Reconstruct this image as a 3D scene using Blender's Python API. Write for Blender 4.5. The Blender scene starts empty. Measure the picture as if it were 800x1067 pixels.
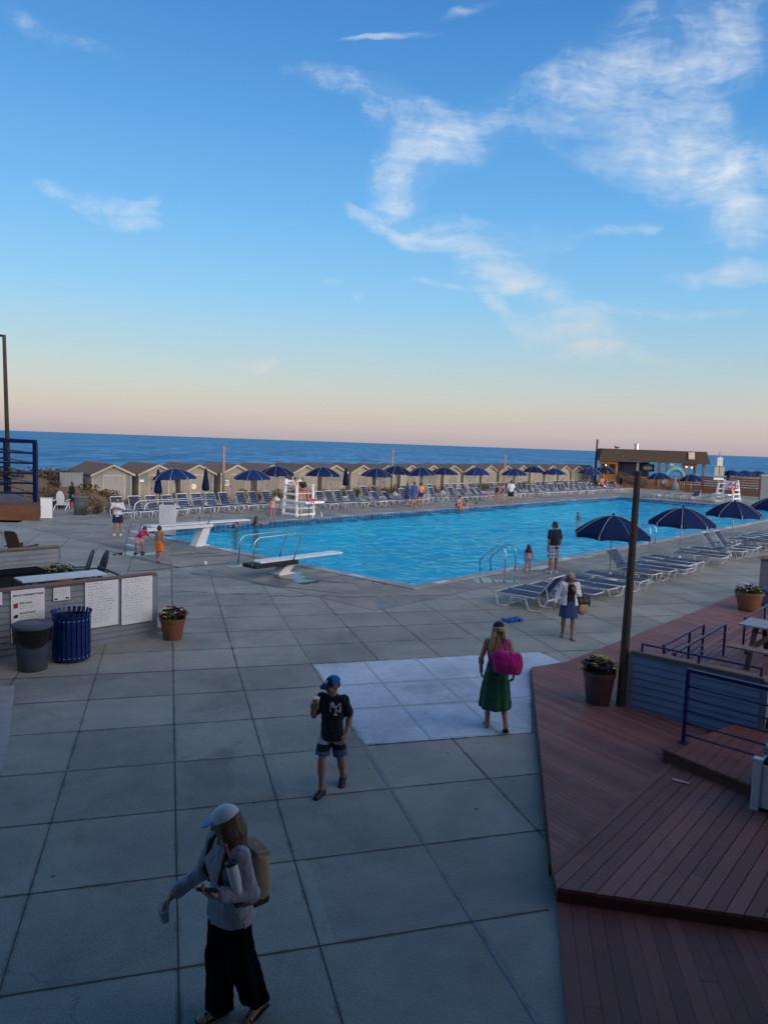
EXPOSURE = 0.36
SUN_W = 0.7
SKY_W = 0.64
NISH = 0.55       # physical sky part (glow round the sun), times the background strength of 0.1
AFTER = 2.6
SHADE_EAVE = 5.0       # reach of the unseen eaves added to shade the near plaza
import bpy, bmesh, math, random
import numpy as np
from mathutils import Vector, Matrix
R = math.radians
rng = random.Random(7)
SC = bpy.context.scene
COL = SC.collection

# ------------------------------------------------------------------ survey of the place
# camera on the upper floor of the club house; plaza level is z = 0
CAM_H, FPX, PW, PH = 4.3, 770.0, 800, 1067
ROLL = math.atan(28 / 800)
PITCH = math.atan((PH / 2 - 462) * math.cos(ROLL) / FPX)

def P(px, py, z=0.0):
    """point of height z seen at a photograph position (survey helper)"""
    u, v = px - PW / 2, py - PH / 2
    c, s = math.cos(ROLL), math.sin(ROLL)
    x, d = u * c + v * s, -u * s + v * c
    r = Vector((x, FPX * math.cos(PITCH) - d * math.sin(PITCH), -FPX * math.sin(PITCH) - d * math.cos(PITCH)))
    return Vector((0, 0, CAM_H)) + r * ((z - CAM_H) / r.z)

def ray(px, py):
    u, v = px - PW / 2, py - PH / 2
    c, s = math.cos(ROLL), math.sin(ROLL)
    x, d = u * c + v * s, -u * s + v * c
    return Vector((x, FPX * math.cos(PITCH) - d * math.sin(PITCH), -FPX * math.sin(PITCH) - d * math.cos(PITCH)))

def at_depth(px, py, y):
    r = ray(px, py)
    return Vector((0, 0, CAM_H)) + r * (y / r.y)

# pool axes: u along the long side, v across it, origin at the corner nearest the club house
UA = R(48.3)
UX, VX = Vector((math.cos(UA), math.sin(UA), 0)), Vector((-math.sin(UA), math.cos(UA), 0))
C0 = Vector((0.95, 22.19, 0))
def U(u, v, z=0.0):
    return C0 + UX * u + VX * v + Vector((0, 0, z))
def toUV(p):
    d = Vector((p[0], p[1], 0)) - C0
    return d.dot(UX), d.dot(VX)
PL, PWD = 49.8, 15.9        # pool length and width

# ------------------------------------------------------------------ mesh builder
class MB:
    def __init__(s): s.v, s.f = [], []
    def add(s, vs, fs):
        b = len(s.v); s.v += [tuple(x) for x in vs]; s.f += [tuple(b + i for i in f) for f in fs]
    def box(s, c, size, rz=0.0, M=None):
        hx, hy, hz = size[0] / 2, size[1] / 2, size[2] / 2
        m = M if M is not None else Matrix.Rotation(rz, 3, 'Z')
        c = Vector(c)
        vs = [c + m @ Vector((x * hx, y * hy, z * hz)) for z in (-1, 1) for y in (-1, 1) for x in (-1, 1)]
        s.add(vs, [(0, 2, 3, 1), (4, 5, 7, 6), (0, 1, 5, 4), (2, 6, 7, 3), (0, 4, 6, 2), (1, 3, 7, 5)])
    def beam(s, a, b, w, h, up=(0, 0, 1)):
        a, b = Vector(a), Vector(b); d = (b - a); L = d.length; d.normalize()
        x = d.cross(Vector(up))
        if x.length < 1e-4: x = d.cross(Vector((1, 0, 0)))
        x.normalize(); z = x.cross(d)
        m = Matrix((x, d, z)).transposed()
        s.box((a + b) / 2, (w, L, h), M=m)
    def tube(s, pts, r, n=8, closed=False, r1=None):
        pts = [Vector(p) for p in pts]; k = len(pts); rings = []
        prev = None
        for i, p in enumerate(pts):
            if closed: d = pts[(i + 1) % k] - pts[i - 1]
            elif i == 0: d = pts[1] - p
            elif i == k - 1: d = p - pts[i - 1]
            else: d = (pts[i + 1] - p).normalized() + (p - pts[i - 1]).normalized()
            if d.length < 1e-9: d = Vector((0, 0, 1))
            d.normalize()
            if prev is None:
                x = d.cross(Vector((0, 0, 1)))
                if x.length < 1e-3: x = d.cross(Vector((1, 0, 0)))
            else:
                x = prev - d * prev.dot(d)
                if x.length < 1e-4: x = d.cross(Vector((0, 1, 0)))
            x.normalize(); prev = x; y = d.cross(x)
            rr = r if r1 is None else r + (r1 - r) * i / (k - 1)
            rings.append([p + (x * math.cos(2 * math.pi * j / n) + y * math.sin(2 * math.pi * j / n)) * rr for j in range(n)])
        vs = [q for g in rings for q in g]; fs = []
        for i in range(k if closed else k - 1):
            a, b = i * n, ((i + 1) % k) * n
            for j in range(n): fs.append((a + j, a + (j + 1) % n, b + (j + 1) % n, b + j))
        if not closed: fs += [tuple(range(n - 1, -1, -1)), tuple((k - 1) * n + j for j in range(n))]
        s.add(vs, fs)
    def lathe(s, prof, n=16, c=(0, 0, 0), close=True):
        c = Vector(c); vs = []; fs = []
        for r, z in prof:
            vs += [c + Vector((r * math.cos(2 * math.pi * j / n), r * math.sin(2 * math.pi * j / n), z)) for j in range(n)]
        for i in range(len(prof) - 1):
            for j in range(n): fs.append((i * n + j, i * n + (j + 1) % n, (i + 1) * n + (j + 1) % n, (i + 1) * n + j))
        if close: fs += [tuple(range(n - 1, -1, -1)), tuple((len(prof) - 1) * n + j for j in range(n))]
        s.add(vs, fs)
    def prism(s, poly, z0, z1):
        """poly: list of points (x, y); z may be callables"""
        n = len(poly); f0 = z0 if callable(z0) else (lambda x, y: z0); f1 = z1 if callable(z1) else (lambda x, y: z1)
        vs = [(p[0], p[1], f0(p[0], p[1])) for p in poly] + [(p[0], p[1], f1(p[0], p[1])) for p in poly]
        area = sum(poly[i][0] * poly[(i + 1) % n][1] - poly[(i + 1) % n][0] * poly[i][1] for i in range(n))
        fs = [tuple(range(n - 1, -1, -1)), tuple(range(n, 2 * n))] + [(i, (i + 1) % n, n + (i + 1) % n, n + i) for i in range(n)]
        if area < 0: fs = [f[::-1] for f in fs]
        s.add(vs, fs)
    def sphere(s, c, r, n=12, m=8, sc=(1, 1, 1)):
        prof = [(max(1e-4, math.sin(math.pi * i / m)) * r, -math.cos(math.pi * i / m) * r) for i in range(m + 1)]
        t = MB(); t.lathe(prof, n)
        s.add([Vector(c) + Vector((x * sc[0], y * sc[1], z * sc[2])) for x, y, z in t.v], t.f)
    def xform(s, M):
        s.v = [tuple(M @ Vector(p)) for p in s.v]; return s
    def build(s, name, mat, parent=None, smooth=False, bevel=0.0, auto=None):
        me = bpy.data.meshes.new(name); me.from_pydata(s.v, [], s.f); me.update()
        o = bpy.data.objects.new(name, me); COL.objects.link(o)
        if mat: me.materials.append(mat)
        if smooth: me.polygons.foreach_set('use_smooth', [True] * len(me.polygons))
        if auto is not None:
            me.polygons.foreach_set('use_smooth', [True] * len(me.polygons))
            try: me.set_sharp_from_angle(angle=R(auto))
            except Exception: pass
        if bevel:
            b = o.modifiers.new('bevel', 'BEVEL'); b.width = bevel; b.segments = 2; b.limit_method = 'ANGLE'; b.angle_limit = R(40)
        if parent is not None: o.parent = parent
        return o

def tag(o, label=None, cat=None, group=None, kind=None):
    if label: o['label'] = label
    if cat: o['category'] = cat
    if group: o['group'] = group
    if kind: o['kind'] = kind
    return o
def empty(name, loc=(0, 0, 0), rz=0.0, label=None, cat=None, group=None):
    o = bpy.data.objects.new(name, None); COL.objects.link(o)
    o.location = loc; o.rotation_euler = (0, 0, rz); o.empty_display_size = 0.1
    return tag(o, label, cat, group)
def copy_tree(o, parent=None):
    c = o.copy(); COL.objects.link(c)
    if parent is not None: c.parent = parent
    for ch in list(KIDS(o)): copy_tree(ch, c)
    return c
def KIDS(o): return [x for x in COL.objects if x.parent == o]
def structure(o): o['kind'] = 'structure'; return o
def place(o, loc, rz=0.0): o.location = loc; o.rotation_euler = (0, 0, rz); return o

# ------------------------------------------------------------------ materials
class NT:
    """small helper round a node tree"""
    def __init__(s, tree): s.t = tree; s.n = tree.nodes; s.l = tree.links
    def new(s, typ, **kw):
        n = s.n.new(typ)
        for k, val in kw.items(): setattr(n, k, val)
        return n
    def link(s, a, b): s.l.new(a, b)
    def math(s, op, a, b=None, c=None, clamp=False):
        n = s.n.new('ShaderNodeMath'); n.operation = op; n.use_clamp = clamp
        for i, x in enumerate((a, b, c)):
            if x is None: continue
            if isinstance(x, (int, float)): n.inputs[i].default_value = x
            else: s.l.new(x, n.inputs[i])
        return n.outputs[0]
    def mix(s, fac, a, b, blend='MIX'):
        n = s.n.new('ShaderNodeMix'); n.data_type = 'RGBA'; n.blend_type = blend
        for i, x in ((0, fac), (6, a), (7, b)):
            if isinstance(x, (int, float)): n.inputs[i].default_value = x
            elif isinstance(x, (tuple, list)): n.inputs[i].default_value = (*x[:3], 1)
            else: s.l.new(x, n.inputs[i])
        return n.outputs[2]
    def noise(s, vec, scale, detail=4, rough=.55, dist=0.0):
        n = s.n.new('ShaderNodeTexNoise'); n.inputs['Scale'].default_value = scale; n.inputs['Detail'].default_value = detail
        n.inputs['Roughness'].default_value = rough; n.inputs['Distortion'].default_value = dist
        if vec is not None: s.l.new(vec, n.inputs['Vector'])
        return n.outputs['Fac']
    def ramp(s, fac, stops, interp='LINEAR'):
        n = s.n.new('ShaderNodeValToRGB'); n.color_ramp.interpolation = interp
        e = n.color_ramp.elements
        while len(e) < len(stops): e.new(.5)
        for i, (p, c) in enumerate(stops):
            e[i].position = p; e[i].color = (*c[:3], 1) if not isinstance(c, (int, float)) else (c, c, c, 1)
        s.l.new(fac, n.inputs[0]); return n.outputs[0]
    def mapping(s, vec, loc=(0, 0, 0), rot=(0, 0, 0), scale=(1, 1, 1), typ='POINT'):
        n = s.n.new('ShaderNodeMapping'); n.vector_type = typ
        n.inputs['Location'].default_value = loc; n.inputs['Rotation'].default_value = rot; n.inputs['Scale'].default_value = scale
        s.l.new(vec, n.inputs['Vector']); return n.outputs[0]
    def maprange(s, v, a, b, c, d, smooth=False):
        n = s.n.new('ShaderNodeMapRange'); n.interpolation_type = 'SMOOTHSTEP' if smooth else 'LINEAR'
        s.l.new(v, n.inputs[0])
        for i, x in enumerate((a, b, c, d)): n.inputs[i + 1].default_value = x
        return n.outputs[0]
    def bump(s, h, strength=.3, dist=.01):
        n = s.n.new('ShaderNodeBump'); n.inputs['Strength'].default_value = strength; n.inputs['Distance'].default_value = dist
        s.l.new(h, n.inputs['Height']); return n.outputs[0]

def newmat(name):
    m = bpy.data.materials.new(name); m.use_nodes = True
    t = NT(m.node_tree); b = t.n['Principled BSDF']
    return m, t, b

MATS = {}
def mat(name, col, rough=.6, var=.25, scale=4.0, bump=0.0, bscale=60.0, metal=0.0, spec=.4, dirt=0.0, sheen=0.0, rand=.06):
    """procedural paint / cloth / wood: mottled colour, a little per-object variation, fine bump"""
    if name in MATS: return MATS[name]
    m, t, b = newmat(name)
    tc = t.new('ShaderNodeTexCoord').outputs['Object']
    n1 = t.noise(tc, scale, 5, .6)
    f = t.maprange(n1, .3, .7, 0, 1)
    dark = tuple(c * (1 - var) for c in col); lite = tuple(min(.95, c * (1 + var * .6)) for c in col)
    c = t.mix(f, dark, lite)
    if dirt:
        n2 = t.noise(tc, scale * .37, 6, .7, .5)
        c = t.mix(t.maprange(n2, .52, .75, 0, dirt), c, (.06, .05, .04))
    oi = t.new('ShaderNodeObjectInfo').outputs['Random']
    hsv = t.new('ShaderNodeHueSaturation'); t.link(c, hsv.inputs['Color'])
    t.link(t.maprange(oi, 0, 1, 1 - rand * 2, 1 + rand * 2), hsv.inputs['Value'])
    t.link(hsv.outputs[0], b.inputs['Base Color'])
    t.link(t.maprange(n1, .3, .7, max(.02, rough - .1), min(1, rough + .1)), b.inputs['Roughness'])
    b.inputs['Metallic'].default_value = metal
    b.inputs['Specular IOR Level'].default_value = spec
    if sheen: b.inputs['Sheen Weight'].default_value = sheen
    if bump:
        n3 = t.noise(tc, bscale, 3, .6)
        t.link(t.bump(n3, bump, .01), b.inputs['Normal'])
    MATS[name] = m
    return m
# ------------------------------------------------------------------ camera
cam = bpy.data.cameras.new('camera'); camo = bpy.data.objects.new('camera', cam); COL.objects.link(camo)
cam.sensor_fit = 'VERTICAL'; cam.sensor_height = 36.0; cam.lens = FPX / PH * 36.0
cam.clip_start = .05; cam.clip_end = 60000
_r0, _u0, _f0 = Vector((1, 0, 0)), Vector((0, math.sin(PITCH), math.cos(PITCH))), Vector((0, math.cos(PITCH), -math.sin(PITCH)))
_c, _s = math.cos(ROLL), math.sin(ROLL)
_r, _u = _r0 * _c + _u0 * _s, -_r0 * _s + _u0 * _c
m3 = Matrix((_r, _u, -_f0)).transposed()
camo.matrix_world = Matrix.Translation((0, 0, CAM_H)) @ m3.to_4x4()
SC.camera = camo
SC.view_settings.view_transform = 'Standard'; SC.view_settings.look = 'None'
SC.view_settings.exposure = EXPOSURE; SC.view_settings.gamma = 1.0; SC.view_settings.use_curve_mapping = False
SC.cycles.use_denoising = True
SC.cycles.max_bounces = 6; SC.cycles.transparent_max_bounces = 12
SC.cycles.caustics_reflective = False; SC.cycles.caustics_refractive = False
SC.cycles.sample_clamp_indirect = 6

# ------------------------------------------------------------------ light: low evening sun behind the camera and to its right
SUN_EL, SUN_AZ = R(6.0), R(142.0)     # azimuth clockwise from +Y (north)
sdir = Vector((math.sin(SUN_AZ) * math.cos(SUN_EL), math.cos(SUN_AZ) * math.cos(SUN_EL), math.sin(SUN_EL)))
sun = bpy.data.lights.new('sun', 'SUN'); sun.energy = SUN_W; sun.angle = R(1.5); sun.color = (1.0, .78, .56)
suno = bpy.data.objects.new('sun', sun); COL.objects.link(suno)
suno.rotation_euler = (-sdir).to_track_quat('-Z', 'Y').to_euler(); suno.location = sdir * 50

world = bpy.data.worlds.new('World'); SC.world = world; world.use_nodes = True
w = NT(world.node_tree); bg = w.n['Background']
sky = w.new('ShaderNodeTexSky'); sky.sky_type = 'NISHITA'; sky.sun_disc = False
sky.sun_elevation = SUN_EL; sky.sun_rotation = SUN_AZ
sky.air_density = 1.2; sky.dust_density = 2.0; sky.ozone_density = 2.0; sky.altitude = 5
geo = w.new('ShaderNodeTexCoord').outputs['Generated']
sep = w.new('ShaderNodeSeparateXYZ'); w.link(geo, sep.inputs[0])
el = sep.outputs[2]
def lin(r, g, b):
    return tuple(((c / 255) / 12.92 if c / 255 <= .04045 else ((c / 255 + .055) / 1.055) ** 2.4) for c in (r, g, b))
# clear evening air opposite the sun: earth-shadow greys and the pink belt low down, deep blue overhead
grad = w.ramp(w.maprange(el, -.05, .75, 0, 1), [
    (0.0, lin(172, 162, 178)), (.0625, lin(192, 180, 190)), (.085, lin(206, 193, 196)), (.115, lin(206, 200, 200)),
    (.15, lin(192, 202, 208)), (.20, lin(168, 199, 220)), (.29, lin(128, 192, 240)), (.42, lin(92, 171, 237)),
    (.55, lin(60, 147, 222)), (.66, lin(42, 127, 206)), (.80, lin(30, 100, 176)), (1.0, lin(26, 84, 156))])
# --- cirrus, on a plane of directions in front of the house
yy = w.math('MAXIMUM', sep.outputs[1], .02)
a_, b_ = w.math('DIVIDE', sep.outputs[0], yy), w.math('DIVIDE', el, yy)
cmb = w.new('ShaderNodeCombineXYZ'); w.link(a_, cmb.inputs[0]); w.link(b_, cmb.inputs[1]); pv = cmb.outputs[0]
nw = w.new('ShaderNodeTexNoise'); nw.inputs['Scale'].default_value = 5.0; nw.inputs['Detail'].default_value = 4
w.link(pv, nw.inputs['Vector'])
vm = w.new('ShaderNodeVectorMath', operation='SUBTRACT'); w.link(nw.outputs['Color'], vm.inputs[0]); vm.inputs[1].default_value = (.5, .5, .5)
vs_ = w.new('ShaderNodeVectorMath', operation='SCALE'); w.link(vm.outputs[0], vs_.inputs[0]); vs_.inputs['Scale'].default_value = .085
va = w.new('ShaderNodeVectorMath', operation='ADD'); w.link(pv, va.inputs[0]); w.link(vs_.outputs[0], va.inputs[1]); wv = va.outputs[0]
STROKES = [  # where, half length, half width (photograph units), slope, density
    (600, 100, 110, 26, 14, .62), (665, 85, 110, 46, 32, .55), (730, 45, 95, 44, 50, .50), (775, 15, 50, 18, 58, .5), (690, 160, 112, 26, -12, 1.15), (760, 168, 70, 24, -4, 1.0), (775, 228, 50, 22, -16, 1.15),
    (465, 140, 48, 20, -10, 1.1), (520, 120, 46, 15, 22, .6), (415, 120, 55, 17, -20, .6), (415, 190, 44, 19, 78, .85), (420, 208, 20, 20, 60, .9), (400, 236, 50, 8, -24, .9), (462, 249, 52, 8, 3, .95), (470, 232, 48, 9, 6, .7),
    (545, 301, 48, 12, -12, 1.05), (520, 322, 26, 7, -38, .9), (660, 327, 110, 7, 5, .8), (600, 348, 66, 17, -2, .62), (762, 285, 66, 11, 4, .95), (560, 248, 48, 12, -4, .6), (642, 240, 56, 6, 14, .7),
    (124, 226, 46, 13, -10, .6), (150, 218, 22, 6, 25, .5), (68, 209, 24, 8, -24, .7), (412, 42, 52, 3.5, 12, .75), (490, 6, 32, 4, 26, .7), (272, 377, 32, 5, -2, .5),
    (790, 402, 32, 12, -6, .6), (350, 92, 60, 11, -16, .5), (520, 272, 60, 22, 10, .4), (640, 374, 90, 10, -2, .4), (450, 300, 40, 4, -3, .5),
    (30, 20, 70, 8, -25, .16), (90, 45, 80, 9, -22, .15), (435, 165, 40, 22, 40, .4), (345, 300, 12, 4, 0, .4), (370, 314, 10, 3, 0, .5)]
mask = None
for (sx, sy, hl, hw, ang, den) in STROKES:
    r = ray(sx, sy); ca, cb = r.x / r.y, r.z / r.y
    k = FPX * math.cos(PITCH)
    mp = w.mapping(wv, (ca, cb, 0), (0, 0, R(ang) - ROLL), (hl / k * 1.32, hw / k * (2.15 if hw > 15 else 1.8), 1), 'TEXTURE')
    ln = w.new('ShaderNodeVectorMath', operation='LENGTH'); w.link(mp, ln.inputs[0])
    f = w.maprange(ln.outputs['Value'], 0.0, 1.0, den, 0, True)
    mask = f if mask is None else w.math('SUBTRACT', w.math('ADD', mask, f), w.math('MULTIPLY', w.math('MINIMUM', mask, 1.0), f))
fib = w.mapping(wv, (0, 0, 0), (0, 0, R(-12)), (3.5, 15, 1))
fib2 = w.mapping(wv, (2, 1, 0), (0, 0, R(-38)), (4, 17, 1))
n1 = w.noise(fib, 1.5, 10, .62, .5); n1b = w.noise(fib2, 1.5, 10, .64, .5)
n2 = w.noise(wv, 13, 12, .70, .25); n3 = w.noise(wv, 4.2, 3, .5, .2)
tex = w.math('ADD', w.math('ADD', w.math('MULTIPLY', n1, .30), w.math('MULTIPLY', n1b, .25)), w.math('MULTIPLY', n2, .45))
cl = w.math('ADD', w.math('MULTIPLY', w.math('MINIMUM', mask, 1.1), .86), w.math('MULTIPLY', w.math('SUBTRACT', tex, .50), 4.6))
veil = w.math('MULTIPLY', w.math('MINIMUM', mask, 1), .40)
cl = w.math('MAXIMUM', w.maprange(cl, .12, 1.38, 0, 1), w.math('MULTIPLY', veil, w.maprange(tex, .4, .6, .2, 1)))
cl = w.math('MULTIPLY', cl, w.maprange(mask, .02, .22, 0, 1, True), clamp=True)
cl = w.math('MULTIPLY', cl, w.maprange(n3, .34, .56, .55, 1.05), clamp=True)
n6 = w.noise(w.mapping(wv, (1, 3, 0), (0, 0, R(-24)), (10, 52, 1)), 1.0, 9, .68, .6); n7 = w.noise(w.mapping(wv, (5, 2, 0), (0, 0, R(-52)), (10, 46, 1)), 1.0, 9, .68, .6)
cl = w.math('MULTIPLY', cl, w.maprange(w.math('ADD', w.math('MULTIPLY', n6, .55), w.math('MULTIPLY', n7, .45)), .38, .62, .62, 1.42), clamp=True)
front = w.maprange(sep.outputs[1], .02, .12, 0, 1)
cl = w.math('MULTIPLY', w.math('MULTIPLY', cl, front), .96)
lowwarm = w.maprange(el, .06, .34, 0, 1, True)
ccol = w.mix(lowwarm, lin(226, 214, 210), lin(228, 236, 246))
pic = w.mix(cl, grad, ccol)
# the glow round the setting sun, from the physical sky
PK = 10 * SKY_W
glow = w.mix(1.0, w.mix(1.0, pic, (PK, PK, PK), 'MULTIPLY'), w.mix(1.0, sky.outputs[0], (NISH, NISH, NISH), 'MULTIPLY'), 'ADD')
# bright western sky round the sun, out of the picture behind the club house
dt = w.new('ShaderNodeVectorMath', operation='DOT_PRODUCT'); w.link(geo, dt.inputs[0]); dt.inputs[1].default_value = tuple(sdir)
lobe = w.math('POWER', w.math('MAXIMUM', dt.outputs['Value'], 0), 2.5)
AF = AFTER * 10
glow = w.mix(lobe, glow, w.mix(1.0, glow, (AF * 1.0, AF * .84, AF * .72), 'ADD'))
w.link(glow, bg.inputs['Color']); bg.inputs['Strength'].default_value = 0.1
# ------------------------------------------------------------------ the setting
QA = R(16.3)
QX, QY = Vector((math.cos(QA), math.sin(QA), 0)), Vector((-math.sin(QA), math.cos(QA), 0))
def QP(q, p, z=0.0): return QX * q + QY * p + Vector((0, 0, z))

def concrete(name, base, slab=1.33, wet=0.0):
    m, t, b = newmat(name)
    tc = t.new('ShaderNodeTexCoord').outputs['Object']
    rot = t.mapping(tc, (0, 0, 0), (0, 0, -QA), (1, 1, 1))
    sp = t.new('ShaderNodeSeparateXYZ'); t.link(rot, sp.inputs[0])
    fx = t.math('FLOOR', t.math('DIVIDE', t.math('SUBTRACT', sp.outputs[0], .08), slab))
    fy = t.math('FLOOR', t.math('DIVIDE', t.math('SUBTRACT', sp.outputs[1], .52), slab))
    cb = t.new('ShaderNodeCombineXYZ'); t.link(fx, cb.inputs[0]); t.link(fy, cb.inputs[1])
    wn = t.new('ShaderNodeTexWhiteNoise'); wn.noise_dimensions = '2D'; t.link(cb.outputs[0], wn.inputs['Vector'])
    grain = t.noise(tc, 55, 4, .75)
    blot = t.noise(tc, .55, 6, .62, .4)
    mid = t.noise(tc, 3.1, 6, .7)
    v = t.math('ADD', t.math('MULTIPLY', wn.outputs['Value'], .20), t.math('MULTIPLY', t.maprange(grain, .25, .75, -1, 1), .36))
    v = t.math('ADD', v, t.math('MULTIPLY', t.maprange(blot, .3, .7, -1, 1), .20))
    v = t.math('ADD', v, t.math('MULTIPLY', t.maprange(mid, .3, .7, -1, 1), .10))
    fine = t.noise(tc, 170, 2, .7); v = t.math('ADD', v, t.math('MULTIPLY', t.maprange(fine, .3, .7, -1, 1), .26))
    v = t.math('ADD', v, .80)
    c = t.mix(1.0, base, t.ramp(v, [(0, 0), (1, 1)]) if False else _grey(t, v), 'MULTIPLY')
    # old stains, gum and rust with shapes of their own
    st = t.noise(tc, .33, 7, .68, 1.2)
    c = t.mix(t.maprange(st, .58, .70, 0, .5), c, (base[0] * .42, base[1] * .40, base[2] * .38))
    vor = t.new('ShaderNodeTexVoronoi'); vor.inputs['Scale'].default_value = 1.1; vor.inputs['Randomness'].default_value = 1; t.link(tc, vor.inputs['Vector'])
    c = t.mix(t.maprange(vor.outputs['Distance'], .022, .03, .7, 0), c, (.05, .045, .04))
    # hairline cracks in some of the slabs
    cv = t.new('ShaderNodeTexVoronoi'); cv.feature = 'DISTANCE_TO_EDGE'; cv.inputs['Scale'].default_value = .42
    wob = t.new('ShaderNodeVectorMath', operation='ADD'); nz = t.new('ShaderNodeTexNoise'); nz.inputs['Scale'].default_value = 1.6; nz.inputs['Detail'].default_value = 8; t.link(tc, nz.inputs['Vector'])
    sc_ = t.new('ShaderNodeVectorMath', operation='SCALE'); sc_.inputs['Scale'].default_value = .55; t.link(nz.outputs['Color'], sc_.inputs[0]); t.link(tc, wob.inputs[0]); t.link(sc_.outputs[0], wob.inputs[1]); t.link(wob.outputs[0], cv.inputs['Vector'])
    ck_ = t.math('MULTIPLY', t.maprange(cv.outputs['Distance'], .002, .006, .22, 0), t.maprange(t.noise(tc, .5, 3, .5), .50, .58, 0, 1))
    c = t.mix(ck_, c, (.06, .055, .05))
    rough = t.maprange(mid, .3, .7, .62, .9)
    if wet:
        wn2 = t.noise(tc, .42, 5, .6, 1.4)
        wm = t.maprange(wn2, .52, .60, 0, wet, True)
        c = t.mix(wm, c, (base[0] * .38, base[1] * .38, base[2] * .40))
        rough = t.math('SUBTRACT', rough, t.math('MULTIPLY', wm, .45))
    t.link(c, b.inputs['Base Color']); t.link(rough, b.inputs['Roughness'])
    b.inputs['Specular IOR Level'].default_value = .35
    t.link(t.bump(grain, .35, .006), b.inputs['Normal'])
    return m
def _grey(t, v):
    n = t.new('ShaderNodeCombineColor')
    for i in range(3): t.link(v, n.inputs[i])
    return n.outputs[0]

M_conc = concrete('plaza_concrete', (.345, .345, .285))
M_pooldeck = concrete('pool_deck_concrete', (.33, .31, .25), wet=.75)
M_patch = concrete('new_concrete', (.57, .66, .72))
M_joint = mat('joint_dark', (.085, .083, .08), .9, .3, 6)
M_seal = mat('joint_sealant', (.235, .25, .26), .7, .4, 5)

# plaza sheet with the pool left out of it
def ring_sheet(name, outer, inner, z, m):
    o = [U(*p, z) for p in outer]; i = [U(*p, z) for p in inner]
    b = MB(); b.add(o + i, [(0, 1, 5, 4), (1, 2, 6, 5), (2, 3, 7, 6), (3, 0, 4, 7)])
    return structure(b.build(name, m))
def rect(u0, u1, v0, v1): return [(u0, v0), (u1, v0), (u1, v1), (u0, v1)]
CP = .38
ring_sheet('plaza', rect(-60, 120, -90, 31.5), rect(-3.3, PL + 7, -1.5, PWD + 6.6), 0.0, M_conc)
ring_sheet('pool_deck', rect(-3.3, PL + 7, -1.5, PWD + 6.6), rect(-CP, PL + CP, -CP, PWD + CP), 0.0, M_pooldeck)
# coping with a low lip
b = MB()
for (u0, u1, v0, v1) in ((-CP, PL + CP, -CP, 0), (-CP, PL + CP, PWD, PWD + CP), (-CP, 0, 0, PWD), (PL, PL + CP, 0, PWD)):
    pts = [U(*p) for p in rect(u0, u1, v0, v1)]
    b.prism([(p.x, p.y) for p in pts], -.05, .03)
structure(b.build('pool_coping', concrete('coping_concrete', (.40, .39, .37))))
# basin
m, t, bs = newmat('pool_paint')
tc = t.new('ShaderNodeTexCoord').outputs['Object']
t.link(t.mix(t.noise(tc, .8, 3), (.04, .71, 1.0), (.06, .79, 1.0)), bs.inputs['Base Color']); bs.inputs['Roughness'].default_value = .5
M_poolpaint = m
b = MB()
c4 = rect(0, PL, 0, PWD)
top = [U(*p, -.05) for p in c4]; bot = [U(*p, -1.5) for p in c4]
b.add(top + bot, [(4, 5, 6, 7)] + [(i, (i + 1) % 4, 4 + (i + 1) % 4, 4 + i) for i in range(4)])
structure(b.build('pool_basin', M_poolpaint))
# waterline tiles, navy with paler ones
m, t, bs = newmat('waterline_tile')
tc = t.new('ShaderNodeTexCoord').outputs['Object']
rot = t.mapping(tc, (0, 0, 0), (0, 0, -UA), (1, 1, 1))
ck = t.new('ShaderNodeTexBrick'); ck.offset = 0; ck.inputs['Scale'].default_value = 1
ck.inputs['Color1'].default_value = (.03, .07, .20, 1); ck.inputs['Color2'].default_value = (.06, .16, .32, 1); ck.inputs['Mortar'].default_value = (.3, .34, .38, 1)
ck.inputs['Brick Width'].default_value = .3; ck.inputs['Row Height'].default_value = .3; ck.inputs['Mortar Size'].default_value = .015
t.link(rot, ck.inputs['Vector']); t.link(ck.outputs[0], bs.inputs['Base Color']); bs.inputs['Roughness'].default_value = .15
b = MB(); e = .012
for (u0, u1, v0, v1) in ((0, PL, 0, e), (0, PL, PWD - e, PWD), (0, e, e, PWD - e), (PL - e, PL, e, PWD - e)):
    pts = [U(*p) for p in rect(u0, u1, v0, v1)]; b.prism([(p.x, p.y) for p in pts], -.32, .028)
structure(b.build('pool_tile_band', m))
# white depth-marker tiles set in the coping
b = MB()
for k in range(13):
    u = 1.2 + k * 4.0
    for v in (-CP / 2, PWD + CP / 2): b.box(U(u, v, .032), (.62, .22, .006), UA)
for v in (2.2, 5.6, 9.2, 13.0): b.box(U(-CP / 2, v, .032), (.22, .62, .006), UA)
structure(b.build('pool_marker_tiles', mat('marker_white', (.7, .72, .74), .4, .1)))
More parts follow.
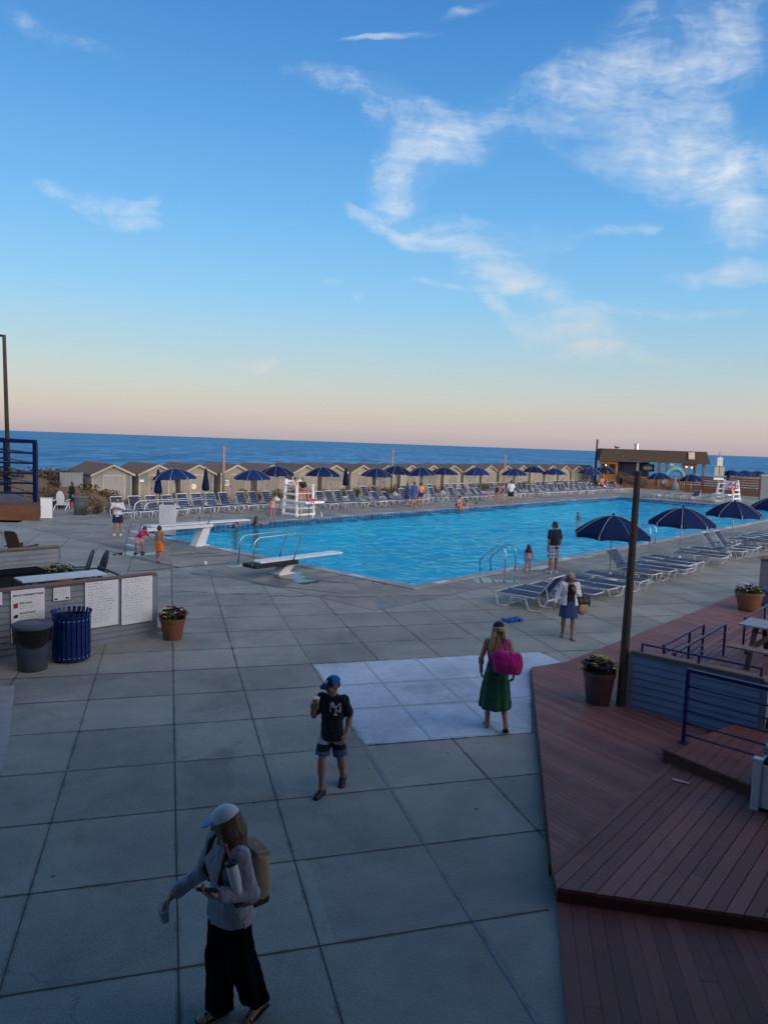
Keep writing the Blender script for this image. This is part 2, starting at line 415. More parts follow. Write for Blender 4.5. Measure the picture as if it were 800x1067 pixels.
# pool water: clear surface over the blue basin
def water_mat(name, tint, s1, s2, bstr, ior=1.33, rough=.03, gcol=(.45, .9, 1.0)):
    m, t, b = newmat(name)
    out = t.n['Material Output']; t.n.remove(b)
    tc = t.new('ShaderNodeTexCoord').outputs['Object']
    na = t.noise(t.mapping(tc, (0, 0, 0), (0, 0, R(20)), (1, 1.7, 1)), s1, 3, .5, .6)
    nb = t.noise(t.mapping(tc, (3, 1, 0), (0, 0, R(-35)), (1.5, 1, 1)), s2, 4, .55, .4)
    h = t.math('ADD', t.math('MULTIPLY', na, 1.0), t.math('MULTIPLY', nb, .5))
    calm = t.maprange(t.noise(tc, .22, 4, .6, .8), .35, .65, .35, 1.25); h = t.math('MULTIPLY', h, calm); nrm = t.bump(h, bstr, .12)
    gl = t.new('ShaderNodeBsdfGlossy'); gl.inputs['Roughness'].default_value = rough; gl.inputs['Color'].default_value = (*gcol, 1); t.link(nrm, gl.inputs['Normal'])
    fr = t.new('ShaderNodeFresnel'); fr.inputs['IOR'].default_value = 1.19; t.link(nrm, fr.inputs['Normal'])
    tr = t.new('ShaderNodeBsdfTransparent'); tr.inputs[0].default_value = (*tint, 1)
    mx = t.new('ShaderNodeMixShader'); t.link(fr.outputs[0], mx.inputs[0]); t.link(tr.outputs[0], mx.inputs[1]); t.link(gl.outputs[0], mx.inputs[2])
    t.link(mx.outputs[0], out.inputs[0])
    return m
NXW, NYW = 420, 150
gu = np.linspace(.013, PL - .013, NXW); gv = np.linspace(.013, PWD - .013, NYW)
GU, GV = np.meshgrid(gu, gv); HZ = np.zeros_like(GU); wrng = np.random.RandomState(4)
for wl, am, n_ in ((2.6, .0085, 7), (1.3, .0060, 9), (.75, .0040, 9)):
    for _ in range(n_):
        th = wrng.uniform(0, 2 * math.pi); k = 2 * math.pi / (wl * wrng.uniform(.75, 1.3))
        HZ += am * np.sin(k * (np.cos(th) * GU + np.sin(th) * GV) + wrng.uniform(0, 6.28))
wx = C0.x + UX.x * GU + VX.x * GV; wy = C0.y + UX.y * GU + VX.y * GV
me = bpy.data.meshes.new('pool_water'); idx = np.arange(NXW * NYW).reshape(NYW, NXW)
fq = np.stack([idx[:-1, :-1], idx[:-1, 1:], idx[1:, 1:], idx[1:, :-1]], -1).reshape(-1, 4)
me.from_pydata(np.stack([wx, wy, HZ * 1.35 - .06], -1).reshape(-1, 3).tolist(), [], fq.tolist()); me.polygons.foreach_set('use_smooth', [True] * len(me.polygons)); me.update()
o = bpy.data.objects.new('pool_water', me); COL.objects.link(o); me.materials.append(water_mat('pool_water', (.80, 1.0, 1.0), 2.6, 6.0, 1.1)); structure(o)

# joints between the slabs: thin recessed-looking strips of filler
def clipstrip(mb, a, bb, wdt, z, ok):
    L = (bb - a).length; n = max(1, int(L / .1)); d = (bb - a) / n; run = None
    side = Vector((-d.y, d.x, 0)).normalized() * wdt / 2
    segs = []
    for i in range(n):
        mid = a + d * (i + .5)
        if ok(mid):
            if run is None: run = i
        elif run is not None: segs.append((run, i)); run = None
    if run is not None: segs.append((run, n))
    for i, j in segs:
        p, q = a + d * i, a + d * j
        zz = Vector((0, 0, z)); mb.add([p - side + zz, q - side + zz, q + side + zz, p + side + zz], [(0, 1, 2, 3)])
def near_ok(p):
    u, v = toUV(p)
    if u > -3.3 and v > -1.5: return False
    if v > 28: return False
    if p.y < 21 and p.x > 2.9 + (13.96 - p.y) * -.16 and p.y < 14: return False
    return True
def dirtmat():
    m, t, b = newmat('joint_dirt'); tc = t.new('ShaderNodeTexCoord').outputs['Object']
    b.inputs['Base Color'].default_value = (.10, .095, .08, 1); b.inputs['Roughness'].default_value = .9
    t.link(t.maprange(t.noise(tc, 2.6, 8, .75), .46, .72, 0, .42), b.inputs['Alpha']); return m
M_dirt = dirtmat(); bd = MB()
qs = [-1.22 - 1.33 * k for k in range(1, 26)][::-1] + [-1.22, .105, 1.27, 2.69, 4.03] + [4.03 + 1.33 * k for k in range(1, 30)]
ps = [5.83 + 1.325 * k for k in range(-4, 34)]
b, bl = MB(), MB()
jr = random.Random(3)
for i, q in enumerate(qs):
    if abs(q - 2.69) < .01: clipstrip(bl, QP(q, 4), QP(q, 22.5), .032, .004, near_ok)
    clipstrip(bd, QP(q, 3), QP(q, 34), .06, .0022, near_ok)
    if abs(q - 2.69) > .01: clipstrip(b, QP(q, 1), QP(q, 50), .010 + .006 * jr.random(), .003, near_ok)
for i, p in enumerate(ps):
    if abs(p - 9.805) < .02: clipstrip(bl, QP(-18, p), QP(2.6, p), .028, .006, near_ok); clipstrip(b, QP(2.75, p), QP(40, p), .011, .0045, near_ok)
    clipstrip(bd, QP(-14, p), QP(20, p), .06, .0026, near_ok)
    if abs(p - 9.805) > .02: clipstrip(b, QP(-32, p), QP(42, p), .010 + .006 * jr.random(), .0045, near_ok)
def pool_ok(p):
    u, v = toUV(p)
    return not (-.4 < u < PL + .4 and -.4 < v < PWD + .4)
for u in [-3.3] + [1.0 + 3 * k for k in range(19)]: clipstrip(b, U(u, -1.5), U(u, PWD + 6.6), .02, .003, pool_ok)
for v in [-1.5, 2.6, 6.6, 10.6, 14.6, 18.9, PWD + 6.6]: clipstrip(b, U(-3.3, v), U(PL + 7, v), .02, .0045, pool_ok)
structure(bd.build('joint_dirt', M_dirt)); structure(b.build('slab_joints', M_joint)); structure(bl.build('slab_sealant', M_seal))
# newer, paler square of concrete
b = MB()
pp = [(-1.27, 13.93), (3.41, 15.38), (3.72, 14.58), (2.93, 13.9), (2.35, 10.88), (-.16, 10.2)]
b.add([(x, y, .007) for x, y in pp], [tuple(range(len(pp)))][0:1]); 
b.f = [tuple(reversed(f)) for f in b.f]
structure(b.build('pale_paving', M_patch))
b = MB()
def inpatch(p):
    n = len(pp); c = False
    for i in range(n):
        (x1, y1), (x2, y2) = pp[i], pp[(i + 1) % n]
        if (y1 > p.y) != (y2 > p.y) and p.x < (x2 - x1) * (p.y - y1) / (y2 - y1) + x1: c = not c
    return c
for q in (3.72, 4.80): clipstrip(b, QP(q, 9), QP(q, 15), .03, .011, inpatch)
for p in (11.25, 12.42): clipstrip(b, QP(0, p), QP(9, p), .03, .0125, inpatch)
bd2 = MB()
for i in range(len(pp)): clipstrip(bd2, Vector((*pp[i], 0)), Vector((*pp[(i + 1) % len(pp)], 0)), .10, .0095, lambda p: True)
structure(bd2.build('joint_dirt', M_dirt)); structure(b.build('pale_paving_joints', mat('joint_pale', (.42, .44, .46), .7, .2)))

# puddles by the diving boards
m, t, bs = newmat('puddle_water')
bs.inputs['Base Color'].default_value = (.05, .05, .05, 1); bs.inputs['Roughness'].default_value = .04; bs.inputs['IOR'].default_value = 1.33
M_puddle = m
def puddle(c, rx, ry, seed, ang=UA):
    r = random.Random(seed); n = 28; ph = [r.uniform(0, 6.28) for _ in range(4)]
    pts = []
    for i in range(n):
        a = 2 * math.pi * i / n
        k = 1 + .22 * math.sin(2 * a + ph[0]) + .16 * math.sin(3 * a + ph[1]) + .1 * math.sin(5 * a + ph[2])
        q = Matrix.Rotation(ang, 3, 'Z') @ Vector((rx * k * math.cos(a), ry * k * math.sin(a), 0))
        pts.append(c + q + Vector((0, 0, .008)))
    mb = MB(); mb.add(pts, [tuple(range(n))]); structure(mb.build('puddle', M_puddle))
for i, (px, py, rx, ry) in enumerate([(131, 577, .55, .3), (150, 578, .5, .25), (302, 600, .55, .55), (318, 606, .3, .5), (250, 590, .4, .3), (405, 607, .5, .5),
                                       (505, 605, .6, .35), (560, 592, .7, .3), (610, 580, .5, .3), (530, 606, .3, .3)]):
    puddle(P(px, py), rx, ry, i)

# ------------------------------------------------------------------ land, beach and sea beyond
M_sand = mat('sand', (.15, .11, .065), .95, .25, .5, .3, 30)
b = MB()
def vstep(vs, zs):
    for i in range(len(vs) - 1):
        b.add([U(-900, vs[i], zs[i]), U(1200, vs[i], zs[i]), U(1200, vs[i + 1], zs[i + 1]), U(-900, vs[i + 1], zs[i + 1])], [(0, 1, 2, 3)])
vstep([-600, 31.2, 33, 40, 60, 120], [-2.2, -2.2, -.25, -.6, -3.2, -6.5])
structure(b.build('beach', M_sand))
m, t, bs = newmat('sea_water')
tc = t.new('ShaderNodeTexCoord').outputs['Object']
rot = t.mapping(tc, (0, 0, 0), (0, 0, -UA), (.35, 1, 1))
n1 = t.noise(rot, .09, 6, .62, .3); n2 = t.noise(rot, .45, 5, .6, .3)
big = t.noise(rot, .012, 4, .5)
c = t.mix(t.maprange(big, .35, .65, 0, 1), (.07, .25, .41), (.115, .335, .52))
n4 = t.noise(t.mapping(tc, (0, 0, 0), (0, 0, 0), (.30, .05, 1)), 1.0, 5, .6, .2); n5 = t.noise(t.mapping(tc, (50, 9, 0), (0, 0, 0), (.09, .012, 1)), 1.0, 5, .6, .2)
c = t.mix(t.maprange(t.math('ADD', t.math('MULTIPLY', n4, .5), t.math('MULTIPLY', n5, .5)), .40, .60, .55, 0), c, (.03, .15, .30))
c = t.mix(t.maprange(t.math('ADD', t.math('MULTIPLY', n4, .6), t.math('MULTIPLY', n5, .4)), .50, .64, 0, .6), c, (.20, .48, .72))
c = t.mix(t.maprange(t.math('ADD', t.math('MULTIPLY', n1, .5), t.math('MULTIPLY', n2, .5)), .50, .62, 0, .75), c, (.22, .52, .80))
t.link(c, bs.inputs['Base Color']); bs.inputs['Roughness'].default_value = .6; bs.inputs['IOR'].default_value = 1.06; bs.inputs['Specular IOR Level'].default_value = .08  # sky reflection on the waves is painted into the base colour, gloss nearly off
t.link(t.bump(t.math('ADD', n1, t.math('MULTIPLY', n2, .25)), .9, 4.0), bs.inputs['Normal'])
b = MB()
b.add([U(-30000, 60, -4.6), U(30000, 60, -4.6), U(30000, 30000, -4.6), U(-30000, 30000, -4.6)], [(0, 1, 2, 3)])
structure(b.build('sea', m))
# dune at the left, behind the huts
b = MB(); NX, NY = 60, 26
dr = random.Random(5)
def dune_z(u, v):
    e = max(0, min(1, (8.5 - u) / 5.0)) * max(0, min(1, (v - 27.2) / 3.5)) * max(0, min(1, (47 - v) / 7.0))
    return -.15 + e * (1.75 + .4 * math.sin(u * .45 + 1) * math.sin(v * .3) + .18 * math.sin(u * 1.7) + .12 * math.sin(v * 2.1 + u))
vs = []
for j in range(NY + 1):
    for i in range(NX + 1):
        u, v = -45 + i * 54 / NX, 26.8 + j * 20.4 / NY
        vs.append(U(u, v, dune_z(u, v) + dr.uniform(-.05, .05)))
b.add(vs, [(j * (NX + 1) + i, j * (NX + 1) + i + 1, (j + 1) * (NX + 1) + i + 1, (j + 1) * (NX + 1) + i) for j in range(NY) for i in range(NX)])
structure(b.build('dune', M_sand, smooth=True))
# scrub on the dune
def leafcloud(mb, c, rad, n, size, r, flat=.6):
    for _ in range(n):
        d = Vector((r.gauss(0, 1), r.gauss(0, 1), r.gauss(0, 1)))
        if d.length < 1e-3: continue
        d.normalize(); k = r.random() ** .45
        p = c + Vector((d.x * rad[0], d.y * rad[1], d.z * rad[2])) * k
        a = Vector((r.gauss(0, 1), r.gauss(0, 1), r.gauss(0, flat))).normalized() * size * r.uniform(.6, 1.4)
        bb = a.cross(Vector((r.gauss(0, 1), r.gauss(0, 1), r.gauss(0, 1)))).normalized() * size * r.uniform(.25, .55)
        mb.add([p - a, p + bb, p + a, p - bb], [(0, 1, 2, 3)])
def leafmat(name, c1, c2, rough=.7):
    m, t, b = newmat(name)
    g = t.new('ShaderNodeNewGeometry').outputs['Random Per Island']
    t.link(t.mix(g, c1, c2), b.inputs['Base Color']); b.inputs['Roughness'].default_value = rough; b.inputs['Specular IOR Level'].default_value = .2
    return m
M_scrub = leafmat('dune_scrub', (.05, .035, .02), (.17, .125, .07))
b = MB(); r = random.Random(11)
for _ in range(700):
    u, v = r.uniform(-32, 7.2), r.uniform(27.6, 38)
    z = dune_z(u, v); k = r.uniform(.5, 1.3)
    if z < .15: continue
    leafcloud(b, U(u, v, z + .08), (.75 * k, .75 * k, .38 * k), 60, .13, r)
o = b.build('dune_scrub', M_scrub); o['kind'] = 'stuff'

# ------------------------------------------------------------------ red timber decks at the right
M_red = leafmat('red_deck_boards', (.135, .052, .040), (.185, .072, .056), .62)
def redwood(name, c, bscale=1.0):
    m, t, b = newmat(name)
    g = t.new('ShaderNodeNewGeometry').outputs['Random Per Island']
    tc = t.new('ShaderNodeTexCoord').outputs['Object']
    n = t.noise(tc, 5, 6, .65); n2 = t.noise(tc, .8, 5, .6, .6); n3 = t.noise(tc, 70, 3, .6)
    k = t.math('ADD', t.math('MULTIPLY', g, .42), t.math('ADD', t.math('MULTIPLY', n, .35), t.math('MULTIPLY', n2, .5)))
    col = t.mix(t.maprange(k, .35, .95, 0, 1), tuple(x * .68 for x in c), tuple(min(.9, x * 1.25) for x in c))
    worn = t.noise(tc, 2.2, 8, .75, .8)
    col = t.mix(t.maprange(worn, .62, .75, 0, .35), col, (.20, .15, .13))
    t.link(col, b.inputs['Base Color']); t.link(t.maprange(n, .3, .7, .45, .75), b.inputs['Roughness'])
    b.inputs['Specular IOR Level'].default_value = .35
    t.link(t.bump(t.math('ADD', n3, n), .35, .006), b.inputs['Normal'])
    return m
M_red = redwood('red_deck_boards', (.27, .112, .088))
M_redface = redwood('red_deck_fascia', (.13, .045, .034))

def clip_poly(poly, a, n):
    """keep the side of the line through a with normal n where (p-a).n >= 0"""
    out = []; k = len(poly)
    for i in range(k):
        p, q = poly[i], poly[(i + 1) % k]
        dp, dq = (p - a).dot(n), (q - a).dot(n)
        if dp >= 0: out.append(p)
        if (dp >= 0) != (dq >= 0): out.append(p + (q - p) * (dp / (dp - dq)))
    return out
def planks(poly, ang, w_, gap, zf, th, wild=0.0, seed=1):
    """boards of width w_ running along ang, cut to a convex outline"""
    r = random.Random(seed)
    d = Vector((math.cos(ang), math.sin(ang), 0)); n = Vector((-d.y, d.x, 0))
    P3 = [Vector((x, y, 0)) for x, y in poly]
    ts = [p.dot(n) for p in P3]; t0, t1 = min(ts), max(ts); mb = MB()
    tt = t0
    while tt < t1:
        a, c = tt + gap / 2, tt + w_ - gap / 2
        q = clip_poly(P3, n * a, n); q = clip_poly(q, n * c, -n) if len(q) > 2 else q
        if len(q) > 2:
            # butt joints along the board
            ss = [p.dot(d) for p in q]; s0, s1 = min(ss), max(ss); cuts = [s0 - 1]; s = s0 + r.uniform(.6, 3.6)
            while s < s1: cuts.append(s); s += 3.6
            cuts.append(s1 + 1)
            for i in range(len(cuts) - 1):
                g = clip_poly(q, d * (cuts[i] + .002), d); g = clip_poly(g, d * (cuts[i + 1] - .002), -d) if len(g) > 2 else g
                if len(g) > 2:
                    dz = r.uniform(-wild, wild)
                    mb.prism([(p.x, p.y) for p in g], lambda x, y: zf(x, y) - th, lambda x, y, dz=dz: zf(x, y) + dz)
        tt += w_
    return mb
def zA(x, y): return max(.03, .03 + .14 * (19.4 - y) / 12.4)
E1, E2 = Vector((2.95, 13.96, 0)), Vector((1.83, 7.25, 0))
SP0, SP1 = Vector((1.80, 7.02, 0)), Vector((4.35, 10.1, 0))
# far, finely boarded walk that slopes up to the broad-boarded deck
polyA1 = [(2.95, 13.96), (1.83, 7.25), (1.80, 7.04), (3.9, 9.6), (5.2, 11.2), (7.8, 14.3), (9.4, 16.0), (6.74, 19.39)]
polyA = [(2.95, 13.96), (1.80, 7.04), (7.6, 13.95), (30, 39), (23.7, 36.9), (3.76, 14.45)]
o = planks(polyA, R(-57.5), .092, .005, zA, .03, .001, 3).build('boardwalk', M_red); structure(o)
# base under the boards so that the gaps read dark
def slab(name, poly, z0, z1, m): 
    mb = MB(); mb.prism(poly, z0, z1); return structure(mb.build(name, m))
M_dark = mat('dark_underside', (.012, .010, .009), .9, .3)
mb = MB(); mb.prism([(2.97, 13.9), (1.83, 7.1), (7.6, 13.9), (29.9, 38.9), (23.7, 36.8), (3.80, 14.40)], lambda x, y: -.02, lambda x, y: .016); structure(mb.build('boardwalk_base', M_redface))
polyB = [(1.79, 7.03), (1.76, 6.64), (6.4, 5.75), (6.4, 8.6), (4.75, 10.55)]
o = planks(polyB, R(50.3), .142, .010, lambda x, y: .172, .035, .002, 5).build('broad_board_deck', M_red); structure(o)
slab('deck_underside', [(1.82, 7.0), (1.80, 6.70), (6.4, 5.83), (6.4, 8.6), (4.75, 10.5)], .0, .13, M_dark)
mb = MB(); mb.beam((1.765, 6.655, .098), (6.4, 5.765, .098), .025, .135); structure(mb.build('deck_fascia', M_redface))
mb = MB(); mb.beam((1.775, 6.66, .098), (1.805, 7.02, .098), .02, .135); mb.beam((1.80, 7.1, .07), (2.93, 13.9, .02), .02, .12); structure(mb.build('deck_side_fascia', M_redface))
polyC = [(1.78, 6.72), (1.40, 4.6), (1.2, 3.4), (7, 2.3), (7, 5.75)]
o = planks(polyC, R(-99.8), .139, .004, lambda x, y: .034, .03, .001, 6).build('lower_deck', redwood('lower_deck_boards', (.225, .084, .064))); structure(o)
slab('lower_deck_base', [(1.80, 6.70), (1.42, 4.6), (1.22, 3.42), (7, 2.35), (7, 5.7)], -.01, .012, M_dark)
# raised step with the blue railing on it
stepP = [(3.86, 9.66), (4.72, 8.38), (6.5, 7.0), (7.5, 9.3), (5.62, 10.86)]
o = planks(stepP, R(50.3), .142, .008, lambda x, y: .33, .03, .001, 8).build('deck_step', redwood('step_boards', (.22, .082, .062))); structure(o)
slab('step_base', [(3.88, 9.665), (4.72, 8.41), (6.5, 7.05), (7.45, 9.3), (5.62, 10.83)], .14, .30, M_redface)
# raised terrace behind the blue wall
terr = [(4.16, 11.86), (5.60, 10.62), (9.5, 7.8), (14, 13.6), (8.9, 17.6), (7.55, 16.0), (5.0, 12.9)]
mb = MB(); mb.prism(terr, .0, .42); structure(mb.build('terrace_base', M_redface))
o = planks([(4.16, 11.88), (5.60, 10.66), (9.5, 7.8), (14, 13.6), (8.9, 17.6)], R(50.3), .142, .008, lambda x, y: .455, .03, .001, 4).build('terrace_boards', redwood('terrace_boards', (.27, .10, .076))); structure(o)

# wet drips and stained edges on the pool-side concrete, and an old paint patch at the left
m, t, bs = newmat('wet_concrete'); tc = t.new('ShaderNodeTexCoord').outputs['Object']
t.link(t.mix(t.noise(tc, 9, 5, .6), (.085, .08, .075), (.15, .14, .13)), bs.inputs['Base Color']); bs.inputs['Roughness'].default_value = .45
M_wet = m
def blotch(c, rx, ry, seed, ang, z=.0062, m_=None, name='wet_mark'):
    r = random.Random(seed); n = 22; ph = [r.uniform(0, 6.28) for _ in range(4)]; pts = []
    for i in range(n):
        a = 2 * math.pi * i / n; k = 1 + .25 * math.sin(2 * a + ph[0]) + .2 * math.sin(3 * a + ph[1]) + .15 * math.sin(5 * a + ph[2])
        pts.append(c + Matrix.Rotation(ang, 3, 'Z') @ Vector((rx * k * math.cos(a), ry * k * math.sin(a), 0)) + Vector((0, 0, z)))
    mb = MB(); mb.add(pts, [tuple(range(n))]); structure(mb.build(name, m_ or M_wet))
wr0 = random.Random(13)
for i in range(15):
    f = i / 14; px, py = 192 + 270 * f, 617 + 12 * f - 8 * f * f; blotch(P(px, py + wr0.uniform(-1, 1)), wr0.uniform(.10, .34), wr0.uniform(.03, .07), 100 + i, R(wr0.uniform(-12, 25)))
for i, (px, py, rx, ry) in enumerate([(150, 583, 2.2, .12), (190, 591, 1.7, .10), (225, 600, 1.2, .09), (262, 606, .9, .10), (240, 578, 1.3, .10), (330, 604, 1.0, .12), (120, 569, 1.4, .16), (205, 577, .9, .14), (300, 612, 1.2, .07)]): blotch(P(px, py), rx, ry, 200 + i, R(138 if i % 3 == 0 else 40 if i % 3 == 1 else 160))
mb = MB(); pts = [P(-60, 716), P(16, 715), P(13, 742), P(9, 775), P(3, 803), P(-60, 815)]; mb.add([p + Vector((0, 0, .0075)) for p in pts], [tuple(range(6))][::-1]); mb.f = [f[::-1] for f in mb.f]; structure(mb.build('pale_paving', mat('worn_paint', (.42, .42, .40), .8, .25, 3, dirt=.3)))
# ------------------------------------------------------------------ materials of the furniture
M_side = mat('grey_clapboard', (.25, .285, .325), .6, .12, 3, .2, 40, dirt=.25)
M_sideb = mat('blue_clapboard', (.20, .30, .44), .6, .12, 3, .2, 40, dirt=.2)
M_trim = mat('grey_trim', (.20, .24, .28), .55, .1, 4, dirt=.2)
M_cap = mat('brown_cap', (.22, .125, .10), .6, .25, 6, .3, 30, dirt=.2)
M_blue = mat('blue_rail_paint', (.010, .020, .105), .35, .2, 8, .1, 60)
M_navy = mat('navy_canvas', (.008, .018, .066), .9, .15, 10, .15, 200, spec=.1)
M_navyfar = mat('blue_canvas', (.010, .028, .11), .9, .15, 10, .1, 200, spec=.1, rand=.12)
M_white = mat('white_paint', (.74, .75, .76), .4, .08, 4, dirt=.15)
M_whiteplastic = mat('white_resin', (.70, .72, .74), .35, .08, 4, .05, 30, dirt=.12)
M_strap = mat('navy_straps', (.016, .032, .085), .5, .2, 12, rand=.15)
M_steel = mat('stainless', (.55, .57, .60), .25, .1, 8, metal=1.0)
M_alu = mat('umbrella_pole', (.42, .44, .47), .4, .1, 8, metal=.6)
M_wood = mat('weathered_post', (.075, .058, .046), .85, .4, 5, .6, 40)
M_brown = mat('brown_timber', (.20, .095, .05), .65, .3, 5, .3, 30, dirt=.2)
M_purp = mat('grey_brown_boards', (.23, .175, .16), .7, .25, 5, .3, 30)
M_black = mat('black_metal', (.014, .014, .016), .5, .3, 8)
M_blackbag = mat('black_bag', (.012, .012, .014), .25, .3, 8, .6, 12)
M_bin = mat('grey_bin', (.075, .10, .135), .5, .15, 5, dirt=.2)
M_lid = mat('grey_lid', (.095, .12, .155), .45, .15, 5, dirt=.2)
M_bluebin = mat('royal_blue_slats', (.008, .030, .175), .3, .12, 8)
M_terra = mat('terracotta', (.25, .098, .058), .75, .2, 6, .25, 30, dirt=.25)
M_plum = mat('plum_pot', (.115, .062, .068), .5, .2, 6, .1, 30)
M_shingle = mat('brown_shingle', (.165, .118, .085), .9, .35, 7, .7, 14, rand=.08)
M_hut = mat('hut_siding', (.275, .26, .222), .75, .14, 3, .2, 30, dirt=.2, rand=.05)
M_hutdoor = mat('hut_door', (.25, .235, .21), .6, .15, 4, dirt=.15)
M_huttrim = mat('hut_trim', (.40, .365, .30), .6, .1, 4)
M_hutgrey = mat('hut_grey', (.20, .215, .235), .7, .15, 4, dirt=.2)
M_leafg = leafmat('flower_leaves', (.022, .05, .014), (.06, .11, .03))
M_sign = mat('sign_white', (.80, .81, .82), .45, .05, 3)
M_ink = mat('sign_ink', (.03, .035, .06), .7, .2, 20)
M_orange = mat('orange_timber', (.32, .15, .05), .6, .3, 5, .3, 20)
M_navywall = mat('navy_wall', (.018, .022, .055), .7, .3, 4)

def aim(a, b): return math.atan2(b[1] - a[1], b[0] - a[0])
def siding(mb, a, b, z0, z1, n, lap=.118, core=.05):
    """overlapping clapboards on the n side of the line a-b"""
    a, b, n = Vector(a), Vector(b), Vector(n).normalized(); a.z = b.z = 0; z = z0
    d = (b - a).normalized()
    while z < z1 - .01:
        zt = min(z + lap, z1); Z0, Z1 = Vector((0, 0, z)), Vector((0, 0, zt))
        o, i = n * .024, n * .006
        vs = [a + o + Z0, b + o + Z0, b + i + Z1, a + i + Z1, a - n * core + Z0, b - n * core + Z0, b - n * core + Z1, a - n * core + Z1]
        mb.add(vs, [(0, 1, 2, 3), (5, 4, 7, 6), (4, 5, 1, 0), (3, 2, 6, 7), (1, 5, 6, 2), (4, 0, 3, 7)])
        z = zt
def low_wall(name, label, a, b, n, z0, z1, ms, cat='wall', cap=.2, posts=(0, 1), both=True):
    a, b, n = Vector((*a, 0)), Vector((*b, 0)), Vector((*n, 0)).normalized()
    t = empty(name, (a.x, a.y, z0), 0, label, cat); inv = Matrix.Translation((-a.x, -a.y, -z0)); d = (b - a).normalized()
    m = MB(); siding(m, a, b, z0, z1, n)
    if both: siding(m, b - n * .1, a - n * .1, z0, z1, -n)
    m.xform(inv).build('clapboards', ms, t)
    m = MB()
    m.beam(a - n * .05 - d * .05 + Vector((0, 0, z1 + .022)), b - n * .05 + d * .05 + Vector((0, 0, z1 + .022)), cap, .045)
    m.xform(inv).build('cap', M_cap, t, bevel=.006)
    for k in posts:
        m = MB(); e = (a, b)[k]
        m.beam(e - n * .05 + Vector((0, 0, z0)), e - n * .05 + Vector((0, 0, z1 - .003)), .19, .11, up=n)
        m.xform(inv).build('corner_post', M_trim, t)
    return t

N45 = Vector((UX.y, -UX.x, 0))     # = -VX : faces right and towards the house
# ---- counter walls at the left
fwB = Vector((-4.88, 15.64, 0)); fwd_ = Vector((2.16, 2.23, 0)).normalized(); fwN = Vector((fwd_.y, -fwd_.x, 0)); fwA = fwB - fwd_ * 7.5
low_wall('counter_wall', 'grey clapboard counter wall with brown cap carrying the white notice boards', fwA[:2], fwB[:2], fwN[:2], 0, 1.32, M_side, posts=(1,))
w2B = Vector((-8.44, 19.01, 0)); w2A = w2B - fwd_ * 5
low_wall('counter_wall', 'grey clapboard wall behind the front counter wall, black cabinet before it', w2A[:2], w2B[:2], fwN[:2], 0, 1.32, M_side, posts=(1,))
sA = Vector((-11.0, 21.1, 0))
low_wall('counter_wall', 'short grey clapboard wall end at the left edge below the upper deck', (sA - fwd_ * 2)[:2], sA[:2], fwN[:2], 0, 1.35, M_side, posts=(1,))
# white counter shelf behind the front wall
c0, c1 = P(24, 606.5, 1.3), P(112, 598, 1.3)
t = empty('serving_counter', (c0.x, c0.y, 0), aim(c0, c1), 'long white serving shelf just behind the front counter wall', 'counter')
L = (c1 - c0).length
m = MB(); m.box((L / 2, .28, 1.29), (L, .56, .04)); m.build('top', M_whiteplastic, t, bevel=.006)
for x in (.25, L - .25):
    for y in (.07, .48): m = MB(); m.box((x, y, .633), (.06, .06, 1.266)); m.build('leg', M_trim, t)
# black cabinet
g0 = P(43, 592, 1.1)
t = empty('outdoor_cabinet', (g0.x, g0.y, 0), aim((0, 0), fwd_), 'long black outdoor cabinet standing between the two grey walls', 'cabinet')
m = MB(); m.box((-1.5, 0, .56), (3.0, .62, .96)); m.box((-1.5, 0, .04), (2.9, .54, .08)); m.build('body', M_black, t, bevel=.01)
m = MB(); m.box((-1.5, 0, 1.07), (3.08, .70, .05)); m.build('top', mat('matt_black', (.010, .010, .013), .95, .3, 8, spec=.05), t, bevel=.01)
for x in (-.4, -1.12, -1.86, -2.6): m = MB(); m.box((x, -.318, .55), (.66, .02, .82)); d_ = m.build('door', M_black, t); m = MB(); m.tube([(x + .22, -.345, .5), (x + .22, -.345, .68)], .012, 6); m.build('handle', M_steel, d_)

def adirondack(loc, rz, m, label, back='oval', group=None):
    t = empty('lawn_chair', loc, rz, label, 'chair', group)
    b = MB()
    for k in range(6): b.beam((-.29, -.30 + k * .11, .40 - k * .022), (.29, -.30 + k * .11, .40 - k * .022), .10, .025)
    b.build('seat', m, t)
    b = MB(); tilt = R(18)
    n = 22
    if back == 'oval':
        pts = [(.22 * math.cos(2 * math.pi * k / n), .42 * math.sin(2 * math.pi * k / n)) for k in range(n)]
    else: pts = [(-.27, -.4), (.27, -.4), (.27, .32), (.18, .40), (-.18, .40), (-.27, .32)]
    M_ = Matrix.Translation((0, .36, .68)) @ Matrix.Rotation(R(90) - tilt, 4, 'X')
    q = MB(); q.prism(pts, -.02, .02); q.xform(M_); b.add(q.v, q.f)
    b.build('backrest', m, t, bevel=.006)
    for s in (-1, 1):
        b = MB(); b.beam((s * .34, -.34, .56), (s * .34, .42, .53), .12, .028); b.build('arm', m, t)
        b = MB(); b.beam((s * .31, -.30, 0), (s * .31, -.30, .545), .09, .03); b.build('leg', m, t)
        b = MB(); b.beam((s * .31, -.22, .36), (s * .31, .62, .02), .03, .12); b.build('leg', m, t)
    return t
M_dkchair = mat('dark_slate_plastic', (.035, .04, .055), .5, .2, 5)
p = P(88, 598, .42); adirondack((p.x - .25, p.y, 0), R(-58), M_dkchair, 'dark oval-backed lawn chair behind the white shelf, left and larger of the two', group='oval-backed lawn chairs')
p = P(104, 599, .42); adirondack((p.x - .22, p.y - .1, 0), R(-48), M_dkchair, 'dark oval-backed lawn chair behind the white shelf, beside the sloping black handrail', group='oval-backed lawn chairs')
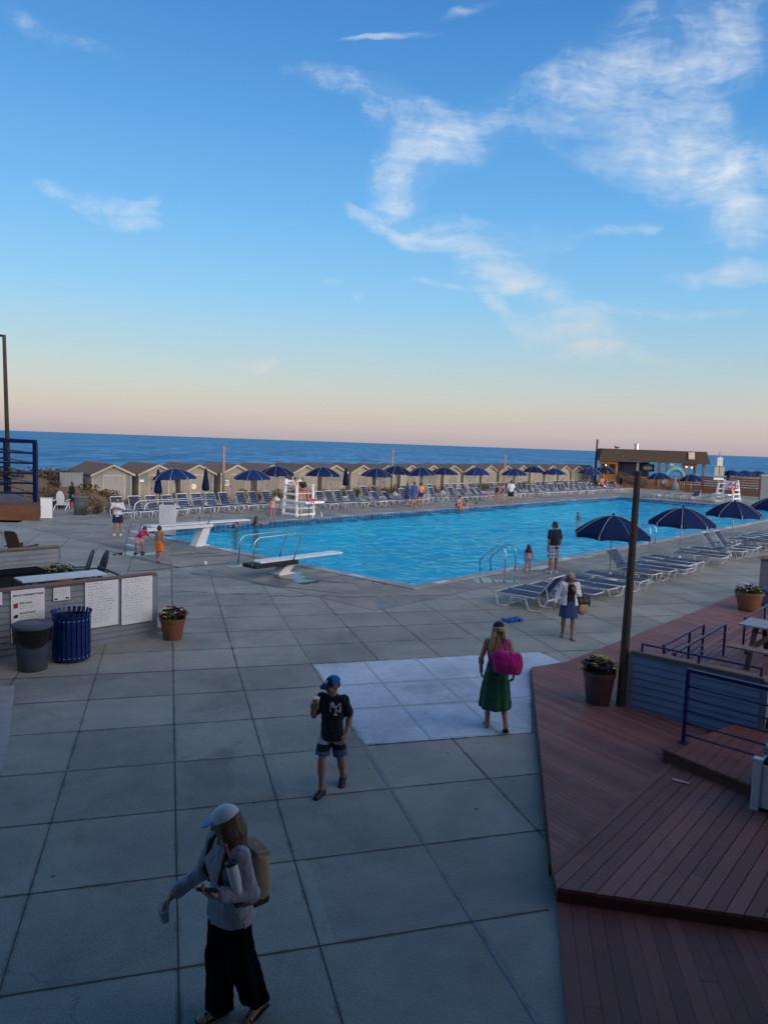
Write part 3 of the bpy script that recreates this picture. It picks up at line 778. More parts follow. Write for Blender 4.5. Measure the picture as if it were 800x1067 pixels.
p = P(23, 568, .55); adirondack((p.x, p.y, 0), R(160), mat('dark_brown_wood', (.055, .028, .02), .6, .3, 5), 'dark brown wooden chair showing over the rear grey wall', back='flat')
# black handrail
a, b2 = P(103, 590, 1.12), P(128, 601, 1.12)
t = empty('handrail', (a.x, a.y, 0), 0, 'thin black sloping handrail behind the front counter wall', 'handrail')
m = MB(); m.tube([(0, 0, 1.12), (b2.x - a.x, b2.y - a.y, 1.12)], .025, 8); m.build('rail', M_black, t)
for q in (Vector((0, 0, 0)), Vector((b2.x - a.x, b2.y - a.y, 0))): m = MB(); m.tube([q, q + Vector((0, 0, 1.11))], .022, 8); m.build('post', M_black, t)

# ---- notices on the counter wall
def on_plane(px, py, q, n):
    r = ray(px, py); o = Vector((0, 0, CAM_H)); return o + r * ((q - o).dot(n) / r.dot(n))
sgq = fwB + fwN * .05
def notice(name, label, x0, x1, yt, yb, cat='sign', mt=None, group=None):
    """flat board on the wall between two photograph columns"""
    ym = (yt + yb) / 2; l, r_ = on_plane(x0, ym, sgq, fwN), on_plane(x1, ym, sgq, fwN)
    xm = (x0 + x1) / 2; zt, zb = on_plane(xm, yt, sgq, fwN).z, on_plane(xm, yb, sgq, fwN).z
    wd = (Vector((r_.x, r_.y, 0)) - Vector((l.x, l.y, 0))).length; h = zt - zb
    t = empty(name, (l.x, l.y, zb), aim((0, 0), fwd_), label, cat, group)
    m = MB(); m.box((wd / 2, .009, h / 2), (wd, .018, h)); m.build('board', mt or M_sign, t)
    return t, wd, h
def words_mesh(mb, x0, x1, z, hh, r, fill=.9, y=-.003):
    """a line of small illegible handwriting: uneven strokes"""
    x = x0; end = x0 + (x1 - x0) * fill
    while x < end:
        wl = r.uniform(.04, .13)
        pts = []; k = x
        while k < min(x + wl, end):
            pts.append((k, z + r.uniform(-.5, .5) * hh)); k += hh * .42
        for i in range(len(pts) - 1):
            (ax, az), (bx, bz) = pts[i], pts[i + 1]; s = hh * .13
            mb.add([(ax - s, y, az), (bx - s, y, bz), (bx + s, y, bz), (ax + s, y, az)], [(0, 1, 2, 3)])
        x += wl + hh * .8
def lettering(txt, size, x, z, t, m=None, name='lettering', y=-.004, bold=0.0, align='LEFT', rot=(R(90), 0, 0), fit=None):
    c = bpy.data.curves.new(name, 'FONT'); c.body = txt; c.size = size; c.extrude = .0008; c.align_x = align; c.offset = bold
    fo = bpy.data.objects.new(name, c); me = bpy.data.meshes.new_from_object(fo); bpy.data.objects.remove(fo)
    o = bpy.data.objects.new(name, me); COL.objects.link(o); o.location = (x, y, z); o.rotation_euler = rot; o.parent = t
    me.materials.clear(); me.materials.append(m or M_ink); return o
wr = random.Random(21)
t, wd, h = notice('flag_notice', 'white beach warning flag notice half hidden by the lidded bin', 12, 47, 614, 668)
lettering('BEACH WARNING FLAGS', wd * .079, wd * .06, h - .115, t, bold=.0012)
m = MB(); words_mesh(m, wd * .25, wd * .85, h - .155, .016, wr)
for k, (ttl, col) in enumerate([('RED FLAG', (.36, .03, .03)), ('BLACK FLAG', (.02, .015, .02)), ('YELLOW FLAG', (.50, .42, .06)), ('GREEN FLAG', (.015, .07, .05))]):
    z = h - .29 - k * .19
    f = MB(); f.add([(wd * .07, -.003, z - .05), (wd * .20, -.003, z - .04), (wd * .20, -.003, z + .055 - .03 * (k % 2)), (wd * .07, -.003, z + .035 - .03 * (k % 2))], [(0, 1, 2, 3)])
    f.build('flag', mat('flag_ink_%d' % k, col, .6, .1), t)
    lettering(ttl, .05, wd * .25, z + .02, t, bold=.001)
    for q in range(2): words_mesh(m, wd * .25, wd * (.92 - .2 * q), z - .02 - q * .04, .02, wr)
m.build('small_print', M_ink, t)
t, wd, h = notice('small_notice', 'small white notice above the blue slatted bin', 56, 73.5, 612, 625.5)
m = MB(); [words_mesh(m, wd * .1, wd * .9, h * (.8 - .17 * k), .018, wr) for k in range(3)]; m.build('small_print', mat('red_ink', (.22, .05, .05), .7, .2), t)
for x in (wd * .05, wd * .72): m = MB(); m.add([(x, -.003, h * .08), (x + wd * .2, -.003, h * .08), (x + wd * .2, -.003, h * .2), (x, -.003, h * .2)], [(0, 1, 2, 3)]); m.build('corner_mark', M_ink, t)
for (x0, x1, yt, yb, lb, n_) in ((89, 123.5, 604, 653, 'white handwritten notice board beside the blue slatted bin', 15), (127, 159, 600, 649, 'white handwritten notice board at the pot end of the counter wall', 16)):
    t, wd, h = notice('whiteboard', lb, x0, x1, yt, yb, 'notice board')
    m = MB()
    for k in range(n_): words_mesh(m, wd * (.08 + .03 * wr.random()), wd * .93, h * (.93 - .86 * k / n_), .026, wr, wr.uniform(.6, 1))
    m.build('handwriting', mat('marker_ink', (.10, .12, .18), .7, .2), t)
t, wd, h = notice('small_notice', 'small white notice cut by the left edge of the photo', -9, 2.8, 617, 631)
m = MB(); words_mesh(m, wd * .1, wd * .9, h * .6, .02, wr); words_mesh(m, wd * .1, wd * .9, h * .25, .02, wr); m.build('small_print', M_ink, t)

# ---- bins
def lidded_bin(loc, label, k=1.0, bag=True):
    t = empty('trash_can', loc, 0, label, 'bin')
    m = MB(); m.lathe([(.235 * k, 0), (.25 * k, .02), (.285 * k, .60 * k), (.285 * k, .62 * k)], 28); m.build('can', M_bin, t, auto=40)
    if bag:
        b = MB(); r = random.Random(4); prof = []
        n = 28; vs = []
        for j, z in enumerate((.50, .60, .70, .79)):
            for i in range(n):
                a = 2 * math.pi * i / n; rr = (.315 + .012 * math.sin(7 * a + j) + r.uniform(-.006, .006) + .006 * j) * k
                vs.append((rr * math.cos(a), rr * math.sin(a), (z + (.04 * math.sin(3 * a + 1) if j == 0 else 0)) * k))
        b.add(vs, [(j * n + i, j * n + (i + 1) % n, (j + 1) * n + (i + 1) % n, (j + 1) * n + i) for j in range(3) for i in range(n)])
        b.build('bag', M_blackbag, t, smooth=True)
    m = MB(); m.lathe([(.34 * k, .78 * k), (.352 * k, .80 * k), (.35 * k, .835 * k), (.30 * k, .862 * k), (.20 * k, .868 * k), (.19 * k, .855 * k), (.02, .855 * k)], 32); m.build('lid', M_lid, t, auto=30)
    return t
p = P(34.5, 697); lidded_bin(p, 'grey lidded trash can with black bag below the flag notice')
p = P(83.5, 536.5); lidded_bin(p, 'grey lidded trash can beside the far left shrubs', 1.15, False)
p = P(75, 687)
t = empty('slatted_bin', p, 0, 'royal blue slatted litter bin against the counter wall', 'bin')
m = MB(); n = 24
for i in range(n):
    a = 2 * math.pi * i / n; rd = lambda r_, z: Vector((r_ * math.cos(a), r_ * math.sin(a), z))
    prof = [(.335, .05), (.335, .86), (.365, .95)]
    for (r0, z0), (r1, z1) in zip(prof[:-1], prof[1:]):
        m.beam(rd(r0, z0), rd(r1, z1), .062, .012, up=rd(1, 0))
m.build('slats', M_bluebin, t)
m = MB(); m.lathe([(.318, .06), (.322, .86), (.30, .86), (.295, .07)], 32); m.build('liner', mat('dark_liner', (.01, .015, .04), .5), t, auto=40)
for z in (.10, .80):
    m = MB(); m.tube([(.324 * math.cos(2 * math.pi * i / 32), .324 * math.sin(2 * math.pi * i / 32), z) for i in range(32)], .014, 6, closed=True); m.build('band', M_bluebin, t)
    m = MB()
    for i in range(n):
        a = 2 * math.pi * i / n; m.sphere((.343 * math.cos(a), .343 * math.sin(a), z), .011, 6, 4)
    m.build('bolts', M_steel, t)

# ---- flower pots
def flowers(t, r, h, cols, seed, stems=0, dens=1.0):
    q = random.Random(seed); b = MB()
    leafcloud(b, Vector((0, 0, h + .04)), (r * 1.05, r * 1.05, .15), int(420 * dens), .05, q)
    b.build('foliage', M_leafg, t)
    for i, (c, n) in enumerate(cols):
        b = MB(); half = q.uniform(0, 6.28)
        for _ in range(n):
            a = half + q.gauss(0, 1.2) + i * 2.2; k = r * (.25 + .85 * q.random() ** .6)
            b0 = Vector((k * math.cos(a), k * math.sin(a), h + .19 + q.uniform(-.05, .05) - .16 * (k / r) ** 2 * .7))
            for s in range(5):
                g = 2 * math.pi * s / 5 + q.random(); e = Vector((math.cos(g), math.sin(g), q.uniform(0, .5))) * .046; f = e.cross(Vector((0, 0, 1))).normalized() * .022
                b.add([b0, b0 + e * .6 + f, b0 + e, b0 + e * .6 - f], [(0, 1, 2, 3)])
        b.build('blossoms', mat('petal_%d_%d_%d' % tuple(int(x * 255) for x in c), c, .6, .3, 30), t)
def pot(loc, label, r, h, m_, cols, seed, cat='flower pot', square=False):
    t = empty('flower_pot', loc, 0, label, cat)
    m = MB(); m.lathe([(r * .66, 0), (r * .69, .015), (r * .93, h * .86), (r * .99, h * .86), (r, h * .9), (r, h), (r * .92, h), (r * .9, h - .05), (.01, h - .06)], 28)
    m.build('pot', m_, t, auto=40); flowers(t, r, h, cols, seed)
    return t
pot(P(180, 665.5), 'terracotta pot of dark red and cream flowers at the counter wall end', .275, .46, M_terra, [((.26, .02, .09), 90), ((.72, .60, .30), 70), ((.10, .01, .03), 45)], 1)
pot(P(622, 736, .05), 'plum pot of purple and yellow flowers beside the tall wooden post', .27, .62, M_plum, [((.035, .02, .05), 80), ((.80, .62, .05), 110), ((.10, .05, .10), 30)], 2)
pot(P(779, 635, .05), 'terracotta pot of white flowers on the far red boardwalk', .38, .50, M_terra, [((.7, .68, .70), 80), ((.12, .015, .03), 30)], 3)
q = P(68, 592, .85); pot((q.x - .1, q.y, 0), 'tall pot of white flowers behind the white shelf', .32, .78, M_terra, [((.55, .55, .55), 60), ((.45, .36, .1), 30)], 4)
# small brick by the left pot
p = P(164.5, 658); t = MB(); t.box((0, 0, .04), (.22, .11, .08)); o = place(t.build('brick', M_terra, bevel=.005), p, R(40)); tag(o, 'reddish brick lying between the counter wall and terracotta pot', 'brick')
# square white planter, lower right
p = P(782, 843, .172); a_ = R(-41.6)
t = empty('box_planter', p, a_, 'white square box planter with corner posts and pale flowers on the broad boards', 'planter')
W_ = .62
m = MB()
for (x, y, sx, sy) in ((W_ / 2, .03, W_ - .1, .03), (W_ / 2, W_ - .03, W_ - .1, .03), (.03, W_ / 2, .03, W_ - .1), (W_ - .03, W_ / 2, .03, W_ - .1)):
    m.box((x, y, .28), (sx, sy, .46)); m.box((x, y, .53), (sx, sy + .0, .05) if sx > sy else (sx, sy, .05))
m.build('panels', M_white, t)
for x in (.03, W_ - .03):
    for y in (.03, W_ - .03): m = MB(); m.box((x, y, .30), (.09, .09, .60)); m.box((x, y, .612), (.11, .11, .025)); m.build('corner_post', M_white, t, bevel=.006)
s_ = MB(); s_.box((W_ / 2, W_ / 2, .50), (W_ - .1, W_ - .1, .02)); s_.build('soil', mat('soil', (.03, .022, .016), .95), t)
e_ = empty('flowers', (W_ / 2, W_ / 2, 0)); e_.parent = t
flowers(e_, .27, .56, [((.48, .46, .56), 80), ((.20, .12, .30), 40)], 6)

# ---- tall wooden post
b0, b1 = Vector((4.03, 11.92, .08)), at_depth(664.3, 492.5, 11.95)
t = empty('wooden_post', b0, 0, 'tall weathered round wooden post beside the blue clapboard wall', 'post')
m = MB(); m.tube([Vector((0, 0, 0)), (b1 - b0) * .33, (b1 - b0) * .66, b1 - b0], .078, 14, r1=.050); m.build('shaft', M_wood, t, auto=50)
m = MB(); top = b1 - b0; m.lathe([(.062, 0), (.062, .02), (.03, .035)], 14, top - Vector((0, 0, .005))); m.build('cap_plate', M_wood, t)

# ---- blue clapboard wall at the right with pipe rail
bwA, bwB = Vector((4.16, 11.80, 0)), Vector((5.60, 10.56, 0)); bwN = Vector((-(bwB - bwA).y, (bwB - bwA).x, 0)).normalized() * -1
t = low_wall('terrace_wall', 'blue clapboard terrace wall with brown cap beside the tall wooden post', bwA[:2], bwB[:2], bwN[:2], .06, 1.04, M_sideb, posts=(0, 1))
d_ = (bwB - bwA).normalized()
m = MB(); q0, q1 = bwA + d_ * .10 - bwN * .05, bwB - d_ * .02 - bwN * .05
m.tube([q0 + Vector((0, 0, 1.08)), q0 + Vector((0, 0, 1.20)), q1 + Vector((0, 0, 1.20)), q1 + Vector((0, 0, 1.08))], .022, 8); m.tube([(q0 + q1) / 2 + Vector((0, 0, 1.08)), (q0 + q1) / 2 + Vector((0, 0, 1.20))], .018, 8)
m.xform(Matrix.Translation((-bwA.x, -bwA.y, -.06))).build('pipe_rail', M_blue, t)

def railing(label, a, b, z0, z1, nbars, posts, m_=None, rp=.025, rb=.014, top=.026, name='railing', group=None, low=.12):
    a, b = Vector((a[0], a[1], 0)), Vector((b[0], b[1], 0)); L = (b - a).length
    t = empty(name, (a.x, a.y, z0), aim(a, b), label, 'railing', group); m_ = m_ or M_blue; H = z1 - z0
    for k in posts:
        m = MB(); m.box((k * L, 0, H / 2), (rp * 2, rp * 2, H)); m.box((k * L, 0, .006), (.13, .13, .012)); m.build('post', m_, t, bevel=.004)
    m = MB(); m.beam((-.02, 0, H + top), (L + .02, 0, H + top), top * 2, top * 2); m.build('top_rail', m_, t, bevel=.006)
    m = MB()
    for i in range(nbars):
        z = low + (H - low - .02) * i / nbars; m.tube([(rp * .5, 0, z), (L, 0, z)], rb, 8)
    m.build('bars', m_, t, smooth=True)
    return t
ra = P(711.5, 774, .33); rdir = Vector((math.cos(R(-43)), math.sin(R(-43)), 0))
railing('dark blue five-bar railing on the red deck step in front', ra, ra + rdir * 2.3, .33, 1.33, 5, (0, 1))
r50 = Vector((math.cos(R(50)), math.sin(R(50)), 0))
e2, e3 = P(733, 650.5, 1.06), P(755.5, 650.5, 1.06)
railing('dark blue low railing behind the terrace wall, left of the pair', e2, e2 - r50 * 2.2, .45, 1.04, 4, (0, .37, .97), rp=.02, rb=.010, top=.018, group='low railings behind the terrace wall')
railing('dark blue low railing behind the terrace wall, right of the pair', e3, e3 - r50 * 2.9, .45, 1.04, 4, (0, .97), rp=.02, rb=.010, top=.018, group='low railings behind the terrace wall')
e4 = P(776, 644, 1.06)
railing('dark blue railing behind the picnic table at the right edge', e4, e4 + r50 * 3.2, .45, 1.04, 4, (0, .5, 1), rp=.02, rb=.010, top=.018)

# ---- picnic table
tl = P(768.5, 650, 1.2)
t = empty('picnic_table', (tl.x, tl.y, .455), R(-41.6), 'grey-topped picnic table with benches on the red terrace', 'picnic table')
m = MB()
for k in range(5): m.box((.92, .075 + k * .15, .735), (1.84, .14, .035))
m.build('tabletop', mat('grey_table_boards', (.34, .34, .35), .6, .25, 5, .3, 25), t, bevel=.004)
for y0 in (-.55, 1.02):
    m = MB(); [m.box((.92, y0 + k * .14, .435), (1.84, .13, .035)) for k in range(2)]; m.build('bench', M_brown if y0 > 0 else mat('bench_boards', (.25, .18, .16), .6, .3, 5), t, bevel=.004)
for x in (.28, 1.56):
    m = MB(); m.beam((x, .10, .70), (x, -.28, 0), .04, .09, up=(1, 0, 0)); m.beam((x, .65, .70), (x, 1.03, 0), .04, .09, up=(1, 0, 0)); m.build('leg', M_wood, t)
    m = MB(); m.beam((x + .04, -.58, .395), (x + .04, 1.30, .395), .04, .09); m.build('bench_support', M_wood, t)
    m = MB(); m.beam((x, .02, .685), (x, .73, .685), .04, .06); m.build('cleat', M_wood, t)

# ---- pillar at the right edge
p = P(800, 622, .02)
t = empty('pillar', (p.x + .1, p.y, 0), UA, 'stout grey pillar with tan cap at the right edge', 'pillar')
m = MB(); m.box((0, 0, .6), (.62, .62, 1.2)); m.build('shaft', M_hutgrey, t)
m = MB(); m.box((0, 0, 1.24), (.78, .78, .09)); m.box((0, 0, 1.30), (.6, .6, .05)); m.build('cap', mat('tan_cap', (.42, .31, .21), .6), t, bevel=.01)
m = MB(); m.box((.9, -.02, .25), (1.1, .5, .5)); 
p2 = P(797, 621, .05); o = tag(place(MB().build('x', None), p2), None)
bpy.data.objects.remove(o)
mb = MB(); mb.box((0, 0, .20), (.9, .5, .36)); mb.box((0, 0, .40), (.94, .54, .05)); mb.box((0, 0, .01), (.8, .42, .02))
o = mb.build('storage_box', mat('blue_box', (.05, .09, .20), .5), bevel=.02); place(o, P(801, 629, .05), UA); tag(o, 'low blue storage box below the pillar at the right edge', 'storage box')

# ---- small litter
mb = MB(); r = random.Random(2); n = 9
vs = [(i * .055 - .22 + r.uniform(-.02, .02), j * .04 - .16 + r.uniform(-.02, .02), .01 + abs(r.gauss(0, .035))) for j in range(n) for i in range(n)]
mb.add(vs, [(j * n + i, j * n + i + 1, (j + 1) * n + i + 1, (j + 1) * n + i) for j in range(n - 1) for i in range(n - 1)])
o = mb.build('towel', mat('bright_blue_cloth', (.012, .12, .50), .85, .2, 20), smooth=True); place(o, P(534, 647, .004), R(30)); tag(o, 'small bright blue towel dropped on the concrete', 'towel'); o.modifiers.new('thick', 'SOLIDIFY').thickness = .01
mb = MB(); mb.sphere((0, 0, .075), .075, 14, 10); o = mb.build('ball', M_whiteplastic, smooth=True); place(o, P(214, 589)); tag(o, 'small white ball on the concrete before the diving boards', 'ball')
mb = MB(); mb.add([(-.10, -.03, .0), (.10, -.03, .004), (.10, .03, .0), (-.10, .03, .006)], [(0, 1, 2, 3)]); o = mb.build('paper_strip', mat('paper', (.55, .5, .42), .8)); o.modifiers.new('thick', 'SOLIDIFY').thickness = .002
place(o, P(709, 814, .185), R(-33)); tag(o, 'pale paper strip lying on the broad red boards', 'paper')

# ---- upper deck at the left, with blue railing
A_, B_ = Vector((-6.33, 13.52, 0)), Vector((-7.92, 15.58, 0)); wv_ = Vector((-.992, -.125, 0))
C_, D_ = B_ + wv_ * 6, A_ + wv_ * 6
t = empty('upper_deck', (A_.x, A_.y, 0), 0, 'raised brown timber balcony deck with blue railing at the left edge', 'balcony')
iv = Matrix.Translation((-A_.x, -A_.y, 0))
m = MB(); m.prism([(q.x, q.y) for q in (A_, B_, C_, D_)], 2.93, 3.0); m.xform(iv).build('deck_boards', M_purp, t)
m = MB(); k_ = .03
m.beam(A_ + Vector((0, 0, 2.835)) - wv_ * .02, D_ + Vector((0, 0, 2.835)), .04, .19); m.beam(A_ + Vector((0, 0, 2.835)), B_ + Vector((0, 0, 2.835)), .04, .188); m.beam(B_ + Vector((0, 0, 2.835)), C_ + Vector((0, 0, 2.835)), .04, .186)
m.beam(A_ + Vector((0, 0, 2.70)) - wv_ * .01, D_ + Vector((0, 0, 2.70)), .05, .075); m.xform(iv).build('fascia', mat('orange_brown_fascia', (.40, .175, .085), .6, .25, 4, .3, 30, dirt=.2), t)
ctr = (A_ + B_ + C_ + D_) / 4
m = MB(); m.beam(A_ + wv_ * .45 + Vector((-.05, .35, 2.70)), D_ + Vector((-.05, .35, 2.70)), .2, .22)
m.xform(iv).build('beam', M_dark, t)
for s in (5.0, 5.6):
    for f in (.2, .9):
        q = A_.lerp(B_, f) + wv_ * s; m = MB(); m.tube([(q.x, q.y, 0), (q.x, q.y, 2.66)], .09, 10); m.xform(iv).build('support_post', M_brown, t)
def deckrail(a, b, posts):
    m = MB()
    for q in posts: m.beam(Vector((q.x, q.y, 3.0)), Vector((q.x, q.y, 4.08)), .07, .07, up=(0, 1, 0))
    m.xform(iv).build('rail_posts', M_blue, t)
    m = MB(); m.beam(a + Vector((0, 0, 4.11)), b + Vector((0, 0, 4.11)), .065, .065)
    for k in range(5): z = 3.16 + k * .185; m.tube([a + Vector((0, 0, z)), b + Vector((0, 0, z))], .02, 8)
    m.xform(iv).build('rails', M_blue, t)
ai, bi, di = A_ + wv_ * .07 + Vector((-.02, .06, 0)), B_ + wv_ * .06 + Vector((.02, -.06, 0)), D_ + Vector((0, .06, 0))
deckrail(ai, di, [ai, ai + wv_ * 2.2, ai + wv_ * 4.4]); deckrail(ai, bi, [bi]); deckrail(bi, bi + wv_ * 5.5, [bi + wv_ * 2.2, bi + wv_ * 4.4])
# lamp pole behind that deck
b1 = at_depth(4.6, 349, 15.35); b0 = Vector((at_depth(9.3, 470, 15.35).x, 15.35, 3.0))
t = empty('lamp_pole', b0, 0, 'tall slim lamp pole with short arm at the left edge', 'lamp pole')
m = MB(); m.tube([(0, 0, 0), b1 - b0], .048, 10, r1=.034); m.build('pole', M_wood, t, smooth=True)
m = MB(); top = b1 - b0; m.tube([top + Vector((0, 0, -.02)), top + Vector((-.9, -.1, .03))], .025, 8); m.build('arm', M_black, t)
m = MB(); m.box(top + Vector((-.95, -.1, .03)), (.36, .16, .07)); m.build('lamp_head', M_black, t, bevel=.01)
# white box and dark chair group by the dune
p = P(49, 540); t = empty('utility_box', p, R(20), 'white upright box on the far concrete beside the upper deck', 'utility box')
m = MB(); m.box((0, 0, .5), (.52, .40, .96)); m.build('body', M_white, t, bevel=.015)
m = MB(); m.box((0, 0, 1.0), (.56, .44, .03)); m.build('lid', M_white, t); m = MB(); m.box((0, -.205, .5), (.40, .015, .78)); m.build('panel', M_sign, t)

# ------------------------------------------------------------------ club house behind the camera
t = empty('club_house', (0, -.4, 0), 0, 'two-storey grey clapboard club house with upper windows facing the pool', 'building')
m = MB()
H1, H2, X0, X1, XA, XB = 7.5, 4.6, -15, 16, -45, 75
for (x0, x1, z0, z1) in ((X0, -1.6, 0, H1), (1.6, X1, 0, H1), (-1.6, 1.6, 0, 3.35), (-1.6, 1.6, 5.4, H1)):
    m.box(((x0 + x1) / 2, -.05, (z0 + z1) / 2), (x1 - x0, .1, z1 - z0))
m.box(((X0 + X1) / 2, -9, H1 / 2), (X1 - X0, .1, H1)); m.box((X0, -4.5, H1 / 2), (.1, 8.9, H1)); m.box((X1, -4.5, H1 / 2), (.1, 8.9, H1))
m.box(((XA + X0) / 2, -4.5, H2 / 2), (X0 - XA - .1, 8.9, H2)); m.box(((XB + X1) / 2, -4.5, H2 / 2), (XB - X1 - .1, 8.9, H2))  # unseen low wings, added to keep direct sun off the plaza
m.build('wall', M_side, t)
m = MB(); m.prism([(X0 - .6, SHADE_EAVE), (X0 - .6, -10), (X1 + .6, -10), (X1 + .6, SHADE_EAVE)], H1, H1 + 1.6)  # unseen overhang, made this deep to darken the ground below
m.prism([(XA, .4), (XA, -10), (X0 - .7, -10), (X0 - .7, .4)], H2, H2 + .3); m.prism([(X1 + .7, .4), (X1 + .7, -10), (XB, -10), (XB, .4)], H2, H2 + .3); m.build('roof', M_shingle, t)
m = MB(); m.box(((X0 + X1) / 2, -4.5, 2.6), (X1 - X0 - .3, 8.7, .2)); m.build('upper_floor', M_purp, t)
for x in [-9, -5, 5, 9, 12]:
    m = MB(); z = 4.4
    for (cx, cz, sx, sz) in ((0, 1.0, 2.2, .1), (0, -1.0, 2.2, .1), (-1.05, 0, .1, 1.9), (1.05, 0, .1, 1.9), (0, 0, .07, 1.9)): m.box((x + cx, .03, z + cz), (sx, .06, sz))
    f = m.build('window', M_white, t); m = MB(); m.box((x, .012, z), (2.0, .02, 1.9)); m.build('pane', mat('window_glass', (.02, .03, .04), .05, .1, spec=.6), f)
m = MB()
for (cx, cz, sx, sz) in ((0, 5.45, 3.3, .1), (0, 3.3, 3.3, .1), (-1.6, 4.375, .1, 2.05), (1.6, 4.375, .1, 2.05)): m.box((cx, .03, cz), (sx, .16, sz))
m.build('window', M_white, t)
# ------------------------------------------------------------------ pool furniture
LEGZ = [(.02, .36), (.03, .30), (.11, .02), (.42, .02), (.52, .29), (.93, .29), (1.05, .02), (1.42, .02), (1.55, .33), (1.62, .36)]
def lounger(name, label, back, n=7, rt=.017, group=None, far=False):
    """reclining pool chair; x runs from foot to head"""
    t = empty(name, (0, 0, 0), 0, label, 'sun lounger', group); W2 = .33
    m = MB()
    for s in (-1, 1):
        m.tube([(x, s * W2, z) for x, z in LEGZ], rt, n)
        m.tube([(.02, s * W2, .36), (1.24, s * W2, .36)], rt, n)
    m.tube([(.02, -W2, .36), (.02, W2, .36)], rt, n); m.tube([(.27, -W2, .02), (.27, W2, .02)], rt * .8, n) if not far else None
    m.tube([(1.62, -W2, .36), (1.62, W2, .36)], rt, n)
    m.build('frame', M_whiteplastic, t, smooth=True)
    m = MB(); k = .06
    step = .072 if not far else .145
    x = .07
    while x < 1.2:
        m.box((x + step * .4, 0, .372), (step * .74, W2 * 2 + .02, .012)); x += step
    m.build('seat_straps', M_strap, t)
    b = empty('backrest', (1.24, 0, .36)); b.rotation_euler = (0, -R(back), 0); b.parent = t
    m = MB(); m.tube([(0, -W2 + .01, 0), (.74, -W2 + .01, 0), (.78, -W2 + .06, 0), (.78, W2 - .06, 0), (.74, W2 - .01, 0), (0, W2 - .01, 0)], rt, n); m.build('back_frame', M_whiteplastic, b, smooth=True)
    m = MB(); x = .04
    while x < .73:
        m.box((x + step * .4, 0, .012), (step * .74, W2 * 2, .012)); x += step
    m.build('back_straps', M_strap, b)
    if back > 20:
        m = MB(); 
        for s in (-1, 1):
            tip = Vector((1.24 + .42 * math.cos(R(back)), s * (W2 - .02), .36 + .42 * math.sin(R(back)))); m.tube([tip, (1.58, s * (W2 - .02), .36)], rt * .7, 5)
        m.build('prop', M_whiteplastic, t)
    return t
NEARG = 'white strapped sun loungers along the near pool side'
proto = {k: lounger('sun_lounger', None, a, group=NEARG) for k, a in (('flat', 1), ('up', 52), ('mid', 28))}
used = set()
def near_lounger(u, v, kind, head, label, jig=0.0):
    o = proto[kind] if kind not in used else copy_tree(proto[kind]); used.add(kind)
    # head = 'plaza' : foot to the pool
    rz = UA - R(90) + R(jig) if head == 'plaza' else UA + R(90) + R(jig)
    o.location = U(u, v if head == 'plaza' else v - 1.95); o.rotation_euler = (0, 0, rz)
    o['label'] = label; o['category'] = 'sun lounger'; o['group'] = NEARG
near_lounger(.15, -3.05, 'up', 'plaza', 'white lounger nearest the camera with its navy back raised', 3)
near_lounger(1.0, -3.0, 'flat', 'plaza', 'flat white strapped lounger, second in the near row, behind the raised front one', -2)
near_lounger(1.85, -3.1, 'flat', 'plaza', 'flat white strapped lounger, third in the near row, behind the woman in the white jacket', 2)
lr = random.Random(9)
ORD = ['first', 'second', 'third', 'fourth', 'fifth', 'sixth', 'seventh', 'eighth', 'ninth', 'tenth', 'eleventh', 'twelfth', 'thirteenth', 'fourteenth', 'fifteenth', 'sixteenth', 'seventeenth', 'eighteenth', 'nineteenth', 'twentieth', 'twenty-first', 'twenty-second', 'twenty-third', 'twenty-fourth', 'twenty-fifth', 'twenty-sixth', 'twenty-seventh', 'twenty-eighth', 'twenty-ninth', 'thirtieth']
def ordw(i): return ORD[i] if i < 30 else 'thirty-' + ORD[i - 30] if i < 39 else 'fortieth' if i == 39 else 'forty-' + ORD[i - 40] if i < 49 else 'fiftieth'
NPOS = {}
def nlabel(u):
    seg = 'before the first near parasol pole' if u < 5.71 else 'past the first near parasol' if u < 11.9 else 'past the second near parasol' if u < 18.8 else 'past the third near parasol' if u < 25.6 else 'past the cut-off parasol'
    NPOS[seg] = NPOS.get(seg, -1) + 1; return 'flat white strapped lounger, %s in the near row %s' % (ordw(NPOS[seg]), seg)
k = 3.0; i = 0
special = {3: ('up', 'pool', 'white lounger with raised back by the first near parasol pole'),
           11: ('up', 'pool', 'white lounger with back raised towards the pool, left of the raised pair'),
           12: ('up', 'pool', 'white lounger with back raised towards the pool, right of the raised pair'),
           10: ('mid', 'plaza', 'white lounger with its back half raised towards the plaza beside the raised pair')}
while k < 28:
    if min(abs(k - c) for c in (5.71, 11.82, 18.6, 25.2)) > .42:
        if i in special: kd, hd, lb = special[i]
        else: kd, hd, lb = 'flat', ('pool' if i % 5 in (1, 2, 4) else 'plaza'), nlabel(k)
        near_lounger(k, -3.05 + lr.uniform(-.15, .15), kd, hd, lb, lr.uniform(-5, 5)); i += 1
    k += .84 if i % 2 else 1.12

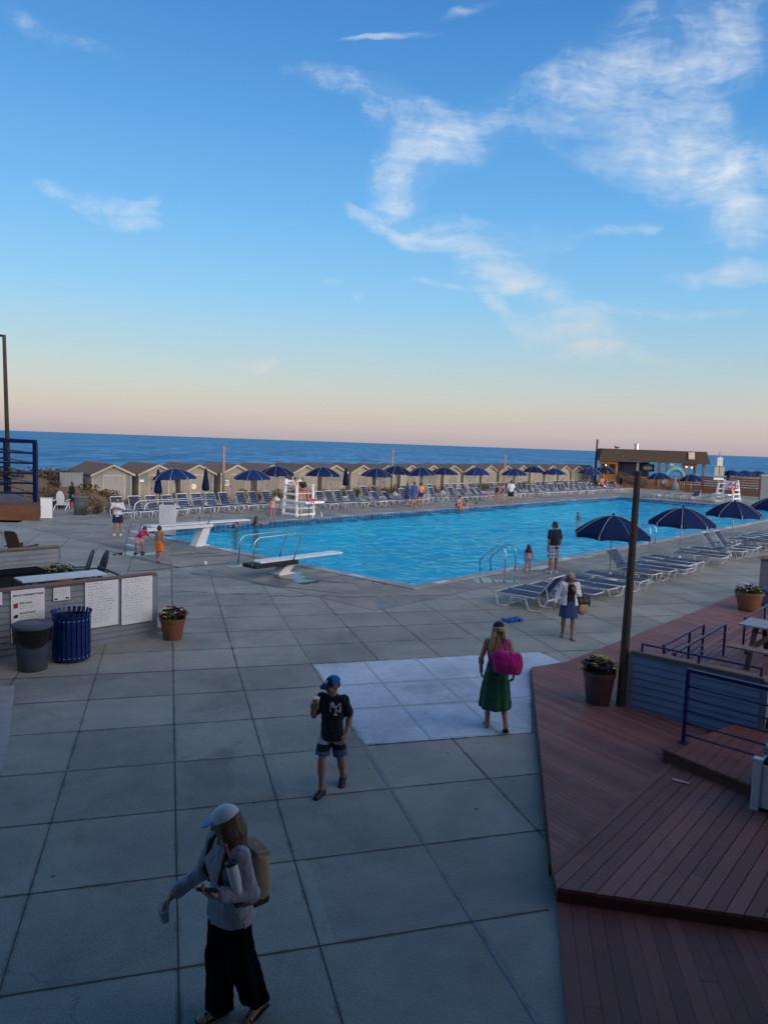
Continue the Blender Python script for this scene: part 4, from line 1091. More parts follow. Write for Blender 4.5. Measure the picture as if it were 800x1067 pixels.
def umbrella(label, R_, ztop, zrim, m_, group, val=.15, tip=True, base=True, nseg=4):
    t = empty('parasol', (0, 0, 0), 0, label, 'parasol', group); n = 8
    def rim(a, tt):
        k = math.pi / n; fr = (a % (2 * k)) / (2 * k)
        ch = math.cos(k) / math.cos((fr - .5) * 2 * k)       # straight hem from rib to rib
        ch = 1 - (1 - ch) * tt * 1.4
        sag = 1 - abs(fr - .5) * 2
        z = ztop - (ztop - zrim) * tt ** 1.75 - .035 * sag * tt * (1 - tt) * 4
        return Vector((R_ * tt * ch * math.cos(a), R_ * tt * ch * math.sin(a), z))
    m = MB(); A = n * nseg; T = 7; vs = []
    for j in range(1, T + 1):
        for i in range(A): vs.append(rim(2 * math.pi * i / A, j / T))
    for i in range(A):
        a = 2 * math.pi * i / A; p_ = rim(a, 1); fr = (i % nseg) / nseg
        vs.append(Vector((p_.x * 1.012, p_.y * 1.012, p_.z - val * (1 - .22 * math.sin(math.pi * fr)))))
    vs.append(Vector((0, 0, ztop))); c = len(vs) - 1
    fs = [(c, i, (i + 1) % A) for i in range(A)] + [(j * A + i, (j + 1) * A + i, (j + 1) * A + (i + 1) % A, j * A + (i + 1) % A) for j in range(T) for i in range(A)]
    m.add(vs, fs); m.build('canopy', m_, t, auto=60)
    m = MB(); m.tube([(0, 0, .05), (0, 0, ztop + .02)], .022, 8); m.build('pole', M_alu, t, smooth=True)
    m = MB(); m.lathe([(.02, 0), (.045, .01), (.045, .04), (.015, .075)], 10, (0, 0, ztop + .0)); m.build('finial', m_, t, smooth=True)
    for i in range(n):
        a = 2 * math.pi * i / n
        m = MB(); m.tube([rim(a, .06) - Vector((0, 0, .03)), rim(a, .5) - Vector((0, 0, .025)), rim(a, .99) - Vector((0, 0, .012))], .008, 5); m.build('rib', M_alu, t)
    m = MB()
    for i in range(n):
        a = 2 * math.pi * i / n
        m.tube([rim(a, j / 8) + Vector((0, 0, .005)) for j in range(0, 9)], .0085, 4)
        if tip:
            p_ = rim(a, 1); q = Vector((math.cos(a), math.sin(a), 0)); s_ = Vector((-q.y, q.x, 0))
            m.box(p_ + q * .022 - Vector((0, 0, val * .5)), (.012, .045, val), a)
    m.build('piping', mat('pale_piping', (.30, .33, .40), .7), t)
    if base:
        m = MB(); m.lathe([(.27, 0), (.28, .03), (.24, .13), (.15, .20), (.05, .23), (.035, .34)], 18); m.build('base', M_whiteplastic, t, auto=40)
    return t
NU = 'navy parasols along the near pool side'
pu = umbrella(None, 1.22, 2.22, 1.64, M_navy, NU)
nb = ['first and nearest navy parasol, standing left of the tall wooden post', 'navy parasol just right of the tall wooden post', 'navy parasol in front of the far white lifeguard chair', 'navy parasol cut by the right edge of the photo', 'navy parasol beyond the right edge row']
for i, (u, v) in enumerate([(5.71, -3.65), (11.9, -3.65), (18.8, -3.5), (25.6, -3.55)]):
    o = pu if i == 0 else copy_tree(pu)
    o.location = U(u, v); o.rotation_euler = (0, 0, R(10 + i * 13)); o['label'] = nb[i]; o['category'] = 'parasol'; o['group'] = NU

# ---- far side: loungers, parasols, shrubs, huts
FARG = 'sun loungers on the far pool side'
fp = {k: lounger('sun_lounger', None, a, 4, .022, FARG, True) for k, a in (('up', 62), ('mid', 40), ('flat', 2))}
fused = set(); fr_ = random.Random(31)
def far_lounger(p, rz, kind, label, group=FARG):
    o = fp[kind] if kind not in fused else copy_tree(fp[kind]); fused.add(kind)
    o.location = p; o.rotation_euler = (0, 0, rz); o['label'] = label; o['category'] = 'sun lounger'; o['group'] = group
def u_at(px, v, py=500):
    r = ray(px, py); r = Vector((r.x, r.y, 0)) - Vector((0, 0, 0)); d = r.normalized()
    # solve C0 + UX u + VX v = d s
    A = np.array([[d.x, -UX.x], [d.y, -UX.y]]); bb = np.array([C0.x + VX.x * v, C0.y + VX.y * v]); s, u = np.linalg.solve(A, bb); return u
lefts = [112, 131, 150, 168, 186, 201, 216, 232, 247, 262, 276]
for i, px in enumerate(lefts):
    u = u_at(px, 22.6)
    far_lounger(U(u, 20.9 - (.5 if i < 4 else 0)), UA + R(90 + fr_.uniform(-6, 6)), 'up', 'raised navy lounger of the far row, %s from the left end by the shrubs' % ordw(i))
u = u_at(338, 20.5); fn_ = 0
while u < 61.5:
    if fr_.random() < .90:
        kd = 'up' if u < 18.5 or (40 < u < 56 and fr_.random() < .6) else fr_.choice(['mid', 'flat', 'up', 'mid'])
        lb = {'up': 'raised', 'mid': 'half-raised', 'flat': 'flat'}[kd] + ' navy lounger of the far row, %s to the right of the manned lifeguard chair' % ordw(fn_); fn_ += 1
        far_lounger(U(u, 19.4 + fr_.uniform(-.2, .3)), UA + R(90 + fr_.uniform(-7, 7)), kd, lb)
    u += .92
for i in range(15):
    v = -3.2 + i * 1.25
    if abs(v - 6.3) < 1.4: continue
    far_lounger(U(PL + 3.4 + fr_.uniform(-.2, .2), v), UA + R(fr_.uniform(-6, 6)), fr_.choice(['mid', 'flat', 'flat']), 'white lounger at the far short end of the pool, %s from the right' % ordw(i), 'sun loungers at the far end of the pool')
u = 23.0; fn_ = 0
while u < 60:     # a second, raised-back row under the parasols
    if fr_.random() < .8: far_lounger(U(u, 22.4), UA + R(90 + fr_.uniform(-5, 5)), 'up', 'raised navy lounger, %s from the left in the rear row under the far parasols' % ordw(fn_), 'rear row of far sun loungers'); fn_ += 1
    u += 1.15

FU = 'blue parasols on the far pool side'
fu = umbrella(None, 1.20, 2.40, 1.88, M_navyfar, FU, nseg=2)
flist = [(184, 24.2, 'far blue parasol above the white sign on the diving board'), (263.5, 24.2, 'far blue parasol just left of the dark one by the white lifeguard chair'), (288.5, 26.6, 'dark far parasol directly behind the white lifeguard chair'),
         (336, 24.4, 'far blue parasol just right of the white lifeguard chair'), (392, 24.0, 'far blue parasol beside the second beach lamp pole'), (412, 26.6, 'darker far parasol right of the second beach lamp pole'),
         (440, 23.8, 'far blue parasol above the group with blue towels'), (462, 26.4, 'darker far parasol right of the group with blue towels'), (497, 23.6, 'far blue parasol left of the man in white shirt and black shorts'),
         (536, 23.4, 'far blue parasol right of the man in white shirt and black shorts'), (555, 26.2, 'darker far parasol behind the loungers at mid row'), (577, 23.4, 'far blue parasol above the bathing man in navy shirt'),
         (613, 23.4, 'far blue parasol left of the beach bar'), (629, 25.6, 'far parasol at the left corner of the beach bar'), (687, 15.5, 'blue parasol in front of the beach bar sculpture'), (721, 11.5, 'blue parasol in front of the right end of the beach bar')]
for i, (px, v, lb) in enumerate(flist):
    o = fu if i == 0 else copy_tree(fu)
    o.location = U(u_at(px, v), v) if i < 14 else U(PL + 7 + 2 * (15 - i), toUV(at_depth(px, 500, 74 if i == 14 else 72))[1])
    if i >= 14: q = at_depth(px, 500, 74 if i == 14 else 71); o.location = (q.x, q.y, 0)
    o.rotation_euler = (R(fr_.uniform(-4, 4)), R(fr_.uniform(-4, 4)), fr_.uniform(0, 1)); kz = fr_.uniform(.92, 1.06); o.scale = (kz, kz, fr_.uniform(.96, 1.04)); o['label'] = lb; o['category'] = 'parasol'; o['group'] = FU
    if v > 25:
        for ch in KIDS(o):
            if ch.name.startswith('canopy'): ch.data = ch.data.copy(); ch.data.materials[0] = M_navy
def closed_umbrella(p, label, h=2.5):
    t = empty('closed_parasol', p, 0, label, 'parasol', 'closed navy parasols')
    m = MB(); n = 16; prof = [(.03, .9), (.17, .95), (.19, 1.15), (.12, 1.7), (.07, 2.2), (.02, 2.38)]; vs = []
    for r0, z in prof:
        for i in range(n): a = 2 * math.pi * i / n; k = r0 * (1 + .28 * math.cos(8 * a)); vs.append((k * math.cos(a), k * math.sin(a), z))
    m.add(vs, [(j * n + i, j * n + (i + 1) % n, (j + 1) * n + (i + 1) % n, (j + 1) * n + i) for j in range(len(prof) - 1) for i in range(n)]); m.build('canopy', M_navy, t, smooth=True)
    m = MB(); m.tube([(0, 0, 0), (0, 0, 2.45)], .025, 6); m.build('pole', M_alu, t); m = MB(); m.lathe([(.26, 0), (.26, .06), (.05, .16)], 12); m.build('base', M_whiteplastic, t)
    return t
closed_umbrella(U(u_at(165, 24.5), 24.5), 'closed navy parasol in front of the second hut'); closed_umbrella(U(u_at(214.5, 25.5), 25.5), 'closed navy parasol standing left of the first beach lamp pole')
closed_umbrella(U(u_at(360, 26.5), 26.5), 'closed navy parasol right of the first parasol past the lifeguard chair')

# changing huts
HG = 'timber changing huts along the beach'
t = empty('beach_hut', (0, 0, 0), 0, None, 'hut', HG)
HW, HD, HE, HP = 2.66, 3.3, 1.78, 2.36
b = MB()
def gable_box(mb, w_, d_, e, p_):
    h = w_ / 2
    vs = [(-h, 0, 0), (h, 0, 0), (h, 0, e), (0, 0, p_), (-h, 0, e), (-h, d_, 0), (h, d_, 0), (h, d_, e), (0, d_, p_), (-h, d_, e)]
    mb.add(vs, [(0, 1, 2, 3, 4), (6, 5, 9, 8, 7), (1, 6, 7, 2), (5, 0, 4, 9), (0, 5, 6, 1)])
gable_box(b, HW, HD, HE, HP)
b.build('wall', M_hut, t)
b = MB(); sl = (HP - HE) / (HW / 2); h = HW / 2 + .16
for s in (-1, 1):
    q = [(0, -.18, HP + .03), (s * h, -.18, HP + .03 - sl * h), (s * h, HD + .15, HP + .03 - sl * h), (0, HD + .15, HP + .03)]
    q2 = [(x, y, z + .06) for x, y, z in q]
    b.add(q + q2, [(0, 1, 2, 3), (7, 6, 5, 4), (0, 4, 5, 1), (1, 5, 6, 2), (2, 6, 7, 3), (3, 7, 4, 0)])
b.build('roof', M_shingle, t)
for s in (-1, 1):
    b = MB(); b.beam((s * h, -.20, HP - sl * h - .01), (s * .005, -.20, HP - .01), .03, .11, up=(0, 0, 1)); b.build('gable_board', M_huttrim, t)
b = MB(); b.box((0.12, -.015, .86), (1.35, .03, 1.60)); d_ = b.build('door', M_hutdoor, t)
b = MB(); b.box((-.42, -.045, .85), (.05, .04, .12)); b.build('handle', M_black, d_)
b = MB()
for x in (-.60, .84): b.box((x, -.02, .86), (.08, .04, 1.72))
b.box((.12, -.02, 1.70), (1.52, .04, .08)); b.build('door_frame', M_huttrim, t)
for s in (-1, 1): b = MB(); b.box((s * (HW / 2 - .05), -.012, HE / 2), (.10, .025, HE)); b.build('corner_board', M_huttrim, t)
hutpx = [117, 164, 206, 246, 283, 315, 345, 374, 401, 425, 447, 469, 489, 508, 526, 543, 559, 574, 588, 602]
hv = 29.4; u0 = u_at(117, hv, 487); u1 = u_at(588, hv, 487); stp = (u1 - u0) / 18
ordn = ['first', 'second', 'third', 'fourth', 'fifth', 'sixth', 'seventh', 'eighth', 'ninth', 'tenth', 'eleventh', 'twelfth', 'thirteenth', 'fourteenth', 'fifteenth', 'sixteenth', 'seventeenth', 'eighteenth', 'nineteenth', 'twentieth', 'twenty-first']
for i in range(21):
    o = t if i == 0 else copy_tree(t)
    o.location = U(u_at(hutpx[i], hv, 487) if i < 5 else u0 + stp * i, hv); o.rotation_euler = (0, 0, UA)
    o['label'] = 'tan gabled changing hut with brown roof, %s from the left in the beach row' % ordn[i]; o['category'] = 'hut'; o['group'] = HG
fh = t
for ch in KIDS(fh):
    if ch.name.startswith(('wall', 'door')) and ch.name.split('.')[0] in ('wall', 'door'): ch.data = ch.data.copy(); ch.data.materials[0] = mat('grey_hut_paint', (.27, .27, .262) if ch.name.startswith('wall') else (.25, .25, .245), .7, .12, 3, dirt=.2)
# things hung and laid about the huts and loungers
tw = random.Random(41)
def towel(p, rz, col, name, label, size=(.55, .95), tilt=0.0):
    mb = MB(); nx, ny = 6, 9; vs = []
    for j in range(ny):
        for i in range(nx): vs.append(((i / (nx - 1) - .5) * size[0], (j / (ny - 1) - .5) * size[1], .012 * math.sin(3 * i + 2 * j) + tw.uniform(0, .012)))
    mb.add(vs, [(j * nx + i, j * nx + i + 1, (j + 1) * nx + i + 1, (j + 1) * nx + i) for j in range(ny - 1) for i in range(nx - 1)])
    o = mb.build('towel', mat(name, col, .9, .15, 12), smooth=True); o.modifiers.new('thick', 'SOLIDIFY').thickness = .012; o.location = p; o.rotation_euler = (tilt, 0, rz); tag(o, label, 'towel')
for px, col, nm, lb in ((300, (.60, .60, .62), 'towel_white', 'white towel on the loungers behind the manned lifeguard chair'), (352, (.14, .28, .42), 'towel_blue', 'pale blue towel on the far loungers right of the manned lifeguard chair'), (447, (.62, .60, .58), 'towel_white', 'white towel on a far lounger right of the blue-towelled bathers'), (505, (.45, .12, .16), 'towel_rose', 'rose towel on a far lounger left of the pair of bathers'), (566, (.60, .60, .62), 'towel_white', 'white towel on a far lounger right of the man in white shirt')):
    towel(U(u_at(px, 20.0), 20.0, .41), UA + R(tw.uniform(-10, 10)), col, nm, lb)
q = on_plane(202, 507, U(u0 + stp * 2, hv - .03), -VX); t = empty('wall_plaque', q, UA, 'round pale plaque on the front of the third hut', 'plaque')
m = MB(); m.lathe([(.20, 0), (.20, .03), (.15, .04), (.02, .04)], 18); m.xform(Matrix.Rotation(R(90), 4, 'X')).build('disc', mat('cream_panel', (.62, .60, .48), .5), t)
q = on_plane(148, 501, U(u0 + stp, hv - .03), -VX); t = empty('hut_number', q, UA, 'small white plate on the second hut front', 'sign'); m = MB(); m.box((0, 0, 0), (.30, .02, .16)); m.build('plate', M_sign, t)
# grey wing panel left of the first hut and gap screens
p = U(u0 - 2.5, hv + .2); t = empty('screen_panel', p, UA, 'grey board screen joined to the left of the first hut', 'screen')
b = MB(); [b.box((-.55 + k * .22, 0, .95), (.21, .05, 1.9)) for k in range(6)]; b.build('boards', M_hutgrey, t)
for s in (-1, 1): b = MB(); b.box((s * .66, 0, .97), (.08, .08, 1.94)); b.build('post', M_hutgrey, t)
# small hut sign
p = on_plane(236, 503, U(u0 + stp * 3, hv - .03), -VX)
t = empty('hut_number', p, UA, 'small white number plate on the fourth hut front', 'sign')
b = MB(); b.box((0, 0, 0), (.50, .02, .40)); b.build('plate', M_sign, t); lettering('51', .34, 0, -.12, t, align='CENTER', y=-.012, bold=.012)
# beach lamp poles
for px, py, lb in ((233, 465, 'tan lamp pole in front of the fourth hut'), (408, 468, 'tan lamp pole in front of the ninth hut'), (525, 473, 'tan lamp pole in front of the fifteenth hut'), (619.5, 458, 'dark tall pole at the left corner of the beach bar')):
    v = 28.4; u = u_at(px, v); q = U(u, v); z = (at_depth(px, py, q.y)).z
    t = empty('lamp_pole', q, 0, lb, 'pole', 'poles along the beach')
    b = MB(); b.tube([(0, 0, 0), (0, 0, z)], .10 if px < 600 else .16, 8, r1=.07 if px < 600 else .12); b.build('shaft', mat('tan_pole', (.30, .22, .14), .8, .2) if px < 600 else M_wood, t, smooth=True)
    b = MB(); b.box((0, 0, z + .03), (.2, .2, .06)); b.box((.12, 0, z - .25), (.12, .1, .16)); b.build('lamp_cap', M_hutgrey, t)
# low shrubs
M_shrub = leafmat('dry_shrub', (.045, .040, .016), (.20, .155, .075))
sh = []
for k in range(3):
    r = random.Random(50 + k); b = MB(); leafcloud(b, Vector((0, 0, .42)), (.62, .5, .42), 420, .075, r)
    f = empty('shrub', (0, 0, 0), 0, None, 'shrub', 'low shrubs between huts and loungers'); b.build('foliage', M_shrub, f)
    b = MB(); [b.tube([(r.uniform(-.1, .1), r.uniform(-.1, .1), 0), (r.uniform(-.35, .35), r.uniform(-.3, .3), .55)], .014, 4) for _ in range(7)]; b.build('stems', M_wood, f); sh.append(f)
su = set()
def shrub(u, v, s, lb):
    k = fr_.randrange(3); o = sh[k] if k not in su else copy_tree(sh[k]); su.add(k)
    o.location = U(u, v); o.scale = (s, s, s * fr_.uniform(.85, 1.1)); o.rotation_euler = (0, 0, fr_.uniform(0, 6.28)); o['label'] = lb; o['category'] = 'shrub'; o['group'] = 'low shrubs between huts and loungers'
for (u, v), wd_ in zip(((1.1, 23.3), (1.9, 23.5), (2.7, 23.4), (1.5, 24.2), (2.4, 24.3)), ('front left and nearest the can', 'front middle', 'front right and nearest the loungers', 'rear left', 'rear right')): shrub(u, v, .62, 'dry shrub beside the far trash can, %s in its cluster' % wd_)
for i in range(21):
    hu = u0 + stp * i
    shrub(hu, 26.9 + fr_.uniform(-.3, .3), fr_.uniform(.75, 1.05), 'dry low shrub before the front of the %s hut from the left' % ordn[i])
    if i < 20: shrub(hu + stp / 2, 26.9 + fr_.uniform(-.3, .3), fr_.uniform(.75, 1.05), 'dry low shrub before the gap right of the %s hut' % ordn[i])
for k in sh:
    if 'label' not in k: bpy.data.objects.remove(k)

# ---- diving boards
def diving_board(label, v, z, u_back, u_tip, u_ped, rail_z, wd=.5):
    t = empty('diving_board', U(u_ped, v), UA, label, 'diving board'); L0, L1 = u_back - u_ped, u_tip - u_ped
    m = MB(); m.prism([(L0 + .25, -wd / 2), (L1, -wd / 2 + .02), (L1, wd / 2 - .02), (L0 + .25, wd / 2)], z - .055, z); m.build('board', M_whiteplastic, t, bevel=.01)
    m = MB(); m.box(((L0 + .4) / 2, 0, z - .13), (.4 - L0, wd + .16, .12)); m.build('stand_frame', M_white if z > .8 else M_black, t, bevel=.01)
    m = MB()
    m.prism([(-.34, -.26), (.30, -.26), (.30, .26), (-.34, .26)], 0, .05)
    q = MB(); vs = [(-.30, -.18, .05), (.14, -.18, .05), (.14, .18, .05), (-.30, .18, .05), (.02, -.24, z - .19), (.36, -.24, z - .19), (.36, .24, z - .19), (.02, .24, z - .19)]
    q.add(vs, [(3, 2, 1, 0), (4, 5, 6, 7), (0, 1, 5, 4), (1, 2, 6, 5), (2, 3, 7, 6), (3, 0, 4, 7)]); m.add(q.v, q.f); m.build('pedestal', M_white, t, bevel=.01)
    for s in (-1, 1):
        y = s * (wd / 2 + .1); xb, xf = L0 - .15, min(.55, L1 - 1.4); m = MB()
        m.tube([(xb - (.35 if z > .8 else .0), y, .0 if z > .8 else z - .1), (xb + .08, y, rail_z - .12), (xb + .25, y, rail_z), (xf - .25, y, rail_z + .03), (xf - .08, y, rail_z - .05), (xf - .42, y, z - .08)], .021, 8)
        m.build('handrail', M_steel, t, smooth=True)
    if z > .8:
        for k in range(3):
            m = MB(); f = (k + 1) / 4; m.box((L0 - .5 + .38 * f, 0, z * f), (.14, wd + .16, .04)); m.build('step', M_white, t)
    return t
diving_board('white high diving board with tall steel handrails and hanging sign, the farther one', 10.7, .95, -2.85, 2.0, -.32, 1.85)
diving_board('white low diving board with steel handrails, the nearer one', 4.0, .52, -3.1, .75, -1.75, 1.3)
p = at_depth(175, 541.5, 29.0)
t = empty('pool_rules_sign', (p.x, p.y, .41), R(-6), 'white rules sign hung on the rail of the farther diving board', 'sign')
m = MB(); m.box((0, 0, .59), (.68, .03, 1.18)); m.build('board', M_sign, t)
m = MB(); [words_mesh(m, -.27, .27, 1.08 - k * .075, .03, wr, wr.uniform(.6, 1), -.018) for k in range(14)]; m.build('handwriting', mat('faint_ink', (.25, .28, .33), .7, .2), t)
m = MB(); m.tube([(-.2, .02, 0), (-.2, .02, -.41)], .015, 6); m.tube([(.2, .02, 0), (.2, .02, -.41)], .015, 6); m.build('legs', M_steel, t)
# ---- pool ladders rails
def pool_rail(label, u, v, rz=0.0, near=True, group='steel pool entry rails'):
    t = empty('pool_handrail', U(u, v), UA + rz, label, 'handrail', group)
    for s in (-.33, .33):
        m = MB(); m.tube([(s, -.55, 0), (s, -.55, .72), (s, -.40, .88), (s, -.18, .90), (s, .35, .50), (s, .50, .30), (s, .48, .08), (s, .42, -.3)], .024, 8); m.build('rail', M_steel, t, smooth=True)
    m = MB(); [m.box((s, -.55, .01), (.11, .11, .02)) for s in (-.33, .33)]; m.build('flanges', M_steel, t)
pool_rail('steel pool entry rails beside the little girl', 4.75, .1)
pool_rail('steel pool entry rails under the second near parasol', 17.2, .1)
pool_rail('steel pool entry rails on the far edge by the far diving board tip', 10.4, PWD, R(180))

# ---- lifeguard chairs
def guard_chair(label, loc, rz, w_=1.55, d_=1.15):
    t = empty('lifeguard_chair', loc, rz, label, 'lifeguard chair')   # front is -y
    bx, by = w_ / 2, d_ / 2; seat = 1.28; hw, hd = .62, .42
    def legpt(sx, sy, z):
        f = z / 2.1; return Vector((sx * (bx + (hw - bx) * f), sy * (by + (hd - by) * f), z))
    for sx in (-1, 1):
        m = MB(); m.beam(legpt(sx, 1, 0), legpt(sx, 1, 2.1), .13, .11, up=(0, 1, 0)); m.build('leg', M_white, t)
        m = MB(); m.beam(legpt(sx, -1, 0), legpt(sx, -1, 1.72), .13, .11, up=(0, 1, 0)); m.build('leg', M_white, t)
        for z in (.12, .50, .88, 1.26):
            m = MB(); m.beam(legpt(sx, 1, z) + Vector((sx * .085, .05, 0)), legpt(sx, -1, z) + Vector((sx * .085, -.05, 0)), .035, .13); m.build('side_slat', M_white, t)
        m = MB(); m.beam(legpt(sx, 1, 1.70) + Vector((0, .05, .07)), legpt(sx, -1, 1.70) + Vector((0, -.12, .07)), .17, .05); m.build('arm', M_white, t)
    for z in (.10, .47):
        m = MB(); m.beam(legpt(-1, -1, z) + Vector((-.03, -.08, 0)), legpt(1, -1, z) + Vector((.03, -.08, 0)), .04, .12); m.build('front_slat', M_white, t)
    m = MB()
    for k in range(6): m.box((0, -.36 + k * .145, seat), (hw * 2 + .05, .13, .035))
    m.build('seat', M_white, t)
    m = MB()
    for k in range(4): m.box((0, .46 - .015 * k, 1.45 + k * .17), (hw * 2 + .02, .03, .13))
    m.build('backrest', M_white, t)
    m = MB()
    for k in range(5): m.box((0, -.62 - k * .15, .86), (hw * 2 + .28, .14, .035))
    m.box((-.70, -.9, .81), (.05, .8, .09)); m.box((.70, -.9, .81), (.05, .8, .09)); m.box((0, -1.30, .83), (1.5, .04, .12)); m.build('footrest', M_white, t)
    return t
gp = [P(294.6, 536.7), P(308, 538.6), P(327, 536.9)]
GC = (gp[0] + gp[2]) / 2; GC.z = 0
GR = aim(gp[1], gp[2])
guard_chair('tall white lifeguard chair on the far pool edge with two guards on it', GC, GR - R(4), 1.35, 1.1)
g2 = P(757, 524.5); g2.z = 0
guard_chair('empty white lifeguard chair with red ring buoy at the far right', g2, UA - R(90) - R(12), 1.7, 1.15)
t = empty('ring_buoy', (g2.x - .1, g2.y - 1.0, 1.55), R(10), 'red ring buoy hung on the far right lifeguard chair', 'ring buoy')
m = MB(); m.tube([(.32 * math.cos(2 * math.pi * k / 20), 0, .32 * math.sin(2 * math.pi * k / 20)) for k in range(20)], .085, 8, closed=True); m.build('ring', mat('buoy_red', (.42, .03, .035), .5), t, smooth=True)
m = MB(); [m.tube([(.32 * math.cos(a + d), 0, .32 * math.sin(a + d)) for d in (-.12, 0, .12)], .09, 8) for a in (0, 1.57, 3.14, 4.71)]; m.build('band', M_whiteplastic, t)

# ---- beach bar
bl, br = at_depth(621.5, 505, 90.5), at_depth(736, 505, 88.0); bl.z = br.z = 0
t = empty('beach_bar', bl, aim(bl, br), 'brown shingled open-fronted beach bar beyond the pool end', 'bar'); BW = (br - bl).length
z0, z1 = 3.15, 4.62
m = MB(); vs = [(.0, -1.1, z0), (BW, -1.1, z0), (BW, 6.4, z0), (.0, 6.4, z0), (.35, -.4, z1), (BW - .35, -.4, z1), (BW - .35, 5.8, z1), (.35, 5.8, z1)]
m.add(vs, [(3, 2, 1, 0), (4, 5, 6, 7), (0, 1, 5, 4), (1, 2, 6, 5), (2, 3, 7, 6), (3, 0, 4, 7)]); rf = m.build('roof', mat('bar_shingle', (.066, .050, .036), .9, .35, 4, .7, 10), t)
m = MB(); m.lathe([(.28, 0), (.28, .55), (.36, .55), (.36, .68), (.1, .75)], 12, (4.6, 2, z1)); m.build('vent', M_steel, rf, auto=40)
m = MB(); m.box((BW - 2.1, -.82, 4.1), (.7, .06, .9), M=Matrix.Rotation(R(-25), 3, 'X')); m.build('roof_sign', mat('pale_sign', (.5, .38, .32), .6, .3), t)
m = MB(); m.box((3.9, 1.0, 1.6), (4.0, .15, 3.0)); m.box((6.0, 3, 1.6), (.15, 4, 3.0)); m.build('navy_wall', M_navywall, t)
m = MB(); 
for x in (.25, 2.15): m.box((x, -.3, 1.7), (.25, .25, 2.9))
m.box((1.2, -.3, 2.95), (2.1, .2, .35)); m.box((1.2, -.3, 1.1), (2.1, .2, .9)); m.box((1.2, -.32, 2.0), (.15, .15, 1.7)); m.build('booth', M_orange, t)
m = MB(); m.box((1.2, .5, 2.0), (1.9, .1, 1.7)); m.build('booth_back', mat('booth_dark', (.09, .045, .03), .7), t)
for x, mm in ((4.55, M_hutgrey), (7.0, M_orange), (7.9, M_orange), (9.75, M_orange), (BW - 2.9, M_orange), (BW - .6, M_brown)):
    m = MB(); m.box((x, -.5, 1.6), (.28, .28, 3.05)); m.build('post', mm, t)
m = MB(); m.box((5.2, -.2, .8), (4.6, .5, 1.0)); m.box((8.7, -.1, .75), (1.5, .5, 1.0)); m.build('bar_front', M_brown, t)
m = MB(); m.box((7.0, -.3, 1.35), (8.5, .7, .08)); m.build('bar_top', M_purp, t)
m = MB(); m.box((5.9, .85, 2.45), (1.5, .06, .9)); mb_ = m.build('menu_board', M_navywall, t)
m = MB(); r = random.Random(77); [m.tube([(5.4 + .25 * k, .8, 2.2 + r.uniform(-.1, .1)), (5.5 + .25 * k, .8, 2.75 + r.uniform(-.15, .15)), (5.62 + .25 * k, .8, 2.3)], .05, 4) for k in range(4)]; m.build('chalk_lettering', M_sign, mb_)
m = MB(); m.box((10.55, .4, 1.35), (1.3, 1.2, 1.2)); m.box((10.55, -.15, 3.0), (1.5, .2, .3)); m.box((11.2, .4, 2.4), (.15, .8, 1.2)); m.build('kiosk', M_orange, t)
M_bulb, tt, bb = newmat('warm_bulb'); bb.inputs['Emission Color'].default_value = (1, .62, .25, 1); bb.inputs['Emission Strength'].default_value = 2.0
for x, z in ((10.1, 2.75), (.9, 2.6), (10.7, 2.7)): m = MB(); m.sphere((x, -.35, z), .09, 10, 6); m.build('lamp', M_bulb, t, smooth=True)
m = MB(); m.box((BW / 2, 2.5, .2), (BW, 6.6, .38)); m.build('platform', M_brown, t)
m = MB(); m.beam((2.4, -1.2, 1.5), (5.6, -1.2, .45), .1, .5); m.beam((2.4, -1.25, 1.95), (5.6, -1.25, .9), .08, .1); [m.beam((x, -1.2, .2), (x, -1.2, 1.95 - (x - 2.4) * .33), .1, .1) for x in (2.4, 3.4, 4.5, 5.6)]; m.build('ramp', M_wood, t)
# leaping-fish sculpture in the open bay
q = bl + (br - bl).normalized() * 8.2
t = empty('fish_sculpture', (q.x, q.y - 1.9, 0), aim(bl, br), 'pale teal leaping fish sculpture in the bar bay', 'sculpture')
pts = [Vector((1.05 * -math.cos(R(a)), 0, 1.25 + 1.35 * math.sin(R(a)))) for a in range(0, 176, 12)]
m = MB(); n = len(pts)
for i in range(n - 1):
    ra_, rb_ = [.08 + .26 * math.sin(math.pi * min(1, (k + .6) / n)) ** .8 for k in (i, i + 1)]
    m.tube([pts[i], pts[i + 1]], ra_, 10, r1=rb_)
m.build('body', mat('teal_paint', (.16, .42, .46), .4, .25, 4), t, smooth=True)
m = MB(); m.beam((-.15, 0, 2.75), (-.5, 0, 3.1), .08, .3, up=(1, 0, 0)); m.beam((-1.05, 0, 1.2), (-1.4, 0, .85), .06, .3, up=(0, 1, 0)); m.beam((-1.05, 0, 1.2), (-.75, 0, .8), .06, .3, up=(0, 1, 0)); m.build('fins', mat('teal_pale', (.35, .52, .55), .4), t)
m = MB(); m.lathe([(.5, 0), (.5, .5), (.3, .9), (.12, 1.0), (.1, 1.7)], 12, (.1, 0, 0)); m.build('plinth', M_hutgrey, t)
# low red deck and fence right of the bar
fa, fb = at_depth(714, 500, 84), at_depth(812, 500, 78); fa.z = fb.z = 0
t = empty('deck_fence', fa, aim(fa, fb), 'red-brown boarded deck fence right of the beach bar', 'fence'); FL = (fb - fa).length
m = MB(); m.box((FL / 2, 1.5, .3), (FL, 3, .6)); m.build('deck', M_brown, t)
m = MB(); [m.box((FL / 2, 0, .75 + k * .26), (FL, .05, .17)) for k in range(5)]; m.build('rails', mat('red_fence', (.17, .065, .045), .7, .3), t)
k = 0
while k <= FL: m = MB(); m.box((k, .06, 1.1), (.12, .12, 1.6)); m.build('post', M_brown, t); k += 1.9
